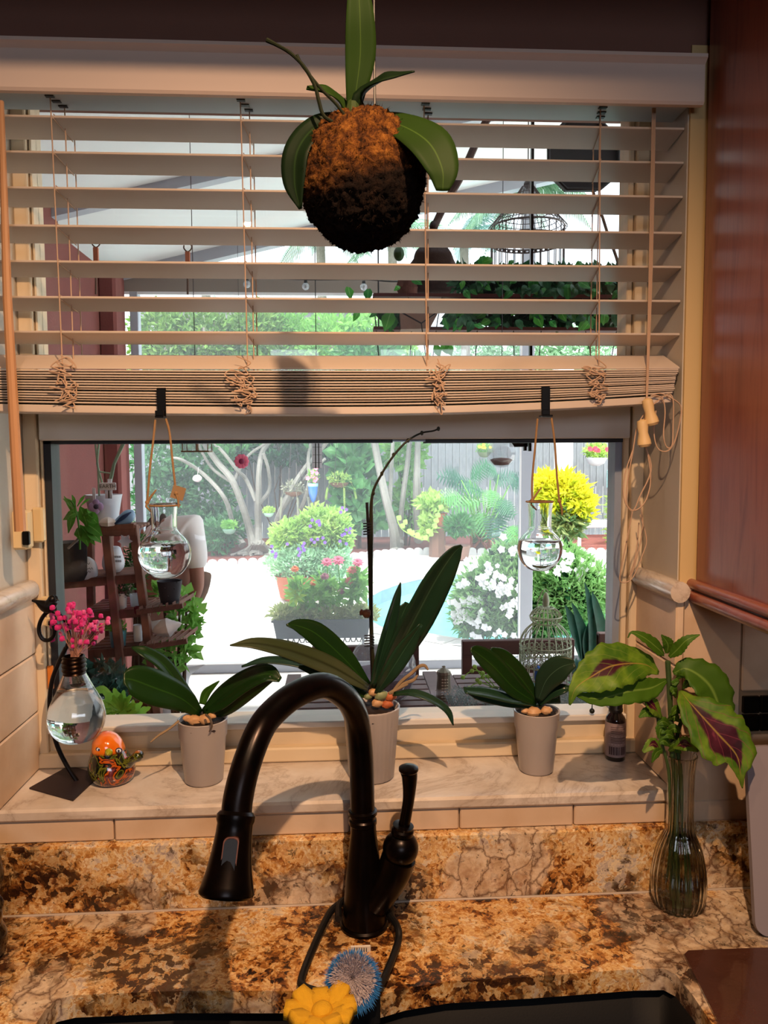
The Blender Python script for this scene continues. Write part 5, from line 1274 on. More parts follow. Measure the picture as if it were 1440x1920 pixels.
# garden lantern, lattice block, vine stem
c = GO(831, 1030)+V((0, .3, 0)); t = thing('path_lantern', 'small grey pagoda-topped garden light on a post by the edging', 'lantern', c)
MB().tube([c, c+V((0, 0, .25))], .02, 8).build('post', M_frame, t)
MB().lathe([(.06, .25), (.09, .26), (.085, .38), (.10, .39), (.16, .41), (.05, .46), (.001, .49)], c, 8).build('lamp_head', mat('grey_blue_metal', '7d8c98', .5, metal=.3), t, smooth=False)
c = GO(905, 1036)+V((.0, .25, 0)); t = thing('lattice_block', 'terracotta openwork block standing in the mulch before the philodendron', 'block', c)
s_ = .31; b = MB(); 
for a_, d_ in (((0, 0, s_/2*.1), (s_, .08, .03)), ((0, 0, s_*1.2), (s_, .08, .03)), ((-s_/2, 0, s_*.62), (.03, .08, s_*1.2)), ((s_/2, 0, s_*.62), (.03, .08, s_*1.2))): b.box(c+V(a_), d_)
b.build('frame', M_terra, t, smooth=False)
b = MB()
for k in (-1, 1): b.box(c+V((0, 0, s_*.62)), (.03, .06, s_*1.45), Matrix.Rotation(k*.68, 3, 'Y')).box(c+V((0, 0, s_*.62)), (.024, .05, s_*.7), Matrix.Rotation(k*.68, 3, 'Y') @ Matrix.Translation((0, 0, 0)).to_3x3())
b.build('lattice', M_terra, t, smooth=False)
q = [(745, 975), (752, 990), (765, 1000), (780, 1008), (795, 1012), (805, 1005), (812, 990), (818, 970), (824, 955)]
t = thing('trailing_vine', 'looping vine stem with round yellow-green leaves before the trunks', 'vine', P(790, 1010, 12.2))
MB().tube([P(x, y, 12.2) for x, y in q], .01, 5, sub=30).build('stem', G5, t)
for x, y in q+[(757, 983), (770, 1003), (800, 1000), (815, 980)]:
    b = MB(); b.leaf([P(x, y, 12.18), P(x+3, y-4, 12.16), P(x+6, y-9, 12.15)], [.01, PX(6, 12.2), .005], (rnd.uniform(-.4, .4), -1, .3), .1, 6, 2); b.build('leaf', G5, t)
# yellow croton
t = shrub('croton', 'bright yellow-leaved croton shrub before the white column', 'shrub', [blob(1055, 925, 11.5, 44, 36, .35), blob(1085, 945, 11.4, 28, 26, .3), blob(1020, 910, 11.6, 22, 24, .3)], 2600, .15, G4, 64, asp=.35)
leafcloud([blob(1060, 975, 11.5, 36, 34, .3)], 700, .17, 65, .35).build('lower_foliage', leafmat('dull_croton', '6c7a4c', '8a9050', trans=.2), t, smooth=False, kind='stuff')
# wall planters on the fence
def hpot(px, py, Y, rw, label, m, fl=None, seed=1, pot=True):
    c = P(px, py, Y); t = thing('hanging_planter', label, 'hanging plant', c-V((0, 0, PX(rw*.7, Y)))); r = PX(rw, Y)
    MB().lathe([(r*.3, -r*.75), (r*.7, -r*.55), (r*.95, -r*.1), (r, 0), (r*.92, 0)], c, 18).build('bowl', m, t)
    leafcloud([(tuple(c+V((0, 0, r*.55))), (r*1.1, r*.8, r*.7))], 420, r*.42, seed).build('foliage', G5 if seed % 2 else G1, t, smooth=False, kind='stuff')
    MB().tube([c+V((-r, 0, 0)), c+V((0, .0, r*2.6)), c+V((r, 0, 0))], r*.025, 4).build('wire', M_black, t)
    for i in range(5 if fl else 0):
        rr = random.Random(seed+i); star(MB(), c+V((rr.uniform(-1, 1)*r, -r*.8, r*rr.uniform(.3, 1.1))), r*.28, (0, -1, .3), 6).build('flower', fl, t, smooth=False)
    return t
M_red = mat('red_petal', 'd8364a', .6); M_yel = mat('yellow_petal', 'e6d020', .6); M_pur = mat('purple_petal', '7a52b8', .6); M_whp = mat('white_petal', 'fafafc', .6, sss=0); M_pkp = mat('pink_petal', 'f07a96', .6); M_org = mat('orange_petal', 'e0702c', .6)
hpot(1118, 858, 14.9, 21, 'white bowl planter with red flowers hanging on the fence at the right', M_wpl, M_red, 71)
hpot(908, 848, 15.3, 13, 'small yellow-flowered planter high on the fence, left of the glass globe', mat('faded_green_pot', '8aa070', .7), M_yel, 72)
hpot(504, 962, 12.5, 10, 'mint green cup planter with lime leaves hung on the grey shrub', mat('mint_pot', 'a8d0bc', .5), None, 73)
hpot(430, 992, 12.6, 13, 'pale green hanging pot low on the left of the grey shrub', mat('mint_pot2', '8cb8a4', .5), None, 74)
tag(MB().box(P(1150, 898, 15.3), (PX(26, 15.3), .03, PX(34, 15.3)), None, .01).build('wall_plaque', mat('turquoise_plaque', '9cc8cc', .6, var=.4, scale=30)), 'square turquoise plaque fixed to the fence at the right edge of the pane', 'plaque')
shrub('trailing_plant', 'pale trailing grass hanging by the right edge of the pane', 'plant', [blob(1150, 950, 14.2, 9, 36, .1), blob(1150, 1010, 14, 8, 30, .1)], 360, .16, G5, 75, asp=.12, stems=False)

# flowering shrub in terracotta pot
c = GO(560, 1112); c.y = 9.0; c.x = P(560, 1100, 9).x
t = thing('flowering_shrub', 'yellow-green shrub with small purple flowers in a round terracotta pot by the pool', 'potted plant', V((c.x, 9.0, ZG)))
leafcloud([blob(600, 990, 9, 48, 38), blob(540, 1005, 9, 34, 30), blob(630, 1000, 9, 28, 40)], 3800, .085, 81).build('foliage', G5, t, smooth=False, kind='stuff')
leafcloud([blob(560, 1055, 8.9, 62, 34), blob(620, 1060, 8.9, 45, 40)], 3600, .06, 82).build('lower_foliage', leafmat('dusty_leaf', '9cc8a4', 'b4d8b0', trans=.4), t, smooth=False, kind='stuff')
MB().lathe([(.16, ZG), (.22, ZG+.04), (.27, ZG+.28), (.29, ZG+.30), (.26, ZG+.30)], (c.x, 9.0, 0), 24).build('pot', M_terra, t)
MB().tube([V((c.x, 9, ZG+.25)), P(575, 1040, 9), P(590, 1000, 9)], [.03, .02, .012], 7, sub=10).build('stem', M_bark2, t)
rnd = random.Random(83)
for i in range(34):
    x, y = rnd.choice([(655, 1000), (640, 955), (600, 1015), (565, 1025), (648, 1010), (515, 1040), (588, 985)]); p = P(x+rnd.gauss(0, 9), y+rnd.gauss(0, 7), 8.55)
    star(MB(), p, .023, (rnd.uniform(-.4, .4), -1, .2), 5, .5, rnd.random()).build('flower', M_pur, t, smooth=False)

# zinnias in a black trough on a stand
Yz = 6.35; z1_ = P(600, 1157, Yz).z; z0_ = P(600, 1192, Yz).z; xa, xb_ = P(514, 1170, Yz).x, P(694, 1170, Yz).x
t = thing('zinnia_trough', 'long black planter trough of pink and orange zinnias beyond the patio', 'planter', V(((xa+xb_)/2, Yz, ZG)))
b = MB(); w1 = PX(6, Yz)
b.add([(xa, Yz-.13, z1_), (xb_, Yz-.13, z1_), (xb_, Yz+.13, z1_), (xa, Yz+.13, z1_), (xa+w1, Yz-.10, z0_), (xb_-w1, Yz-.10, z0_), (xb_-w1, Yz+.10, z0_), (xa+w1, Yz+.10, z0_), (xa+.02, Yz-.11, z1_), (xb_-.02, Yz-.11, z1_), (xb_-.02, Yz+.11, z1_), (xa+.02, Yz+.11, z1_), (xa+.03, Yz-.10, z1_-.04), (xb_-.03, Yz-.10, z1_-.04), (xb_-.03, Yz+.10, z1_-.04), (xa+.03, Yz+.10, z1_-.04)],
      [(0, 1, 5, 4), (1, 2, 6, 5), (2, 3, 7, 6), (3, 0, 4, 7), (7, 6, 5, 4), (0, 8, 9, 1), (1, 9, 10, 2), (2, 10, 11, 3), (3, 11, 8, 0), (8, 12, 13, 9), (9, 13, 14, 10), (10, 14, 15, 11), (11, 15, 12, 8), (12, 15, 14, 13)])
b.bb((xa-.012, Yz-.14, z1_-.012), (xb_+.012, Yz-.128, z1_+.006))
b.build('trough', mat('charcoal_plastic', '3a4048', .6), t, smooth=False)
b = MB()
for i in range(16):
    x = xa+w1+(xb_-xa-2*w1)*(i+.5)/16; b.tube([(x-.022, Yz-.1, z0_), (x-.012, Yz-.1, z0_-.030), (x+.012, Yz-.1, z0_-.030), (x+.022, Yz-.1, z0_)], .005, 4)
b.build('lace_edge', M_bpl, t)
for xx in (xa+.06, xb_-.06):
    for yy in (-.08, .08): MB().tube([(xx, Yz+yy, z0_), (xx, Yz+yy, ZG)], .008, 6).build('leg', mat('white_metal', 'd8dce0', .5), t)
leafcloud([blob(x, 1150, Yz, 26, 13, .09) for x in (530, 560, 590, 625, 660, 685)], 2200, .05, 84).build('foliage', leafmat('zinnia_low', 'a8bc80', 'c8cc90', trans=.45), t, smooth=False, kind='stuff')
leafcloud([blob(x, y, Yz, 14, 24, .08) for x, y in ((560, 1110), (605, 1105), (625, 1118), (660, 1105), (585, 1125), (672, 1095))], 800, .085, 85, asp=.5).build('zinnia_leaves', G1, t, smooth=False, kind='stuff')
for x, y, r, m_ in ((508+45, 1068, 8, M_org), (613, 1055, 11, M_pkp), (634, 1052, 12, M_pkp), (671, 1056, 11, M_pkp), (660, 1070, 10, mat('salmon_petal', 'd87868', .6)), (609, 1082, 9, mat('faded_petal', 'a06070', .6)), (655, 1090, 9, MATS['salmon_petal']), (588, 1094, 7, M_org), (640, 1110, 7, MATS['faded_petal'])):
    p = P(x, y, Yz-.05); fb = MB()
    for k in range(3): star(fb, p+V((0, -.003*k, .008*k)), PX(r, Yz)*(1.15-.22*k), (0, -.6, .8), 9, .26, k*.3)
    fb.ball(p+V((0, 0, .022)), PX(r*.3, Yz), 6, 5); fb.build('flower', m_, t, smooth=False)
    MB().tube([p, P(x+3, (y+1150)/2, Yz), P(x-2, 1155, Yz)], .005, 5, sub=8).build('stem', G1, t)
star(MB(), P(553, 1118, Yz-.08), PX(24, Yz), (0, -.7, .6), 9, .16).build('lime_rosette', leafmat('lime_rosette', 'b8d040', '98b830', trans=.4), t, smooth=False)

# white-flowered bush by the pool
t = thing('flowering_bush', 'large rounded green bush covered in white flowers beside the pool', 'shrub', V((P(1000, 1200, 7.1).x, 7.1, ZG)))
bb_ = [blob(930, 1120, 7.1, 78, 70), blob(960, 1060, 7.2, 55, 40), blob(1070, 1110, 7.0, 80, 72), blob(1000, 1150, 7.0, 80, 55), blob(890, 1150, 7.1, 42, 46), blob(1050, 1055, 7.3, 50, 35)]
leafcloud(bb_, 13000, .085, 91, asp=.3, shell=.72).build('foliage', leafmat('bush_leaf', '84b870', 'a8d088', trans=.45), t, smooth=False, kind='stuff')
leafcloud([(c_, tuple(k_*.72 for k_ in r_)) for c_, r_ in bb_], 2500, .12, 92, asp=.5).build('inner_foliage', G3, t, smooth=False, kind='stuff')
for i in range(7): MB().tube([V((P(1000, 1200, 7.1).x+random.uniform(-.15, .15), 7.1, ZG)), P(900+i*32, 1110, 7.1)], [.03, .01], 6).build('branch', M_bark2, t)
rnd = random.Random(93)
fl_ = [(868, 1125), (858, 1140), (880, 1135), (875, 1160), (858, 1165), (898, 1125), (900, 1150), (895, 1175), (940, 1030), (960, 1035), (975, 1028), (915, 1070), (925, 1100), (938, 1105), (948, 1110), (955, 1098), (905, 1090), (890, 1060), (872, 1095), (985, 1045), (1000, 1022), (930, 1075), (1068, 1050), (1085, 1078), (1060, 1040), (1010, 1045), (1120, 1075), (1128, 1095), (1110, 1060), (1136, 1110), (965, 1130), (950, 1135), (885, 1190), (912, 1178), (946, 1190), (1045, 1070), (1095, 1055)]
for i in range(190):
    if i < len(fl_): x, y = fl_[i]
    else:
        x, y = fl_[rnd.randrange(len(fl_))]; x += rnd.gauss(0, 10); y += rnd.gauss(0, 8)
    Yf = 7.1-.36*(1-((x-1000)/180)**2); star(MB(), P(x, y, Yf), .036*rnd.uniform(.7, 1.15), (rnd.uniform(-.4, .4), -1, rnd.uniform(0, .7)), 5, .5, rnd.random()).build('flower', M_whp, t, smooth=False)

# --- the patio: stucco wall, ceiling, posts
hw = struct(MB().bb((-2.6, 1.46, ZG), (-1.72, 5.8, 3.6)).build('wall_patio', M_stucco, smooth=False))
MB().bb((-1.725, 2.6, ZG), (-1.60, 4.62, 3.6), .01).build('pilaster', M_stucco, hw); MB().bb((-1.73, 5.72, ZG), (-1.60, 5.98, 3.6), .02).build('pilaster', M_stucco, hw)
wall2 = struct(MB().bb((-2.35, 1.461, ZG), (XL-.1, 1.50, 4)).bb((XR+.1, 1.461, ZG), (3.5, 1.50, 4)).bb((XL-.1, 1.461, ZT+.05), (XR+.1, 1.50, 4)).bb((XL-.1, 1.461, ZG), (XR+.1, 1.50, SZ-.06)).build('wall_exterior', M_stucco, smooth=False))
YL = 6.0
A_, B_ = P(330, 484, YL), P(960, 338, YL); sl = (B_.z-A_.z)/(B_.x-A_.x)
def rz_(x): return A_.z+sl*(x-A_.x)
b = MB(); x0, x1 = -2.4, 2.2
b.add([(x0, 1.46, rz_(x0)), (x1, 1.46, rz_(x1)), (x1, YL+.1, rz_(x1)), (x0, YL+.1, rz_(x0)), (x0, 1.46, rz_(x0)+.12), (x1, 1.46, rz_(x1)+.12), (x1, YL+.1, rz_(x1)+.12), (x0, YL+.1, rz_(x0)+.12)], [(0, 1, 2, 3), (4, 7, 6, 5), (0, 4, 5, 1), (1, 5, 6, 2), (2, 6, 7, 3), (3, 7, 4, 0)])
rf = struct(b.build('patio_ceiling', M_lanai, smooth=False))
def rafter(Y, h, w_, m):
    b = MB(); b.add([(x, y, rz_(x)-dz) for x in (x0, x1) for y in (Y-w_, Y+w_) for dz in (0, h)], [(0, 1, 3, 2), (4, 6, 7, 5), (0, 4, 5, 1), (2, 3, 7, 6), (0, 2, 6, 4), (1, 5, 7, 3)]); b.build('beam', m, rf, smooth=False)
rafter(YL, .085, .05, M_frame); rafter(4.55, .06, .04, M_frame); rafter(3.1, .06, .04, M_frame)
ps = struct(MB().bb((-1.62, YL-.04, P(600, 551, YL).z), (2.3, YL+.04, P(600, 521, YL).z)).build('patio_frame', M_header, smooth=False))
def post(xa_, xb2, y0=ZG, zt2=None):
    a_, c_ = P(xa_, 1000, YL).x, P(xb2, 1000, YL).x; MB().bb((a_, YL-.045, y0), (c_, YL+.045, zt2 or rz_((a_+c_)/2)), .004).build('post', M_frame, ps)
post(974, 997); post(258, 273, ZG, P(600, 551, YL).z)
MB().bb((P(974, 1000, YL).x-.012, YL-.05, ZG), (P(974, 1000, YL).x, YL-.03, 3.6)).build('post_edge', mat('bright_white_paint', 'e4e6e8'), ps)
MB().bb((-1.6, YL-.04, P(600, 1256, YL).z), (2.3, YL+.04, P(600, 1240, YL).z), .004).build('rail', M_frame, ps)
MB().bb((-1.6, YL-.045, P(600, 1240, YL).z), (2.3, YL-.03, P(600, 1240, YL).z+.008)).build('rail_edge', MATS['bright_white_paint'], ps)
MB().bb((-1.6, YL-.042, P(600, 556, YL).z), (2.3, YL-.02, P(600, 551, YL).z)).build('header_lit_edge', MATS['bright_white_paint'], ps)  # bright strip paints the lit line under the header beam
scr = panemat('insect_screen', (.93, .94, .96), .17, 0.0, (.75, .82, .9))
a_ = P(273, 1000, YL).x; c_ = P(974, 1000, YL).x
MB().add([(a_, YL+.02, P(600, 1240, YL).z), (c_, YL+.02, P(600, 1240, YL).z), (c_, YL+.02, P(600, 556, YL).z), (a_, YL+.02, P(600, 556, YL).z)], [(0, 1, 2, 3)]).build('screen', scr, ps, smooth=False)
# string lights
t = thing('string_lights', 'black cable with clear globe bulbs strung under the patio beam', 'string lights', P(500, 520, 5.9))
MB().tube([P(x, y, 5.9) for x, y in ((255, 514), (330, 520), (463, 520), (573, 524), (682, 524), (745, 528), (860, 524), (1000, 530))], .006, 6, sub=40).build('cable', M_coat, t)
for x, y in ((463, 522), (573, 526), (682, 527)):
    o = MB().lathe([(.012, 0), (.014, -.02), (.010, -.022)], P(x, y, 5.89), 8).build('socket', M_coat, t)
    p = P(x, y+11, 5.89); MB().ball(p, .028, 12, 8).build('bulb', panemat('bulb_glass', (.9, .93, .96), .25, .1), t)
    MB().tube([p+V((0, 0, .015)), p-V((0, 0, .012))], .004, 5).build('filament', mat('filament', '4a4038', .5), t)
# neighbour's eave
t = thing('neighbour_house', 'pale eave and gutter of the neighbouring house beyond the hedge', 'house', (P(470, 590, 21).x, 21, ZG))
xa, xb_ = P(266, 590, 21).x, P(685, 590, 21).x
MB().bb((xa+.2, 21.6, ZG), (xb_-.1, 24, P(400, 590, 21).z)).build('wall', M_header, t, smooth=False); MB().bb((xa, 20.9, P(400, 597, 21).z), (xb_, 24, P(400, 586, 21).z)).build('eave', mat('eave_grey', '8c8c94', .6), t, smooth=False)
MB().bb((xa, 20.8, P(400, 586, 21).z), (xb_+.1, 20.95, P(400, 577, 21).z)).build('gutter', MATS['bright_white_paint'], t, smooth=False)
MB().add([(xa, 20.85, P(400, 577, 21).z), (xb_, 20.85, P(400, 577, 21).z), (xb_, 24, P(400, 566, 21).z+.2), (xa, 24, P(400, 566, 21).z+.2)], [(0, 1, 2, 3)]).build('roof', mat('pale_roof', 'c8ccd0', .8), t, smooth=False)

# --- hanging things under the patio roof
for x, y0, y1, Yh, lb in ((180, 452, 492, 4.6, 'rusty screw hook with a wooden peg under the patio ceiling, left one'), (352, 460, 492, 4.6, 'rusty screw hook with a wooden peg under the patio ceiling, right one')):
    t = thing('ceiling_hook', lb, 'hook', P(x, y1, Yh))
    MB().tube([P(x-7, y0, Yh), P(x-7, y0+6, Yh), P(x, y0+12, Yh), P(x+7, y0+6, Yh), P(x+6, y0-1, Yh), P(x-4, y0-3, Yh)], .004, 6, sub=20).build('hook', mat('rusty_iron', '5a4438', .8), t)
    MB().tube([P(x, y0+12, Yh), P(x, y1+60, Yh)], .006, 6).build('rod', mat('rusty_iron', '5a4438'), t)
    MB().bb(P(x-4, y1+6, Yh)-V((0, .01, 0)), P(x+4, y0+12, Yh)+V((0, .01, 0)), .002).build('peg', M_terra, t)
def up(p): return V((p.x, p.y, rz_(p.x)+.02))
# black octagonal hanging feeder
Yo = 3.4; t = thing('octagonal_hanging_sign', 'black octagonal panel hanging high at the right of the window', 'hanging panel', P(1095, 350, Yo))
oc_ = [(1068, 222), (1118, 222), (1158, 262), (1158, 325), (1124, 353), (1064, 353), (1031, 320), (1031, 262)]
b = MB(); v0 = [P(x, y, Yo) for x, y in oc_]; v1 = [p+V((0, .05, 0)) for p in v0]; b.add(v0+v1, [tuple(range(8))[::-1], tuple(range(8, 16))]+[(i, (i+1) % 8, 8+(i+1) % 8, 8+i) for i in range(8)])
b.build('panel', mat('matte_black', '07080c', .6), t, smooth=False)
b = MB(); v0 = [P(1095+(x-1095)*1.03, 288+(y-288)*1.03, Yo-.01) for x, y in oc_]; b.tube(v0+[v0[0]], .008, 6); b.build('rim', mat('matte_black', '07080c'), t)
MB().tube([P(1095, 222, Yo+.02), up(P(1095, 222, Yo+.02))], .005, 5).build('cord', M_coat, t)
MB().tube([P(x, y, Yo) for x, y in ((1110, 352), (1116, 372), (1128, 402), (1140, 440), (1152, 472), (1160, 500), (1163, 540))], .007, 6, sub=20).build('branch', M_bark2, t)
# hanging wire birdcage
def ring(b, c, r, rad, n=28): b.tube([c+V((cos(2*pi*i/n)*r, sin(2*pi*i/n)*r, 0)) for i in range(n+1)], rad, 4, cap=False)
Yc_ = 3.9; c = P(990, 345, Yc_); t = thing('hanging_birdcage', 'dark wire birdcage with a filigree cone roof hanging outside', 'birdcage', P(990, 530, Yc_))
b = MB(); rb = PX(72, Yc_); zt_, ze, zb_ = P(990, 350, Yc_).z, P(990, 428, Yc_).z, P(990, 560, Yc_).z; cx, cyy = c.x, Yc_
M_cage = mat('dark_cage_wire', '4c4444', .6)
for i in range(40):
    a = 2*pi*i/40; b.tube([V((cx+cos(a)*.03, cyy+sin(a)*.03, zt_)), V((cx+cos(a)*rb*.35, cyy+sin(a)*rb*.35, zt_-.055)), V((cx+cos(a)*rb, cyy+sin(a)*rb, ze))], .0016, 4)
for k in range(9): r_ = rb*(.2+.8*k/8); zz_ = zt_-.03-(zt_-ze-.03)*(k/8)**.9; ring(b, V((cx, cyy, zz_)), r_, .002)
b.ball(V((cx, cyy, zt_+.01)), .022, 8, 6); b.build('roof', M_cage, t)
b = MB()
for i in range(26): a = 2*pi*i/26; b.tube([V((cx+cos(a)*rb*.93, cyy+sin(a)*rb*.93, ze)), V((cx+cos(a)*rb*.93, cyy+sin(a)*rb*.93, zb_))], .0026, 4)
for z_ in (ze, ze-.06, ze-.075, zb_+.1, zb_): ring(b, V((cx, cyy, z_)), rb*.94, .004)
for i in range(40): a = 2*pi*i/40; b.ball(V((cx+cos(a)*rb*.94, cyy+sin(a)*rb*.94, ze-.067)), .010, 5, 4)
b.build('wires', M_cage, t)
MB().tube([V((cx, cyy, zt_+.0)), up(V((cx, cyy, 0)))], .003, 4).build('chain', M_cage, t)
# coir cone on a branch
Yd = 3.3; t = thing('hanging_coir_mass', 'dark brown coir covered hanging mount on a slanting stick outside', 'hanging plant', P(810, 555, Yd))
M_coir = mat('brown_coir', '3a2620', .95, var=.5, scale=60, bump=1, bscale=120)
b = MB(); pr = [(4, 455), (26, 463), (38, 480), (50, 510), (58, 535), (58, 552), (40, 558)]
b.lathe([(PX(r_, Yd)*.95, P(812, y_, Yd).z) for r_, y_ in pr], (P(812, 500, Yd).x, Yd, 0), 20, sub=20, sq=.7)
b.v = [tuple(V(v_)+V((noise.noise(V(v_)*25)*.012, noise.noise(V(v_)*27)*.012, 0))) for v_ in b.v]; b.build('coir_body', M_coir, t)
MB().ball(P(765, 540, Yd-.06), (PX(20, Yd), PX(16, Yd), PX(22, Yd)), 12, 8, .25, 30).build('bark_lump', mat('reddish_bark', '6a443a', .9, var=.4, scale=40, bump=1), t)
MB().tube([up(P(935, 160, Yd)), P(926, 190, Yd)]+[P(x, y, Yd) for x, y in ((918, 215), (905, 240), (885, 285), (862, 335), (840, 372), (826, 400), (812, 430), (800, 460), (775, 495))], [PX(7, Yd)]*10+[PX(5, Yd)], 8, sub=40).build('stick', mat('brown_stick', '4c3832', .8, var=.3, scale=20), t)
MB().ball(P(813, 425, Yd-.01), (PX(8, Yd), .02, PX(11, Yd)), 10, 8).build('knot', M_coir, t)
MB().ball(P(748, 476, 3.2), (.022, .022, .03), 10, 8).build('curled_leaf', leafmat('curl_leaf', '3a6a3a', '244a28'), t)
# vine box
Yv_ = 2.9; t = thing('hanging_vine_planter', 'long hanging planter full of dark green heart-leaved vines outside the blind', 'hanging plant', P(900, 620, Yv_))
x0_, x1_ = P(700, 570, Yv_).x, P(1200, 570, Yv_).x
MB().bb((x0_, Yv_-.02, P(800, 558, Yv_).z), (x1_, Yv_+.06, P(800, 552, Yv_).z)).build('rail', mat('rust_rail', '5a2c28', .7), t, smooth=False)
MB().bb((x0_, Yv_-.02, P(800, 620, Yv_).z), (x1_, Yv_+.06, P(800, 614, Yv_).z)).build('rail', mat('rust_rail', '5a2c28'), t, smooth=False)
b = MB(); pv = [P(750, 586, Yv_-.06), P(822, 586, Yv_-.06), P(806, 616, Yv_-.06), P(752, 617, Yv_-.06)]; b.add(pv+[p+V((0, .1, 0)) for p in pv], [(3, 2, 1, 0), (4, 5, 6, 7), (0, 1, 5, 4), (1, 2, 6, 5), (2, 3, 7, 6), (3, 0, 4, 7)]); b.build('wooden_pot', mat('pale_plank', 'a08878', .8, var=.2, scale=20), t, smooth=False)
MB().tube([P(750, 584, Yv_-.08), P(790, 606, Yv_-.08), P(822, 584, Yv_-.08)], .003, 5).tube([P(790, 606, Yv_-.08), P(800, 680, Yv_-.08)], .002, 5).build('wire', M_coat, t)
rnd = random.Random(101); Mv = [leafmat('vine_leaf', '3c9a44', '2c7a38', rib='6ab860', trans=.4), leafmat('vine_leaf_dark', '2c6a44', '1f5236', rib='3c7a50', trans=.35), leafmat('vine_leaf_light', '5cb04a', '46983c', rib='8acc70', trans=.45)]
vl = [(655, 548, 15), (690, 551, 14), (668, 592, 12), (700, 590, 9), (728, 600, 22), (735, 605, 18), (745, 540, 8), (780, 525, 14), (867, 533, 10), (905, 490, 15), (915, 488, 12), (958, 492, 9), (1000, 540, 16), (1065, 545, 18), (1010, 600, 16), (1085, 495, 10)]
for i in range(230):
    if i < len(vl): x, y, s_ = vl[i]; mm = Mv[0 if i % 2 else 2]
    else:
        x = rnd.uniform(835, 1175); y = rnd.uniform(502, 552) if rnd.random() < .48 else rnd.uniform(568, 612); s_ = rnd.uniform(8, 15); mm = rnd.choice(Mv if y > 560 else (Mv[1], Mv[1], Mv[0]))
        if x < 870 and y < 560: x += 60
    a = rnd.uniform(-1.2, 1.2)-pi/2; Yq = Yv_-rnd.uniform(.0, .1)
    dx, dy = cos(a)*s_*1.3, -sin(a)*s_*1.3
    b = MB(); b.leaf([P(x-dx*.5, y-dy*.5, Yq), P(x, y, Yq-.012), P(x+dx*.8, y+dy*.8, Yq)], [PX(s_*.25, Yq), PX(s_*.62, Yq), .001], (rnd.uniform(-.5, .5), -1, rnd.uniform(-.1, .6)), .15, 6, 2); b.build('leaf', mm, t)
b = MB()
for x in (x0_+.02, x1_-.02): b.tube([V((x, Yv_+.02, P(800, 620, Yv_).z)), up(V((x, Yv_+.02, 0)))], .003, 5)
for i in range(8): x = 700+i*65; b.tube([P(x, 552, Yv_), P(x+rnd.uniform(-10, 10), 600, Yv_), P(x+rnd.uniform(-20, 20), 670, Yv_)], .002, 4)
b.build('strings', M_coat, t)
leafcloud([blob(x, y, Yv_+.06, 40, 26 if y < 560 else 22, .06) for x in range(880, 1200, 45) for y in (528, 592)]+[blob(735, 602, Yv_+.02, 20, 18, .03)], 2600, .045, 102, asp=.7, shell=.1).build('foliage', Mv[1], t, smooth=False, kind='stuff')
for x, y in ((842, 655), (834, 652), (820, 657)):
    b = MB(); b.leaf([P(x-4, y-14, 2.8), P(x, y, 2.79), P(x+5, y+12, 2.8)], [.002, PX(9, 2.8), .001], (.2, -1, .2), .2, 6, 2); b.build('leaf', Mv[2], t)
# small hanging ornaments in the lower pane
Yw_ = 3.6
c = P(940, 850, 2.5); t = thing('hanging_glass_globe', 'clear glass globe with brown soil hanging beside the white post', 'ornament', c)
r_ = PX(27, 2.5); MB().ball(c, r_, 24, 16).build('globe', panemat('thin_glass', (.9, .93, .95), .2, .15), t)
MB().lathe([(.0001, -.85*r_), (r_*.5, -.8*r_), (r_*.8, -.45*r_), (r_*.6, -.36*r_), (.001, -.3*r_)], c, 16).build('soil', mat('brown_soil', '6a3a2c', .9, var=.3, scale=60), t)
MB().tube([c+V((0, 0, r_*.98)), up(c)], .0012, 4).build('thread', M_coat, t)
c = P(453, 865, 5.0); t = thing('pink_flower_ornament', 'flat pink metal flower hanging in front of the grey shrub', 'ornament', c)
b = MB()
for i in range(10): a = 2*pi*i/10; b.ball(c+V((cos(a)*.032, 0, sin(a)*.032)), (.016, .004, .016), 8, 6)
b.build('petals', M_pkp, t); MB().ball(c+V((0, -.006, 0)), (.018, .005, .018), 10, 6).build('centre', mat('dark_pink', '8a2c50', .5), t)
MB().tube([c+V((0, 0, .045)), up(c)], .0012, 4).build('thread', M_coat, t)
c = P(587, 925, 12.6); t = thing('blue_glass_vase_ornament', 'blue pointed glass wall vase with magenta flowers hanging from a branch', 'ornament', c); z_ = 1.9
MB().lathe([(.002*z_, -.08*z_), (.02*z_, -.06*z_), (.038*z_, 0), (.042*z_, .06*z_), (.040*z_, .075*z_)], c, 16).build('vase', mat('cobalt_glass', '3c70c0', .15, coat=.5), t); MB().lathe([(.043*z_, .06*z_), (.045*z_, .085*z_), (.040*z_, .085*z_)], c, 16).build('rim', mat('aqua_glass', '9cd8e0', .2), t)
leafcloud([(tuple(c+V((0, 0, .14*z_))), (.045*z_, .03*z_, .06*z_))], 90, .07, 111).build('foliage', G1, t, smooth=False, kind='stuff')
for i in range(7): star(MB(), c+V((random.uniform(-.06, .06)*z_, -.06, random.uniform(.1, .22)*z_)), .042, (0, -1, .2), 5).build('flower', M_pkp, t, smooth=False)
MB().tube([c+V((0, 0, .1)), c+V((-.02, .1, 1.1))], .003, 4).build('wire', M_coat, t)
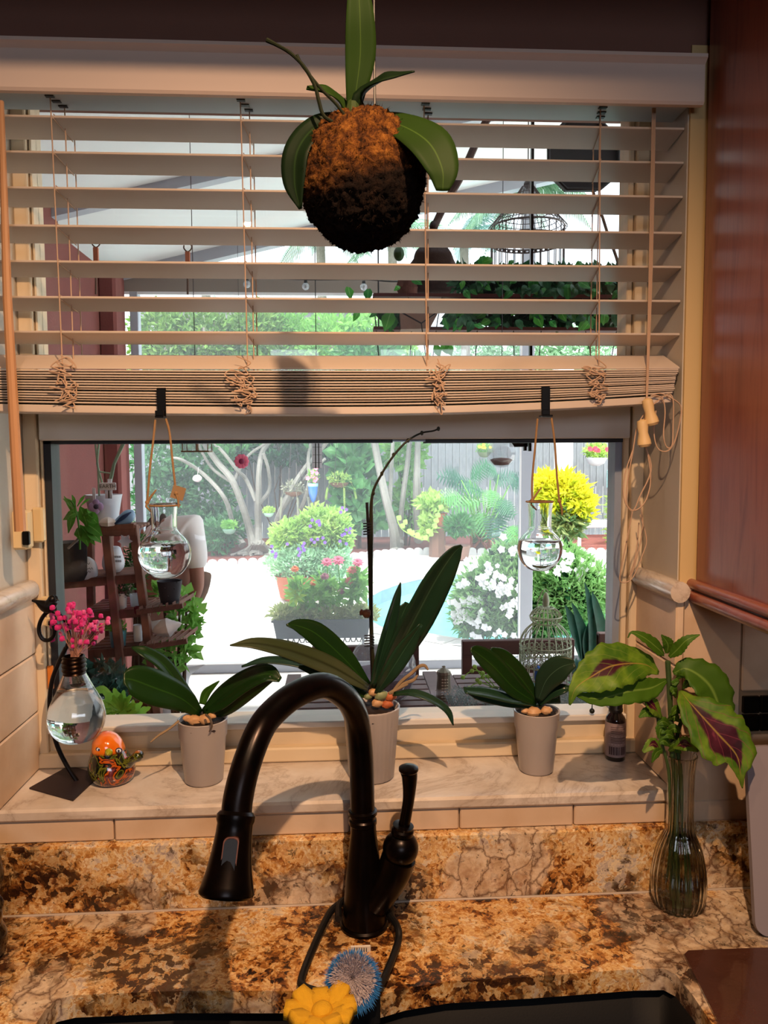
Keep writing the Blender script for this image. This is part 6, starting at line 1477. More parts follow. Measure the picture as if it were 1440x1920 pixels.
# checked ribbon
Yr = 2.7; t = thing('checked_ribbon', 'white and black checked ribbon hanging at the top of the lower pane', 'ribbon', P(594, 878, Yr))
b = MB(); b.bb(P(586, 878, Yr), P(603, 770, Yr)+V((0, .004, 0))); b.build('cloth', leafmat('white_cloth', 'e8ecf2', 'e0e4ea', trans=.6), t, smooth=False)
b = MB()
for i in range(7): y = 780+i*14.5; b.bb(P(586, y+.7, Yr-.001), P(603, y, Yr-.001)+V((0, .0005, 0)))
for x in (591, 597): b.bb(P(x, 878, Yr-.001), P(x+.7, 770, Yr-.001)+V((0, .0005, 0)))
MB().tube([P(594, 772, Yr), up(P(594, 772, Yr))], .0015, 4).build('thread', M_coat, t)
b.build('checks', mat('ribbon_black', '2c3038', .8), t, smooth=False)
# lantern frame upper left, black bracket, hanging baskets, shell
t = thing('wire_lantern', 'small clear box lantern with brass base hanging at the top left of the lower pane', 'lantern', P(365, 846, 3.0))
b = MB(); p0, p1 = P(342, 845, 3.0), P(388, 770, 3.0)
for xx in (p0.x, p1.x):
    for yy in (0, .09): b.tube([V((xx, 3.0+yy, p0.z)), V((xx, 3.0+yy, p1.z))], .002, 4)
b.bb((p0.x-.006, 3.0, p0.z-.006), (p1.x+.004, 3.09, p0.z), .001); b.build('frame', mat('dull_brass', '6a5238', .5, metal=.4), t)
MB().bb((p0.x, 3.001, p0.z), (p1.x, 3.089, p1.z)).build('glass', panemat('lantern_glass', (.93, .94, .95), .12, .05), t, smooth=False)
MB().tube([V(((p0.x+p1.x)/2, 3.04, p0.z)), V(((p0.x+p1.x)/2, 3.04, p1.z))], .006, 5).build('candle', M_twine, t); MB().tube([V(((p0.x+p1.x)/2, 3.04, p1.z-.01)), up(V(((p0.x+p1.x)/2, 3.04, 0)))], .0015, 4).build('wire', M_cage, t)
t = thing('black_bracket', 'black metal bracket at the top of the white patio post', 'bracket', P(975, 835, 3.0))
b = MB(); b.bb(P(958, 838, 3.0), P(990, 828, 3.0)+V((0, .03, 0)), .002).bb(P(945, 829, 3.0), P(990, 822, 3.0)+V((0, .03, 0)), .002).bb(P(983, 845, 3.0), P(988, 825, 3.0)+V((0, .02, 0))).bb(P(992, 846, 3.0), V((P(997, 800, 3.0).x, 3.02, rz_(P(997, 800, 3.0).x)+.01))); b.build('bracket_bars', M_black, t, smooth=False)
tag(MB().ball(P(370, 897, 12.85), (.08, .04, .06), 12, 8, .15, 10).tube([P(370, 897, 12.85), P(372, 876, 12.88)], .004, 4).build('shell_ornament', mat('pale_shell', 'd0c4c8', .5)), 'small pale shell hanging on a twig of the grey shrub', 'shell')
def basket(px, py, Y, r0, lb, seed, m=G5):
    c = P(px, py, Y); t = thing('hanging_basket', lb, 'hanging plant', c)
    leafcloud([(tuple(c+V((0, 0, .05))), (r0*1.2, r0, r0*.8))], 300, r0*.35, seed).build('foliage', m, t, smooth=False, kind='stuff')
    for k in range(3):
        a = 2*pi*k/3; b = MB(); b.tube([c+V((cos(a)*r0, sin(a)*r0, 0)), c+V((0, 0, r0*7.5))], .003, 4); b.build('cord', M_cage, t)
    MB().lathe([(r0*.3, -r0*.5), (r0*.8, -r0*.3), (r0, 0)], c, 14).build('bowl', mat('coir_bowl', '7a5a48', .9), t)
    b = MB(); rnd = random.Random(seed)
    for k in range(5):
        a = 2*pi*k/5; q = [c+V((cos(a)*r0, sin(a)*r0, .05)), c+V((cos(a)*r0*1.5, sin(a)*r0*1.2, -.1)), c+V((cos(a)*r0*1.7, sin(a)*r0, -r0*rnd.uniform(1.5, 3.5)))]
        b.tube(q, .003, 4)
        for j in range(14): p = q[1].lerp(q[2], j/14); star(b, p, r0*.14, (rnd.uniform(-.4, .4), -1, 0), 3)
    b.build('trailing_stems', m, t, smooth=False)
basket(636, 905, 13.2, .17, 'hanging basket with long trailing yellow-green stems before the climber', 121)
basket(550, 922, 12.8, .16, 'hanging basket of pale spidery stems in the middle of the grey shrub', 122, leafmat('spider_stem', 'a0a48c', '8a8c7c', trans=.2))

# --- table, chairs and what stands on them
TZ = .72; M_tab = mat('faded_plum_wood', '705856', .6, var=.2, scale=8, stretch=(1, 8, 1))
def TG(x, y): return G(x, y, TZ)
ya = TG(640, 1262).y; yb2 = 2.25; xl = TG(545, 1300).x
t = thing('patio_table', 'slatted plum-brown wooden patio table standing just outside the window', 'table', (.45, (ya+yb2)/2, ZG))
xm0, xm1 = .345, .465; xr_ = 1.25
ns = 13; st_ = (ya-yb2-.10)/ns
for (xa, xb_) in ((xl+.03, xm0-.002), (xm1+.002, xr_-.03)):
    for i in range(ns): y = yb2+.05+i*st_; MB().bb((xa, y+.007, TZ-.02), (xb_, y+st_-.007, TZ), .002).build('slat', M_tab, t)
for (xa, xb_) in ((xl-.03, xl+.028), (xm0, (xm0+xm1)/2-.001), ((xm0+xm1)/2+.001, xm1), (xr_-.028, xr_+.03)): MB().bb((xa, yb2, TZ-.025), (xb_, ya, TZ), .002).build('board', M_tab, t)
for y in (yb2, ya-.05): MB().bb((xl-.03, y, TZ-.06), (xr_+.03, y+.045, TZ-.021), .002).build('apron', M_tab, t)
for x in (xl, xr_):
    for y in (yb2+.04, ya-.04): MB().bb((x-.03, y-.03, ZG), (x+.03, y+.03, TZ-.06), .003).build('leg', M_tab, t)
def chair(x0p, x1p, ytop, Y, label, back=30):
    xa, xb_ = P(x0p, 1220, Y).x, P(x1p, 1220, Y).x; zt_ = P(900, ytop, Y).z
    t = thing('patio_chair', label, 'chair', ((xa+xb_)/2, Y, ZG))
    for x in (xa+.025, xb_-.025): MB().bb((x-.025, Y-.02, ZG), (x+.025, Y+.02, zt_-.01), .003).build('leg', M_dkwood, t); MB().bb((x-.025, Y-.5, ZG), (x+.025, Y-.46, .42), .003).build('leg', M_dkwood, t)
    MB().bb((xa, Y-.022, zt_-.075), (xb_, Y+.022, zt_), .004).build('top_rail', M_dkwood, t)
    MB().bb((xa+.05, Y-.015, .50), (xb_-.05, Y+.015, .56), .003).build('lower_rail', M_dkwood, t)
    MB().bb((xa, Y-.5, .39), (xb_, Y+.0, .42), .004).build('seat', M_dkwood, t)
    return t
chair(866, 1075, 1200, 3.85, 'dark brown wooden patio chair behind the birdcage')
chair(585, 785, 1206, 3.85, 'dark brown wooden patio chair behind the tall orchid and glass globe')
chair(1120, 1240, 1190, 3.85, 'dark brown wooden patio chair cut off by the right edge of the pane')
# glass globe terrarium with purple stones
c = TG(718, 1312); t = thing('glass_terrarium', 'big clear glass globe half filled with purple stones on the patio table', 'terrarium', c); r_ = PX(64, c.y)
MB().lathe([(r_*.55, 0), (r_*.8, r_*.25), (r_, r_*.9), (r_*.86, r_*1.5), (r_*.55, r_*1.85), (r_*.45, r_*1.95)], c, 32, sub=24, cap=False).build('globe', panemat('terrarium_glass', (.9, .92, .93), .16, .12), t)
MB().lathe([(r_*.5, .004), (r_*.76, r_*.25), (r_*.94, r_*.75), (r_*.9, r_*.85), (r_*.3, r_*.95), (.001, r_*.97)], c, 28, sub=16, cap=False).build('stones', mat('purple_gravel', '5a3c54', .8, var=.4, scale=60, bump=1, bscale=90), t)
# grater lantern
c = TG(832, 1311); kk = c.y/FPX; t = thing('tin_lantern', 'small pierced tin lantern shaped like a grater on the patio table', 'lantern', c)
M_tin = mat('old_tin', '8a8472', .45, metal=.5, var=.2)
MB().lathe([(16*kk, 0), (16.5*kk, 2*kk), (15*kk, 4*kk), (12.5*kk, 48*kk), (14*kk, 50*kk), (13*kk, 55*kk), (6*kk, 60*kk), (3*kk, 62*kk)], c, 12).build('body', M_tin, t, smooth=False)
b = MB()
for i in range(7):
    for a in (-1.9, -1.55, -1.2): zz_ = (8+i*5.6)*kk; rr = (15-2.4*i/7)*kk; b.ball(c+V((cos(a)*rr, sin(a)*rr, zz_)), (2.2*kk, 1.5*kk, 1.4*kk), 6, 5)
b.build('punched_holes', mat('tin_highlight', 'c8c0a8', .4, metal=.3), t)
b = MB(); ring(b, c+V((0, 0, 64*kk)), 3*kk, 1*kk, 10); b.build('ring', M_tin, t)
# pale green birdcage on the table
c = TG(1022, 1283); kk = c.y/FPX; t = thing('green_birdcage', 'pale green ornamental wire birdcage with domed top on the patio table', 'birdcage', c); M_gc = mat('pale_green_enamel', 'aab89c', .5)
b = MB(); R0 = 49*kk; prof_ = [(49, 0), (49, 78), (47, 90), (40, 104), (28, 116), (22, 121), (28, 126), (30, 134), (24, 144), (15, 150), (10, 152)]
sp_ = spline([(r*kk, z*kk) for r, z in prof_[1:]], 22)
for i in range(22): a = 2*pi*i/22; b.tube([c+V((cos(a)*r, sin(a)*r, z)) for r, z in [(R0, 0), (R0, 40*kk)]+sp_], 1.0*kk, 4)
for r, z in ((49, 0), (49, 40), (49, 78), (22, 121), (30, 134), (15, 150)): ring(b, c+V((0, 0, z*kk)), r*kk, 1.5*kk)
b.build('wires', M_gc, t)
b = MB()
for k in range(3):
    for i in range(30): a = 2*pi*(i+.5*(k % 2))/30; ring_c = c+V((cos(a)*R0, sin(a)*R0, (46+k*10)*kk)); b.tube([ring_c+V((-sin(a)*cos(u)*4.4*kk, cos(a)*cos(u)*4.4*kk, sin(u)*4.8*kk)) for u in [2*pi*j/6 for j in range(7)]], 1.0*kk, 4, cap=False)
b.build('filigree_band', M_gc, t)
MB().lathe([(9*kk, 150*kk), (6*kk, 154*kk), (7*kk, 165*kk), (4.5*kk, 176*kk), (2*kk, 180*kk)], c, 12).build('finial', M_gc, t)
b = MB(); b.tube([c+V((-18*kk, 0, 140*kk)), c+V((-16*kk, 0, 160*kk)), c+V((-7*kk, 0, 182*kk)), c+V((0, 0, 186*kk)), c+V((5*kk, 0, 180*kk))], 1*kk, 5, sub=14); b.build('handle', M_gc, t)
tag(MB().ball(c+V((-16*kk, -.02, 22*kk)), (9*kk, .02, 18*kk), 10, 8).build('blue_bottle', mat('blue_bottle', '2c5ab0', .2)), 'small cobalt blue bottle inside the pale green birdcage', 'bottle')
# succulents and dusty miller on the table
M_suc = leafmat('succulent_leaf', '6c9c98', '5a8884', trans=.1, rough=.5)
def rosette(px, py, s_px, label, m, z=TZ, n=22, up=.35, wv=.3, name='succulent', seed=1, h=0.03):
    c = G(px, py, z); s_ = PX(s_px, c.y); t = thing(name, label, 'plant', c); rnd = random.Random(seed)
    for i in range(n):
        a = i*2.4; e = up+1.0*i/n; L = s_*(1-.5*i/n); d = V((cos(a)*cos(e), sin(a)*cos(e), sin(e))); b = MB()
        b.leaf([c+V((0, 0, h*.5)), c+V((0, 0, h*.5))+d*L*.6, c+V((0, 0, h*.5))+d*L+V((0, 0, L*.1))], [s_*.08, s_*wv*.55, .001], (0, 0, 1) if e < 1.2 else (0, -1, .2), .25, 6, 2); b.build('leaf', m, t)
    MB().lathe([(s_*.3, 0), (s_*.2, h)], c, 8).build('stem', m, t)
    return t
rosette(990, 1318, 46, 'blue-green fleshy succulent on the table behind the right orchid', M_suc, n=26, seed=1)
rosette(945, 1295, 34, 'blue-green succulent on the table left of the birdcage', M_suc, n=20, seed=2)
rosette(1080, 1262, 30, 'blue-green succulent beside the birdcage at the right', M_suc, n=20, seed=3)
rosette(1085, 1300, 26, 'glossy green rosette plant between the birdcage and coleus leaf', leafmat('jade_leaf', '2c8a5c', '1f6c48', trans=.2), n=20, seed=4)
def dusty(px, py, rx, n, label, seed):
    c = G(px, py, TZ); t = thing('dusty_miller', label, 'plant', c); b = MB(); rnd = random.Random(seed)
    for i in range(n):
        p = c+V((rnd.uniform(-1, 1)*PX(rx, c.y), rnd.uniform(-.10, .12), 0)); a = rnd.uniform(0, 6.28); q = p+V((cos(a)*.03, sin(a)*.03, rnd.uniform(.02, .06))); lobed(b, p, q, .014, (sin(a), -cos(a), .8), 5, .1)
    b.build('foliage', G6, t, smooth=False, kind='stuff')
dusty(1085, 1328, 60, 300, 'silvery lacy foliage at the right end of the table', 5); dusty(960, 1335, 45, 120, 'silvery lacy foliage behind the right orchid pot', 6); dusty(868, 1318, 32, 60, 'sparse silvery sprigs beside the tin lantern', 7)
t = thing('trailing_succulent', 'thin green trailing sprigs hanging over the middle of the table', 'plant', TG(895, 1290)); b = MB()
for q in ([(930, 1290), (905, 1262), (885, 1258), (868, 1270)], [(930, 1292), (900, 1280), (880, 1290), (875, 1310)], [(925, 1290), (905, 1270), (890, 1250)], [(940, 1280), (915, 1268), (895, 1275)]):
    b.tube([P(x, y, 2.95) for x, y in q], .002, 4, sub=12)
    for x, y in q: b.ball(P(x, y, 2.94), .009, 6, 5)
b.build('sprigs', G5, t)
# snake plant
c = V((P(1100, 1240, 4.15).x, 4.15, ZG)); t = thing('snake_plant', 'dark upright snake plant in a pot behind the birdcage', 'potted plant', c)
Ms = leafmat('snake_leaf', '1c4a3c', '2c6250', rib=None, rough=.4, trans=.1, scale=20)
for q in ([(1110, 1250, 10), (1112, 1180, 13), (1105, 1130, 8), (1096, 1092, 1)], [(1100, 1250, 10), (1085, 1200, 15), (1070, 1160, 9), (1060, 1135, 1)], [(1120, 1250, 8), (1128, 1190, 12), (1115, 1130, 7), (1110, 1110, 1)], [(1095, 1250, 8), (1095, 1200, 12), (1080, 1150, 6), (1072, 1130, 1)], [(1130, 1250, 8), (1142, 1200, 10), (1152, 1150, 1)], [(1105, 1250, 8), (1100, 1195, 11), (1118, 1140, 1)]):
    b = MB(); b.leaf([P(x, y, 4.15) for x, y, r in q], [PX(r, 4.15) for x, y, r in q], (.3, -1, 0), .3, 12, 3); b.build('leaf', Ms, t)
zp = P(1110, 1245, 4.15).z
MB().lathe([(.14, ZG), (.17, ZG+.1), (.19, zp), (.17, zp)], (c.x, 4.15, 0), 20).build('pot', M_bpl, t)
# --- ladder shelf against the red wall with its pots
Ysh = 3.0
def Q(x, y, d=0): return P(x, y, Ysh+d)
t = thing('plant_stand', 'weathered brown wooden ladder plant stand by the red wall', 'plant stand', V((Q(230, 1200).x, Ysh, ZG)))
def wbar(a, c, w_=.030, d_=.018, nm='leg'):
    a, c = V(a), V(c); D = (c-a); L_ = D.length; F = frame(D, (0, 1, 0)); b = MB(); b.box((a+c)/2, (d_, w_, L_), F, .002); return b.build(nm, M_shelfw, t)
def down(x0, y0, x1, y1, d0=0, d1=0):                          # extend the line to the ground
    a, c = Q(x0, y0, d0), Q(x1, y1, d1); k = (ZG-a.z)/(c.z-a.z); return a+(c-a)*k
for x0, y0, x1, y1, d in ((198, 986, 232, 1290, 0), (250, 984, 290, 1290, .0)): wbar(Q(x0, y0, d), down(x0, y0, x1, y1, d, d), .035, .030)
for x0, y0, x1, y1, d in ((168, 1000, 175, 1290, .28), (205, 1000, 205, 1290, .30)): wbar(Q(x0, y0, d), down(x0, y0, x1, y1, d, d), .03, .03)
wbar(Q(196, 990), Q(254, 986), .04, .022, 'rail')
def tier(xa, xb_, y, z_=None, d0=0, d1=.3, n=5, tilt=0):
    a, c = Q(xa, y), Q(xb_, y+tilt)
    for i in range(n):
        yy = d0+(d1-d0)*(i+.5)/n; wbar((a.x, Ysh+yy, a.z), (c.x, Ysh+yy, c.z), .038, .012, 'slat')
    wbar((a.x, Ysh+d0-.01, a.z-.012), (c.x, Ysh+d0-.01, c.z-.012), .018, .035, 'rail')
    return a.z
tier(180, 258, 990, n=4, d1=.2); tier(100, 268, 1092, tilt=-14, d0=.02, d1=.25); tier(150, 280, 1152, tilt=-10, d0=.02); tier(165, 285, 1222, tilt=-8, d0=.02); tier(170, 290, 1300, tilt=-6)
def wing(x0, x1, y, dy):                                        # little slatted wing shelves on the right
    a, c = Q(x0, y), Q(x1, y+dy)
    for yy in (0, .16): wbar((a.x, Ysh+yy-.05, a.z), (c.x, Ysh+yy-.05, c.z), .016, .02, 'wing_rail')
    for i in range(7):
        k = (i+.5)/7; x = a.x+(c.x-a.x)*k; z = a.z+(c.z-a.z)*k+.012; wbar((x, Ysh-.06, z), (x+.02, Ysh+.13, z), .003, .015, 'wing_slat')
wing(262, 348, 1143, -12); wing(262, 356, 1210, -14)
# things on it
def item(name, label, cat, px, py, d=.05): return thing(name, label, cat, Q(px, py, d))
kk = (Ysh+.05)/FPX
c = Q(196, 985, .05); t = thing('hanging_pot', 'white tub planter with a purple flower and name stakes hanging on green cords', 'hanging plant', c)
MB().lathe([(19*kk, 0), (24*kk, 4*kk), (30*kk, 40*kk), (33*kk, 55*kk), (31*kk, 55*kk), (20*kk, 40*kk)], c+V((0, 0, .004)), 24).build('tub', M_wpl, t)
for q in ([(178, 825), (184, 880), (186, 930)], [(186, 825), (182, 870), (194, 915)], [(236, 825), (215, 870), (208, 905)], [(232, 825), (212, 872), (204, 905)]): MB().tube([Q(x, y, -.02) for x, y in [(q[0][0], 700)]+q], .004, 5).build('cord', mat('sage_cord', '8aa890', .8), t)
MB().tube([Q(184, 884, -.02), Q(210, 888, -.02)], .003, 5).build('cord', mat('sage_cord', '8aa890'), t)
M_pur2 = mat('lilac_petal', 'b098c8', .6)
for dx, dy in ((-9, 0), (0, -8), (9, 0), (0, 8)): MB().ball(Q(180+dx*.8, 950+dy*.8, -.06), (.014, .005, .016), 10, 6).build('petal', M_pur2, t)
MB().ball(Q(180, 950, -.065), (.010, .008, .010), 8, 6).build('petal', mat('dark_violet', '2c2438', .5), t)
for x, y0, y1, w_ in ((176, 915, 940, 5), (201, 905, 935, 8), (206, 898, 935, 7)): MB().bb(Q(x-w_/2, y1, -.03), Q(x+w_/2, y0, -.03)+V((0, .004, 0)), .001).build('stake', M_wpl, t)
sg = MB().box(Q(202, 912, -.045), (PX(30, 3), .006, PX(14, 3)), None, .002).build('sign_board', mat('sign_white', 'ccd2d8', .6), t)
fc_ = bpy.data.curves.new('sign_text', 'FONT'); fc_.body = 'EARTH'; fc_.size = .020; fc_.align_x = 'CENTER'; fc_.align_y = 'CENTER'; fc_.extrude = .0006
fo = bpy.data.objects.new('sign_text', fc_); COL.objects.link(fo); fc_.materials.append(mat('sign_dark', '3a4048', .6)); tm = bpy.data.meshes.new_from_object(fo); bpy.data.objects.remove(fo); fo = bpy.data.objects.new('sign_text', tm); COL.objects.link(fo); fo.parent = sg; fo.location = Q(202, 912, -.0485)-wloc(sg); fo.rotation_euler = (pi/2, 0, 0)
# blue bird and shell
c = Q(232, 985, .03); t = thing('blue_ceramic_bird', 'pale blue ceramic bird perched on top of the plant stand', 'figurine', c); Mb = mat('sky_blue_glaze', '7ca4c8', .3, coat=.4)
MB().tube([Q(212, 985, .02), Q(224, 978, .0), Q(238, 970, 0), Q(246, 962, 0), Q(250, 957, 0)], [.004, .018, .026, .020, .004], 14, sub=16).build('body', Mb, t)
MB().leaf([Q(215, 982, -.03), Q(230, 971, -.035), Q(246, 960, -.03)], [.002, .008, .002], (0, -1, .2), .3, 8, 3).build('wing', mat('navy_blue_glaze', '2c4470', .3), t, solid=.002)
c = Q(202, 988, -.02); tag(MB().lathe([(.001, 0), (.022, .004), (.03, .018), (.022, .030), (.006, .038)], c, 10, rib=.12, nrib=5).build('seashell', mat('cream_shell', 'd8cfc8', .5)), 'small cream seashell on the top shelf beside the blue bird', 'shell')
# trailing plant at the left
t = thing('trailing_houseplant', 'bright green leafy trailing plant spilling in front of the stand at the left', 'plant', Q(150, 1040, -.1)); rnd = random.Random(131)
Ml = leafmat('fresh_leaf', '5a9a34', '3f8028', rib='8ac060', trans=.35)
for x0, y0, x1, y1, w_ in ((150, 960, 118, 975, 9), (140, 950, 128, 1000, 7), (150, 950, 165, 990, 10), (160, 960, 185, 985, 10), (158, 980, 192, 1005, 11), (160, 990, 190, 1018, 10), (155, 990, 165, 1025, 10), (140, 975, 125, 965, 9), (150, 965, 172, 960, 7), (165, 975, 180, 970, 8), (140, 955, 118, 935, 3), (142, 950, 135, 928, 3), (145, 950, 160, 928, 3), (150, 950, 170, 935, 3), (135, 960, 120, 930, 3), (150, 985, 178, 1022, 9), (145, 990, 150, 1015, 8)):
    b = MB(); b.leaf([Q(x0, y0, -.12), Q((x0+x1)/2, (y0+y1)/2-2, -.15), Q(x1, y1, -.14)], [.003, PX(w_, 3), .001], (rnd.uniform(-.4, .4), -.8, .5), .2, 8, 2); b.build('leaf', Ml, t)
MB().tube([Q(150, 1030, -.1), Q(148, 985, -.11), Q(138, 945, -.12), Q(122, 935, -.12)], .004, 5, sub=14).build('stem', Ml, t)
MB().tube([Q(128, 1028, -.1), Q(145, 1012, -.12), Q(158, 1000, -.12)], .005, 6).build('twig', M_bark, t)
c = Q(134, 1088, -.02); tag(MB().lathe([(22*kk, 0), (27*kk, 10*kk), (28*kk, 66*kk), (30*kk, 70*kk), (27*kk, 70*kk)], c, 16, rib=.02, nrib=16).build('dark_basket', mat('black_bark', '231c1c', .95, var=.4, scale=40, bump=1)), 'dark bark-covered basket on the second shelf, far left', 'basket')
def egg(px, pyb, w_, h_, name, label, cat, m, d=.03, seed=1, pointy=.15):
    c = Q(px, pyb, d); k = (Ysh+d)/FPX; t = thing(name, label, cat, c)
    MB().lathe([(w_*.3*k, 0), (w_*.46*k, h_*.15*k), (w_*.5*k, h_*.4*k), (w_*.40*k, h_*.75*k), (w_*pointy*k, h_*.96*k), (.001, h_*k)], c, 20, sub=20).build('body', m, t); return t, c, k
t, c, k = egg(165, 1088, 36, 44, 'painted_stone', 'white pointed stone with small dark script on the second shelf', 'stone', M_wpl)
b = MB()
for i, (x0, x1, y) in enumerate(((156, 170, 1057), (158, 176, 1066), (160, 172, 1072))): b.tube([Q(x, y+2*sin(x*1.3+i), -.033) for x in range(x0, x1, 2)], .0012, 4)
b.build('script', mat('sign_dark', '3a4048'), t)
t, c, k = egg(213, 1072, 40, 48, 'painted_jar', 'rounded white jar with two lines of dark lettering on the second shelf', 'jar', M_wpl, .08, pointy=.3)
b = MB()
for i, (x0, x1, y) in enumerate(((213, 227, 1044), (216, 227, 1052))):
    for x in range(x0, x1, 2): b.bb(Q(x, y+2.2, .012), Q(x+1.2, y-2, .012)+V((0, .001, 0)))
b.build('lettering', mat('sign_dark', '3a4048'), t, smooth=False)
star(MB(), Q(235, 1015, -.02), PX(14, 3), (0, -1, .1), 6, .3).build('tmp', M_wpl); o = bpy.data.objects['tmp']; o.name = 'silver_star'; tag(o, 'small silvery star flower ornament between the legs of the stand', 'ornament')
def cup(px, pyb, w_, h_, name, label, cat, m, d=.05, plant=None, taper=.8, seed=1):
    c = Q(px, pyb, d); k = (Ysh+d)/FPX; t = thing(name, label, cat, c); r1 = w_/2*k; r0 = r1*taper
    MB().lathe([(r0, 0), (r1, h_*k), (r1*1.02, h_*k+.002), (r1*.9, h_*k), (r0*.85, .006)], c, 20).build('pot', m, t)
    if plant: leafcloud([(tuple(c+V((0, 0, h_*k+.012))), (r1*.9, r1*.9, .018))], 90, .022, seed).build('foliage', plant, t, smooth=False, kind='stuff')
    return t, c, k
cup(230, 1143, 17, 30, 'label_pot', 'small white pot with printed label on the third shelf', 'pot', M_wpl, .04, G3, .85, 141)
cup(254, 1140, 20, 26, 'glass_jar', 'clear glass jar on the third shelf right of the label pot', 'jar', panemat('jar_glass', (.8, .85, .88), .35, .1), .06)
cup(222, 1213, 32, 32, 'aqua_pot', 'aqua glazed square-ish pot with a small green plant on the fourth shelf', 'pot', mat('aqua_glaze', '5aa8c0', .3, coat=.3), .04, G1, .8, 142)
cup(259, 1202, 16, 30, 'white_tin', 'narrow white tin pot between the stand legs on the fourth shelf', 'pot', M_wpl, .06, None, .95)
cup(258, 1150, 14, 12, 'red_pot', 'tiny dark red pot on the third shelf near the right leg', 'pot', mat('dark_red', '7a2430', .5), -.0)
cup(205, 1300, 34, 30, 'pale_pot', 'pale pot with a leafy rosette low on the stand', 'pot', mat('grey_green_pot', '9aa8a4', .6), .05, G6, .85, 143)
t, c, k = cup(319, 1131, 46, 42, 'nursery_pot', 'black plastic nursery pot with drainage holes on the upper wing shelf', 'pot', mat('black_nursery', '2c2c34', .6), .0, None, .72)
b = MB()
for x, y in ((309, 1103), (327, 1104), (315, 1118), (332, 1092)): b.ball(Q(x, y, -.045), (.003, .002, .003), 6, 5)
b.build('hole', M_bpl, t)
c = Q(312, 1193, .02); t = thing('conch_shell', 'large whitish conch shell on the lower wing shelf', 'shell', c)
MB().lathe([(.002, -.055), (.018, -.04), (.034, -.012), (.038, .008), (.028, .022), (.024, .026), (.020, .036), (.014, .042), (.010, .052), (.001, .062)], c+V((0, 0, .034)), 18, (1, .1, .25), rib=.05, nrib=7).build('body', mat('whitish_shell', 'c8c4c4', .6, var=.15, scale=30), t)
shrub('leafy_plant', 'bright lime leafy plant growing right of the stand below the wing shelves', 'plant', [(tuple(Q(345, 1165, .3)), (.07, .06, .14)), (tuple(Q(320, 1225, .3)), (.10, .06, .06)), (tuple(Q(308, 1120, .3)), (.05, .05, .06))], 420, .045, G1, 144, asp=.8, base=V((Q(340, 1200).x, Ysh+.4, ZG)))
shrub('fern', 'dark green feathery plant behind the stand legs', 'plant', [(tuple(Q(255, 1060, .45)), (.05, .04, .12)), (tuple(Q(262, 1030, .45)), (.05, .04, .06))], 500, .03, G2, 145, asp=.3, base=V((Q(250, 1200).x, Ysh+.5, ZG)))
shrub('dark_foliage_plant', 'dark blue-green foliage low behind the light bulb vase', 'plant', [(tuple(Q(190, 1290, -.1)), (.11, .06, .10))], 380, .05, G7, 146, asp=.6, base=V((Q(190, 1200).x, Ysh-.1, ZG)))
# lobed bright plant close to the window
t = thing('papaya_seedling', 'bright green deeply lobed leaves just outside the lower left corner of the pane', 'plant', V((P(225, 1300, 2.0).x, 2.0, ZG)))
Mpp = leafmat('papaya_leaf', '7cb848', '5fa03a', trans=.4)
def palmate(cx, cy, s_, a0, Y=2.0):
    b = MB(); c = P(cx, cy, Y)
    for i in range(7):
        a = a0+(i-3)*.42; L = PX(s_, Y)*(1-.09*abs(i-3)); d = V((cos(a), -.25, sin(a))).normalized()
        b.leaf([c, c+d*L*.5, c+d*L*.78, c+d*L], [L*.05, L*.17, L*.13, .001], (0, -.75, .6), .1, 8, 2, wave=.25, wfreq=16)
    b.build('leaf', Mpp, t)
palmate(228, 1330, 52, 2.2); palmate(222, 1335, 46, .9); palmate(245, 1345, 48, .5); palmate(205, 1352, 34, 1.8)
for x, y in ((228, 1330), (222, 1335), (245, 1345), (205, 1352)): MB().tube([P(x, y, 2.0), P(x+2, y+60, 2.02), V((P(225, 1300, 2.0).x, 2.0, ZG))], .004, 5, sub=10).build('leaf_stalk', Mpp, t)
b = MB(); b.leaf([P(170, 1300, 2.1), P(190, 1293, 2.1), P(208, 1298, 2.1)], [.003, PX(8, 2.1), .001], (0, -.8, .6), .15, 8, 2); b.build('leaf', Mpp, t)

# --- the man in a white T-shirt, bending forward, back to the window
Yp = 3.75
def H(x, y, d=0): return P(x, y, Yp+d)
pt = thing('person', 'man in a white T-shirt bending forward on the deck behind the left glass vase', 'person', V((H(305, 1200).x, Yp, ZG)))
M_skin = mat('skin', 'a87868', .55); M_shirt = mat('white_tshirt', 'f4f4f4', .85, bump=.2, bscale=20); M_pants = mat('white_trousers', 'd8dade', .85)
def body(verts, edges, radii, m, nm, levels=2, root=0):
    me = bpy.data.meshes.new(nm); off = wloc(pt); me.from_pydata([tuple(V(v)-off) for v in verts], edges, []); o = bpy.data.objects.new(nm, me); COL.objects.link(o); o.parent = pt
    md = o.modifiers.new('skin', 'SKIN'); md.use_smooth_shade = True
    for i, r in enumerate(radii): me.skin_vertices[0].data[i].radius = (r, r) if not isinstance(r, tuple) else r
    for i in range(len(verts)): me.skin_vertices[0].data[i].use_root = (i == root)
    sd = o.modifiers.new('sub', 'SUBSURF'); sd.levels = levels; sd.render_levels = levels
    me.materials.append(m); return o
hip = H(296, 1200, .10); chest = H(316, 1062, .02); sh_c = H(322, 1008, .04)
shR = H(362, 982, -.02); elR = H(371, 1098, -.04); haR = H(350, 1160, .16)
shL = H(290, 1010, .25); elL = H(282, 1110, .3); haL = H(300, 1170, .35)
neck = H(312, 990, .16); head = H(303, 1000, .26)
kR = H(318, 1330, -.02); fR = V((kR.x+.01, Yp+.05, ZG+.09)); kL = H(290, 1330, .12); fL = V((kL.x, Yp+.2, ZG+.09))
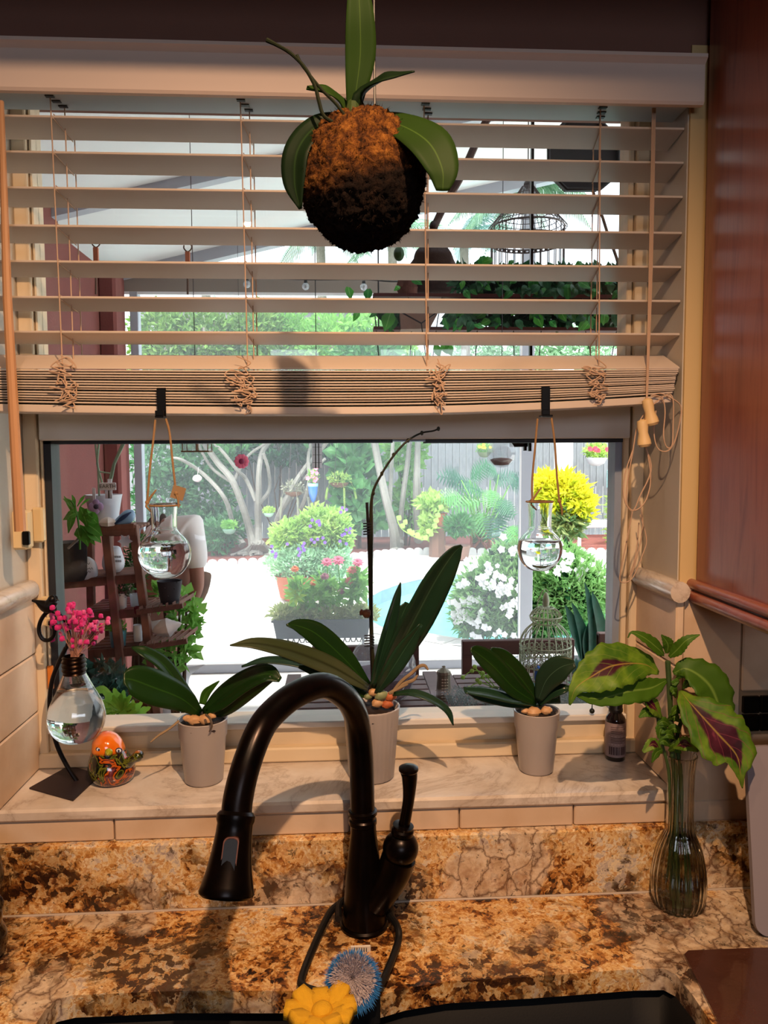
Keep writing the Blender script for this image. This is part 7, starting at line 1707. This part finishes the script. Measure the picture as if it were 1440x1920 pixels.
# one continuous skin figure: pelvis, spine, head, arms, legs
vs = [hip, chest, sh_c, neck, head, shR, elR, haR, shL, elL, haL, kR, fR, fR+V((0, .16, -.05)), kL, fL, fL+V((0, .16, -.05))]
es = [(0, 1), (1, 2), (2, 3), (3, 4), (2, 5), (5, 6), (6, 7), (2, 8), (8, 9), (9, 10), (0, 11), (11, 12), (12, 13), (0, 14), (14, 15), (15, 16)]
rs = [.12, .12, .10, .055, .095, .045, .034, .026, .045, .034, .026, .07, .045, .04, .07, .045, .04]
body(vs, es, rs, M_skin, 'body')
body([head+V((0, .02, .02)), head+V((0, -.03, .03))], [(0, 1)], [.10, .09], mat('grey_hair', '6a625e', .9), 'hair')
vs = [hip, chest, sh_c, shR, shR.lerp(elR, .78), shL, shL.lerp(elL, .7)]
body(vs, [(0, 1), (1, 2), (2, 3), (3, 4), (2, 5), (5, 6)], [.15, .15, .14, .064, .060, .07, .066], M_shirt, 'tshirt')
vs = [hip-V((0, 0, .03)), kR, fR, kL, fL]; body(vs, [(0, 1), (1, 2), (0, 3), (3, 4)], [.16, .095, .075, .095, .075], M_pants, 'trousers')
for side, (e_, h_) in enumerate(((elR, haR), (elL, haL))):
    d = (h_-e_).normalized(); s0 = d.cross(V((0, 0, 1))).normalized()
    for i in range(4):
        a = h_+s0*(i-1.5)*.019; MB().tube([a, a+d*.05, a+d*(.075-.006*abs(i-1.5))+V((0, .01, -.02))], [.010, .009, .006], 8, sub=8).build('finger', M_skin, pt)
    a = h_+s0*.03; MB().tube([a-d*.02, a+s0*.03+d*.01, a+s0*.035+d*.035], [.011, .010, .007], 8, sub=8).build('thumb', M_skin, pt)
# face on the far side of the bowed head
for dx in (-.03, .03): MB().ball(head+V((dx, .088, .0)), (.012, .008, .008), 8, 6).build('eye', mat('eye_white', 'dcdcdc', .3), pt)
MB().ball(head+V((0, .105, -.02)), (.012, .018, .018), 8, 6).build('nose', M_skin, pt); MB().ball(head+V((0, .092, -.055)), (.022, .006, .006), 8, 6).build('mouth', mat('lips', '8a4c48', .5), pt)
for dx in (-.097, .097): MB().ball(head+V((dx, .0, -.005)), (.010, .018, .03), 8, 6).build('ear', M_skin, pt)

# ---------------------------------------------------------------- groups for repeated things
from collections import Counter
tops = [o for o in bpy.data.objects if o.parent is None and 'category' in o]
cnt = Counter(o.name.split('.')[0] for o in tops)
GN = {'potted_orchid': 'orchids in grey pots on the sill', 'hook': 'black clip hooks over the blind', 'hanging_glass_vase': 'round glass vases hung from the blind', 'palm': 'palms beyond the pool',
      'tree': 'leaning trunks by the fence', 'hedge': 'hedges round the garden', 'hanging_planter': 'hanging planters in the garden', 'hanging_basket': 'baskets hung from the grey shrub',
      'patio_chair': 'dark wooden patio chairs', 'succulent': 'succulents on the patio table', 'dusty_miller': 'silvery foliage on the patio table', 'ceiling_hook': 'hooks under the patio ceiling'}
for o in tops:
    n_ = o.name.split('.')[0]
    if cnt[n_] > 1 and 'group' not in o: o['group'] = GN.get(n_, n_.replace('_', ' ')+'s')
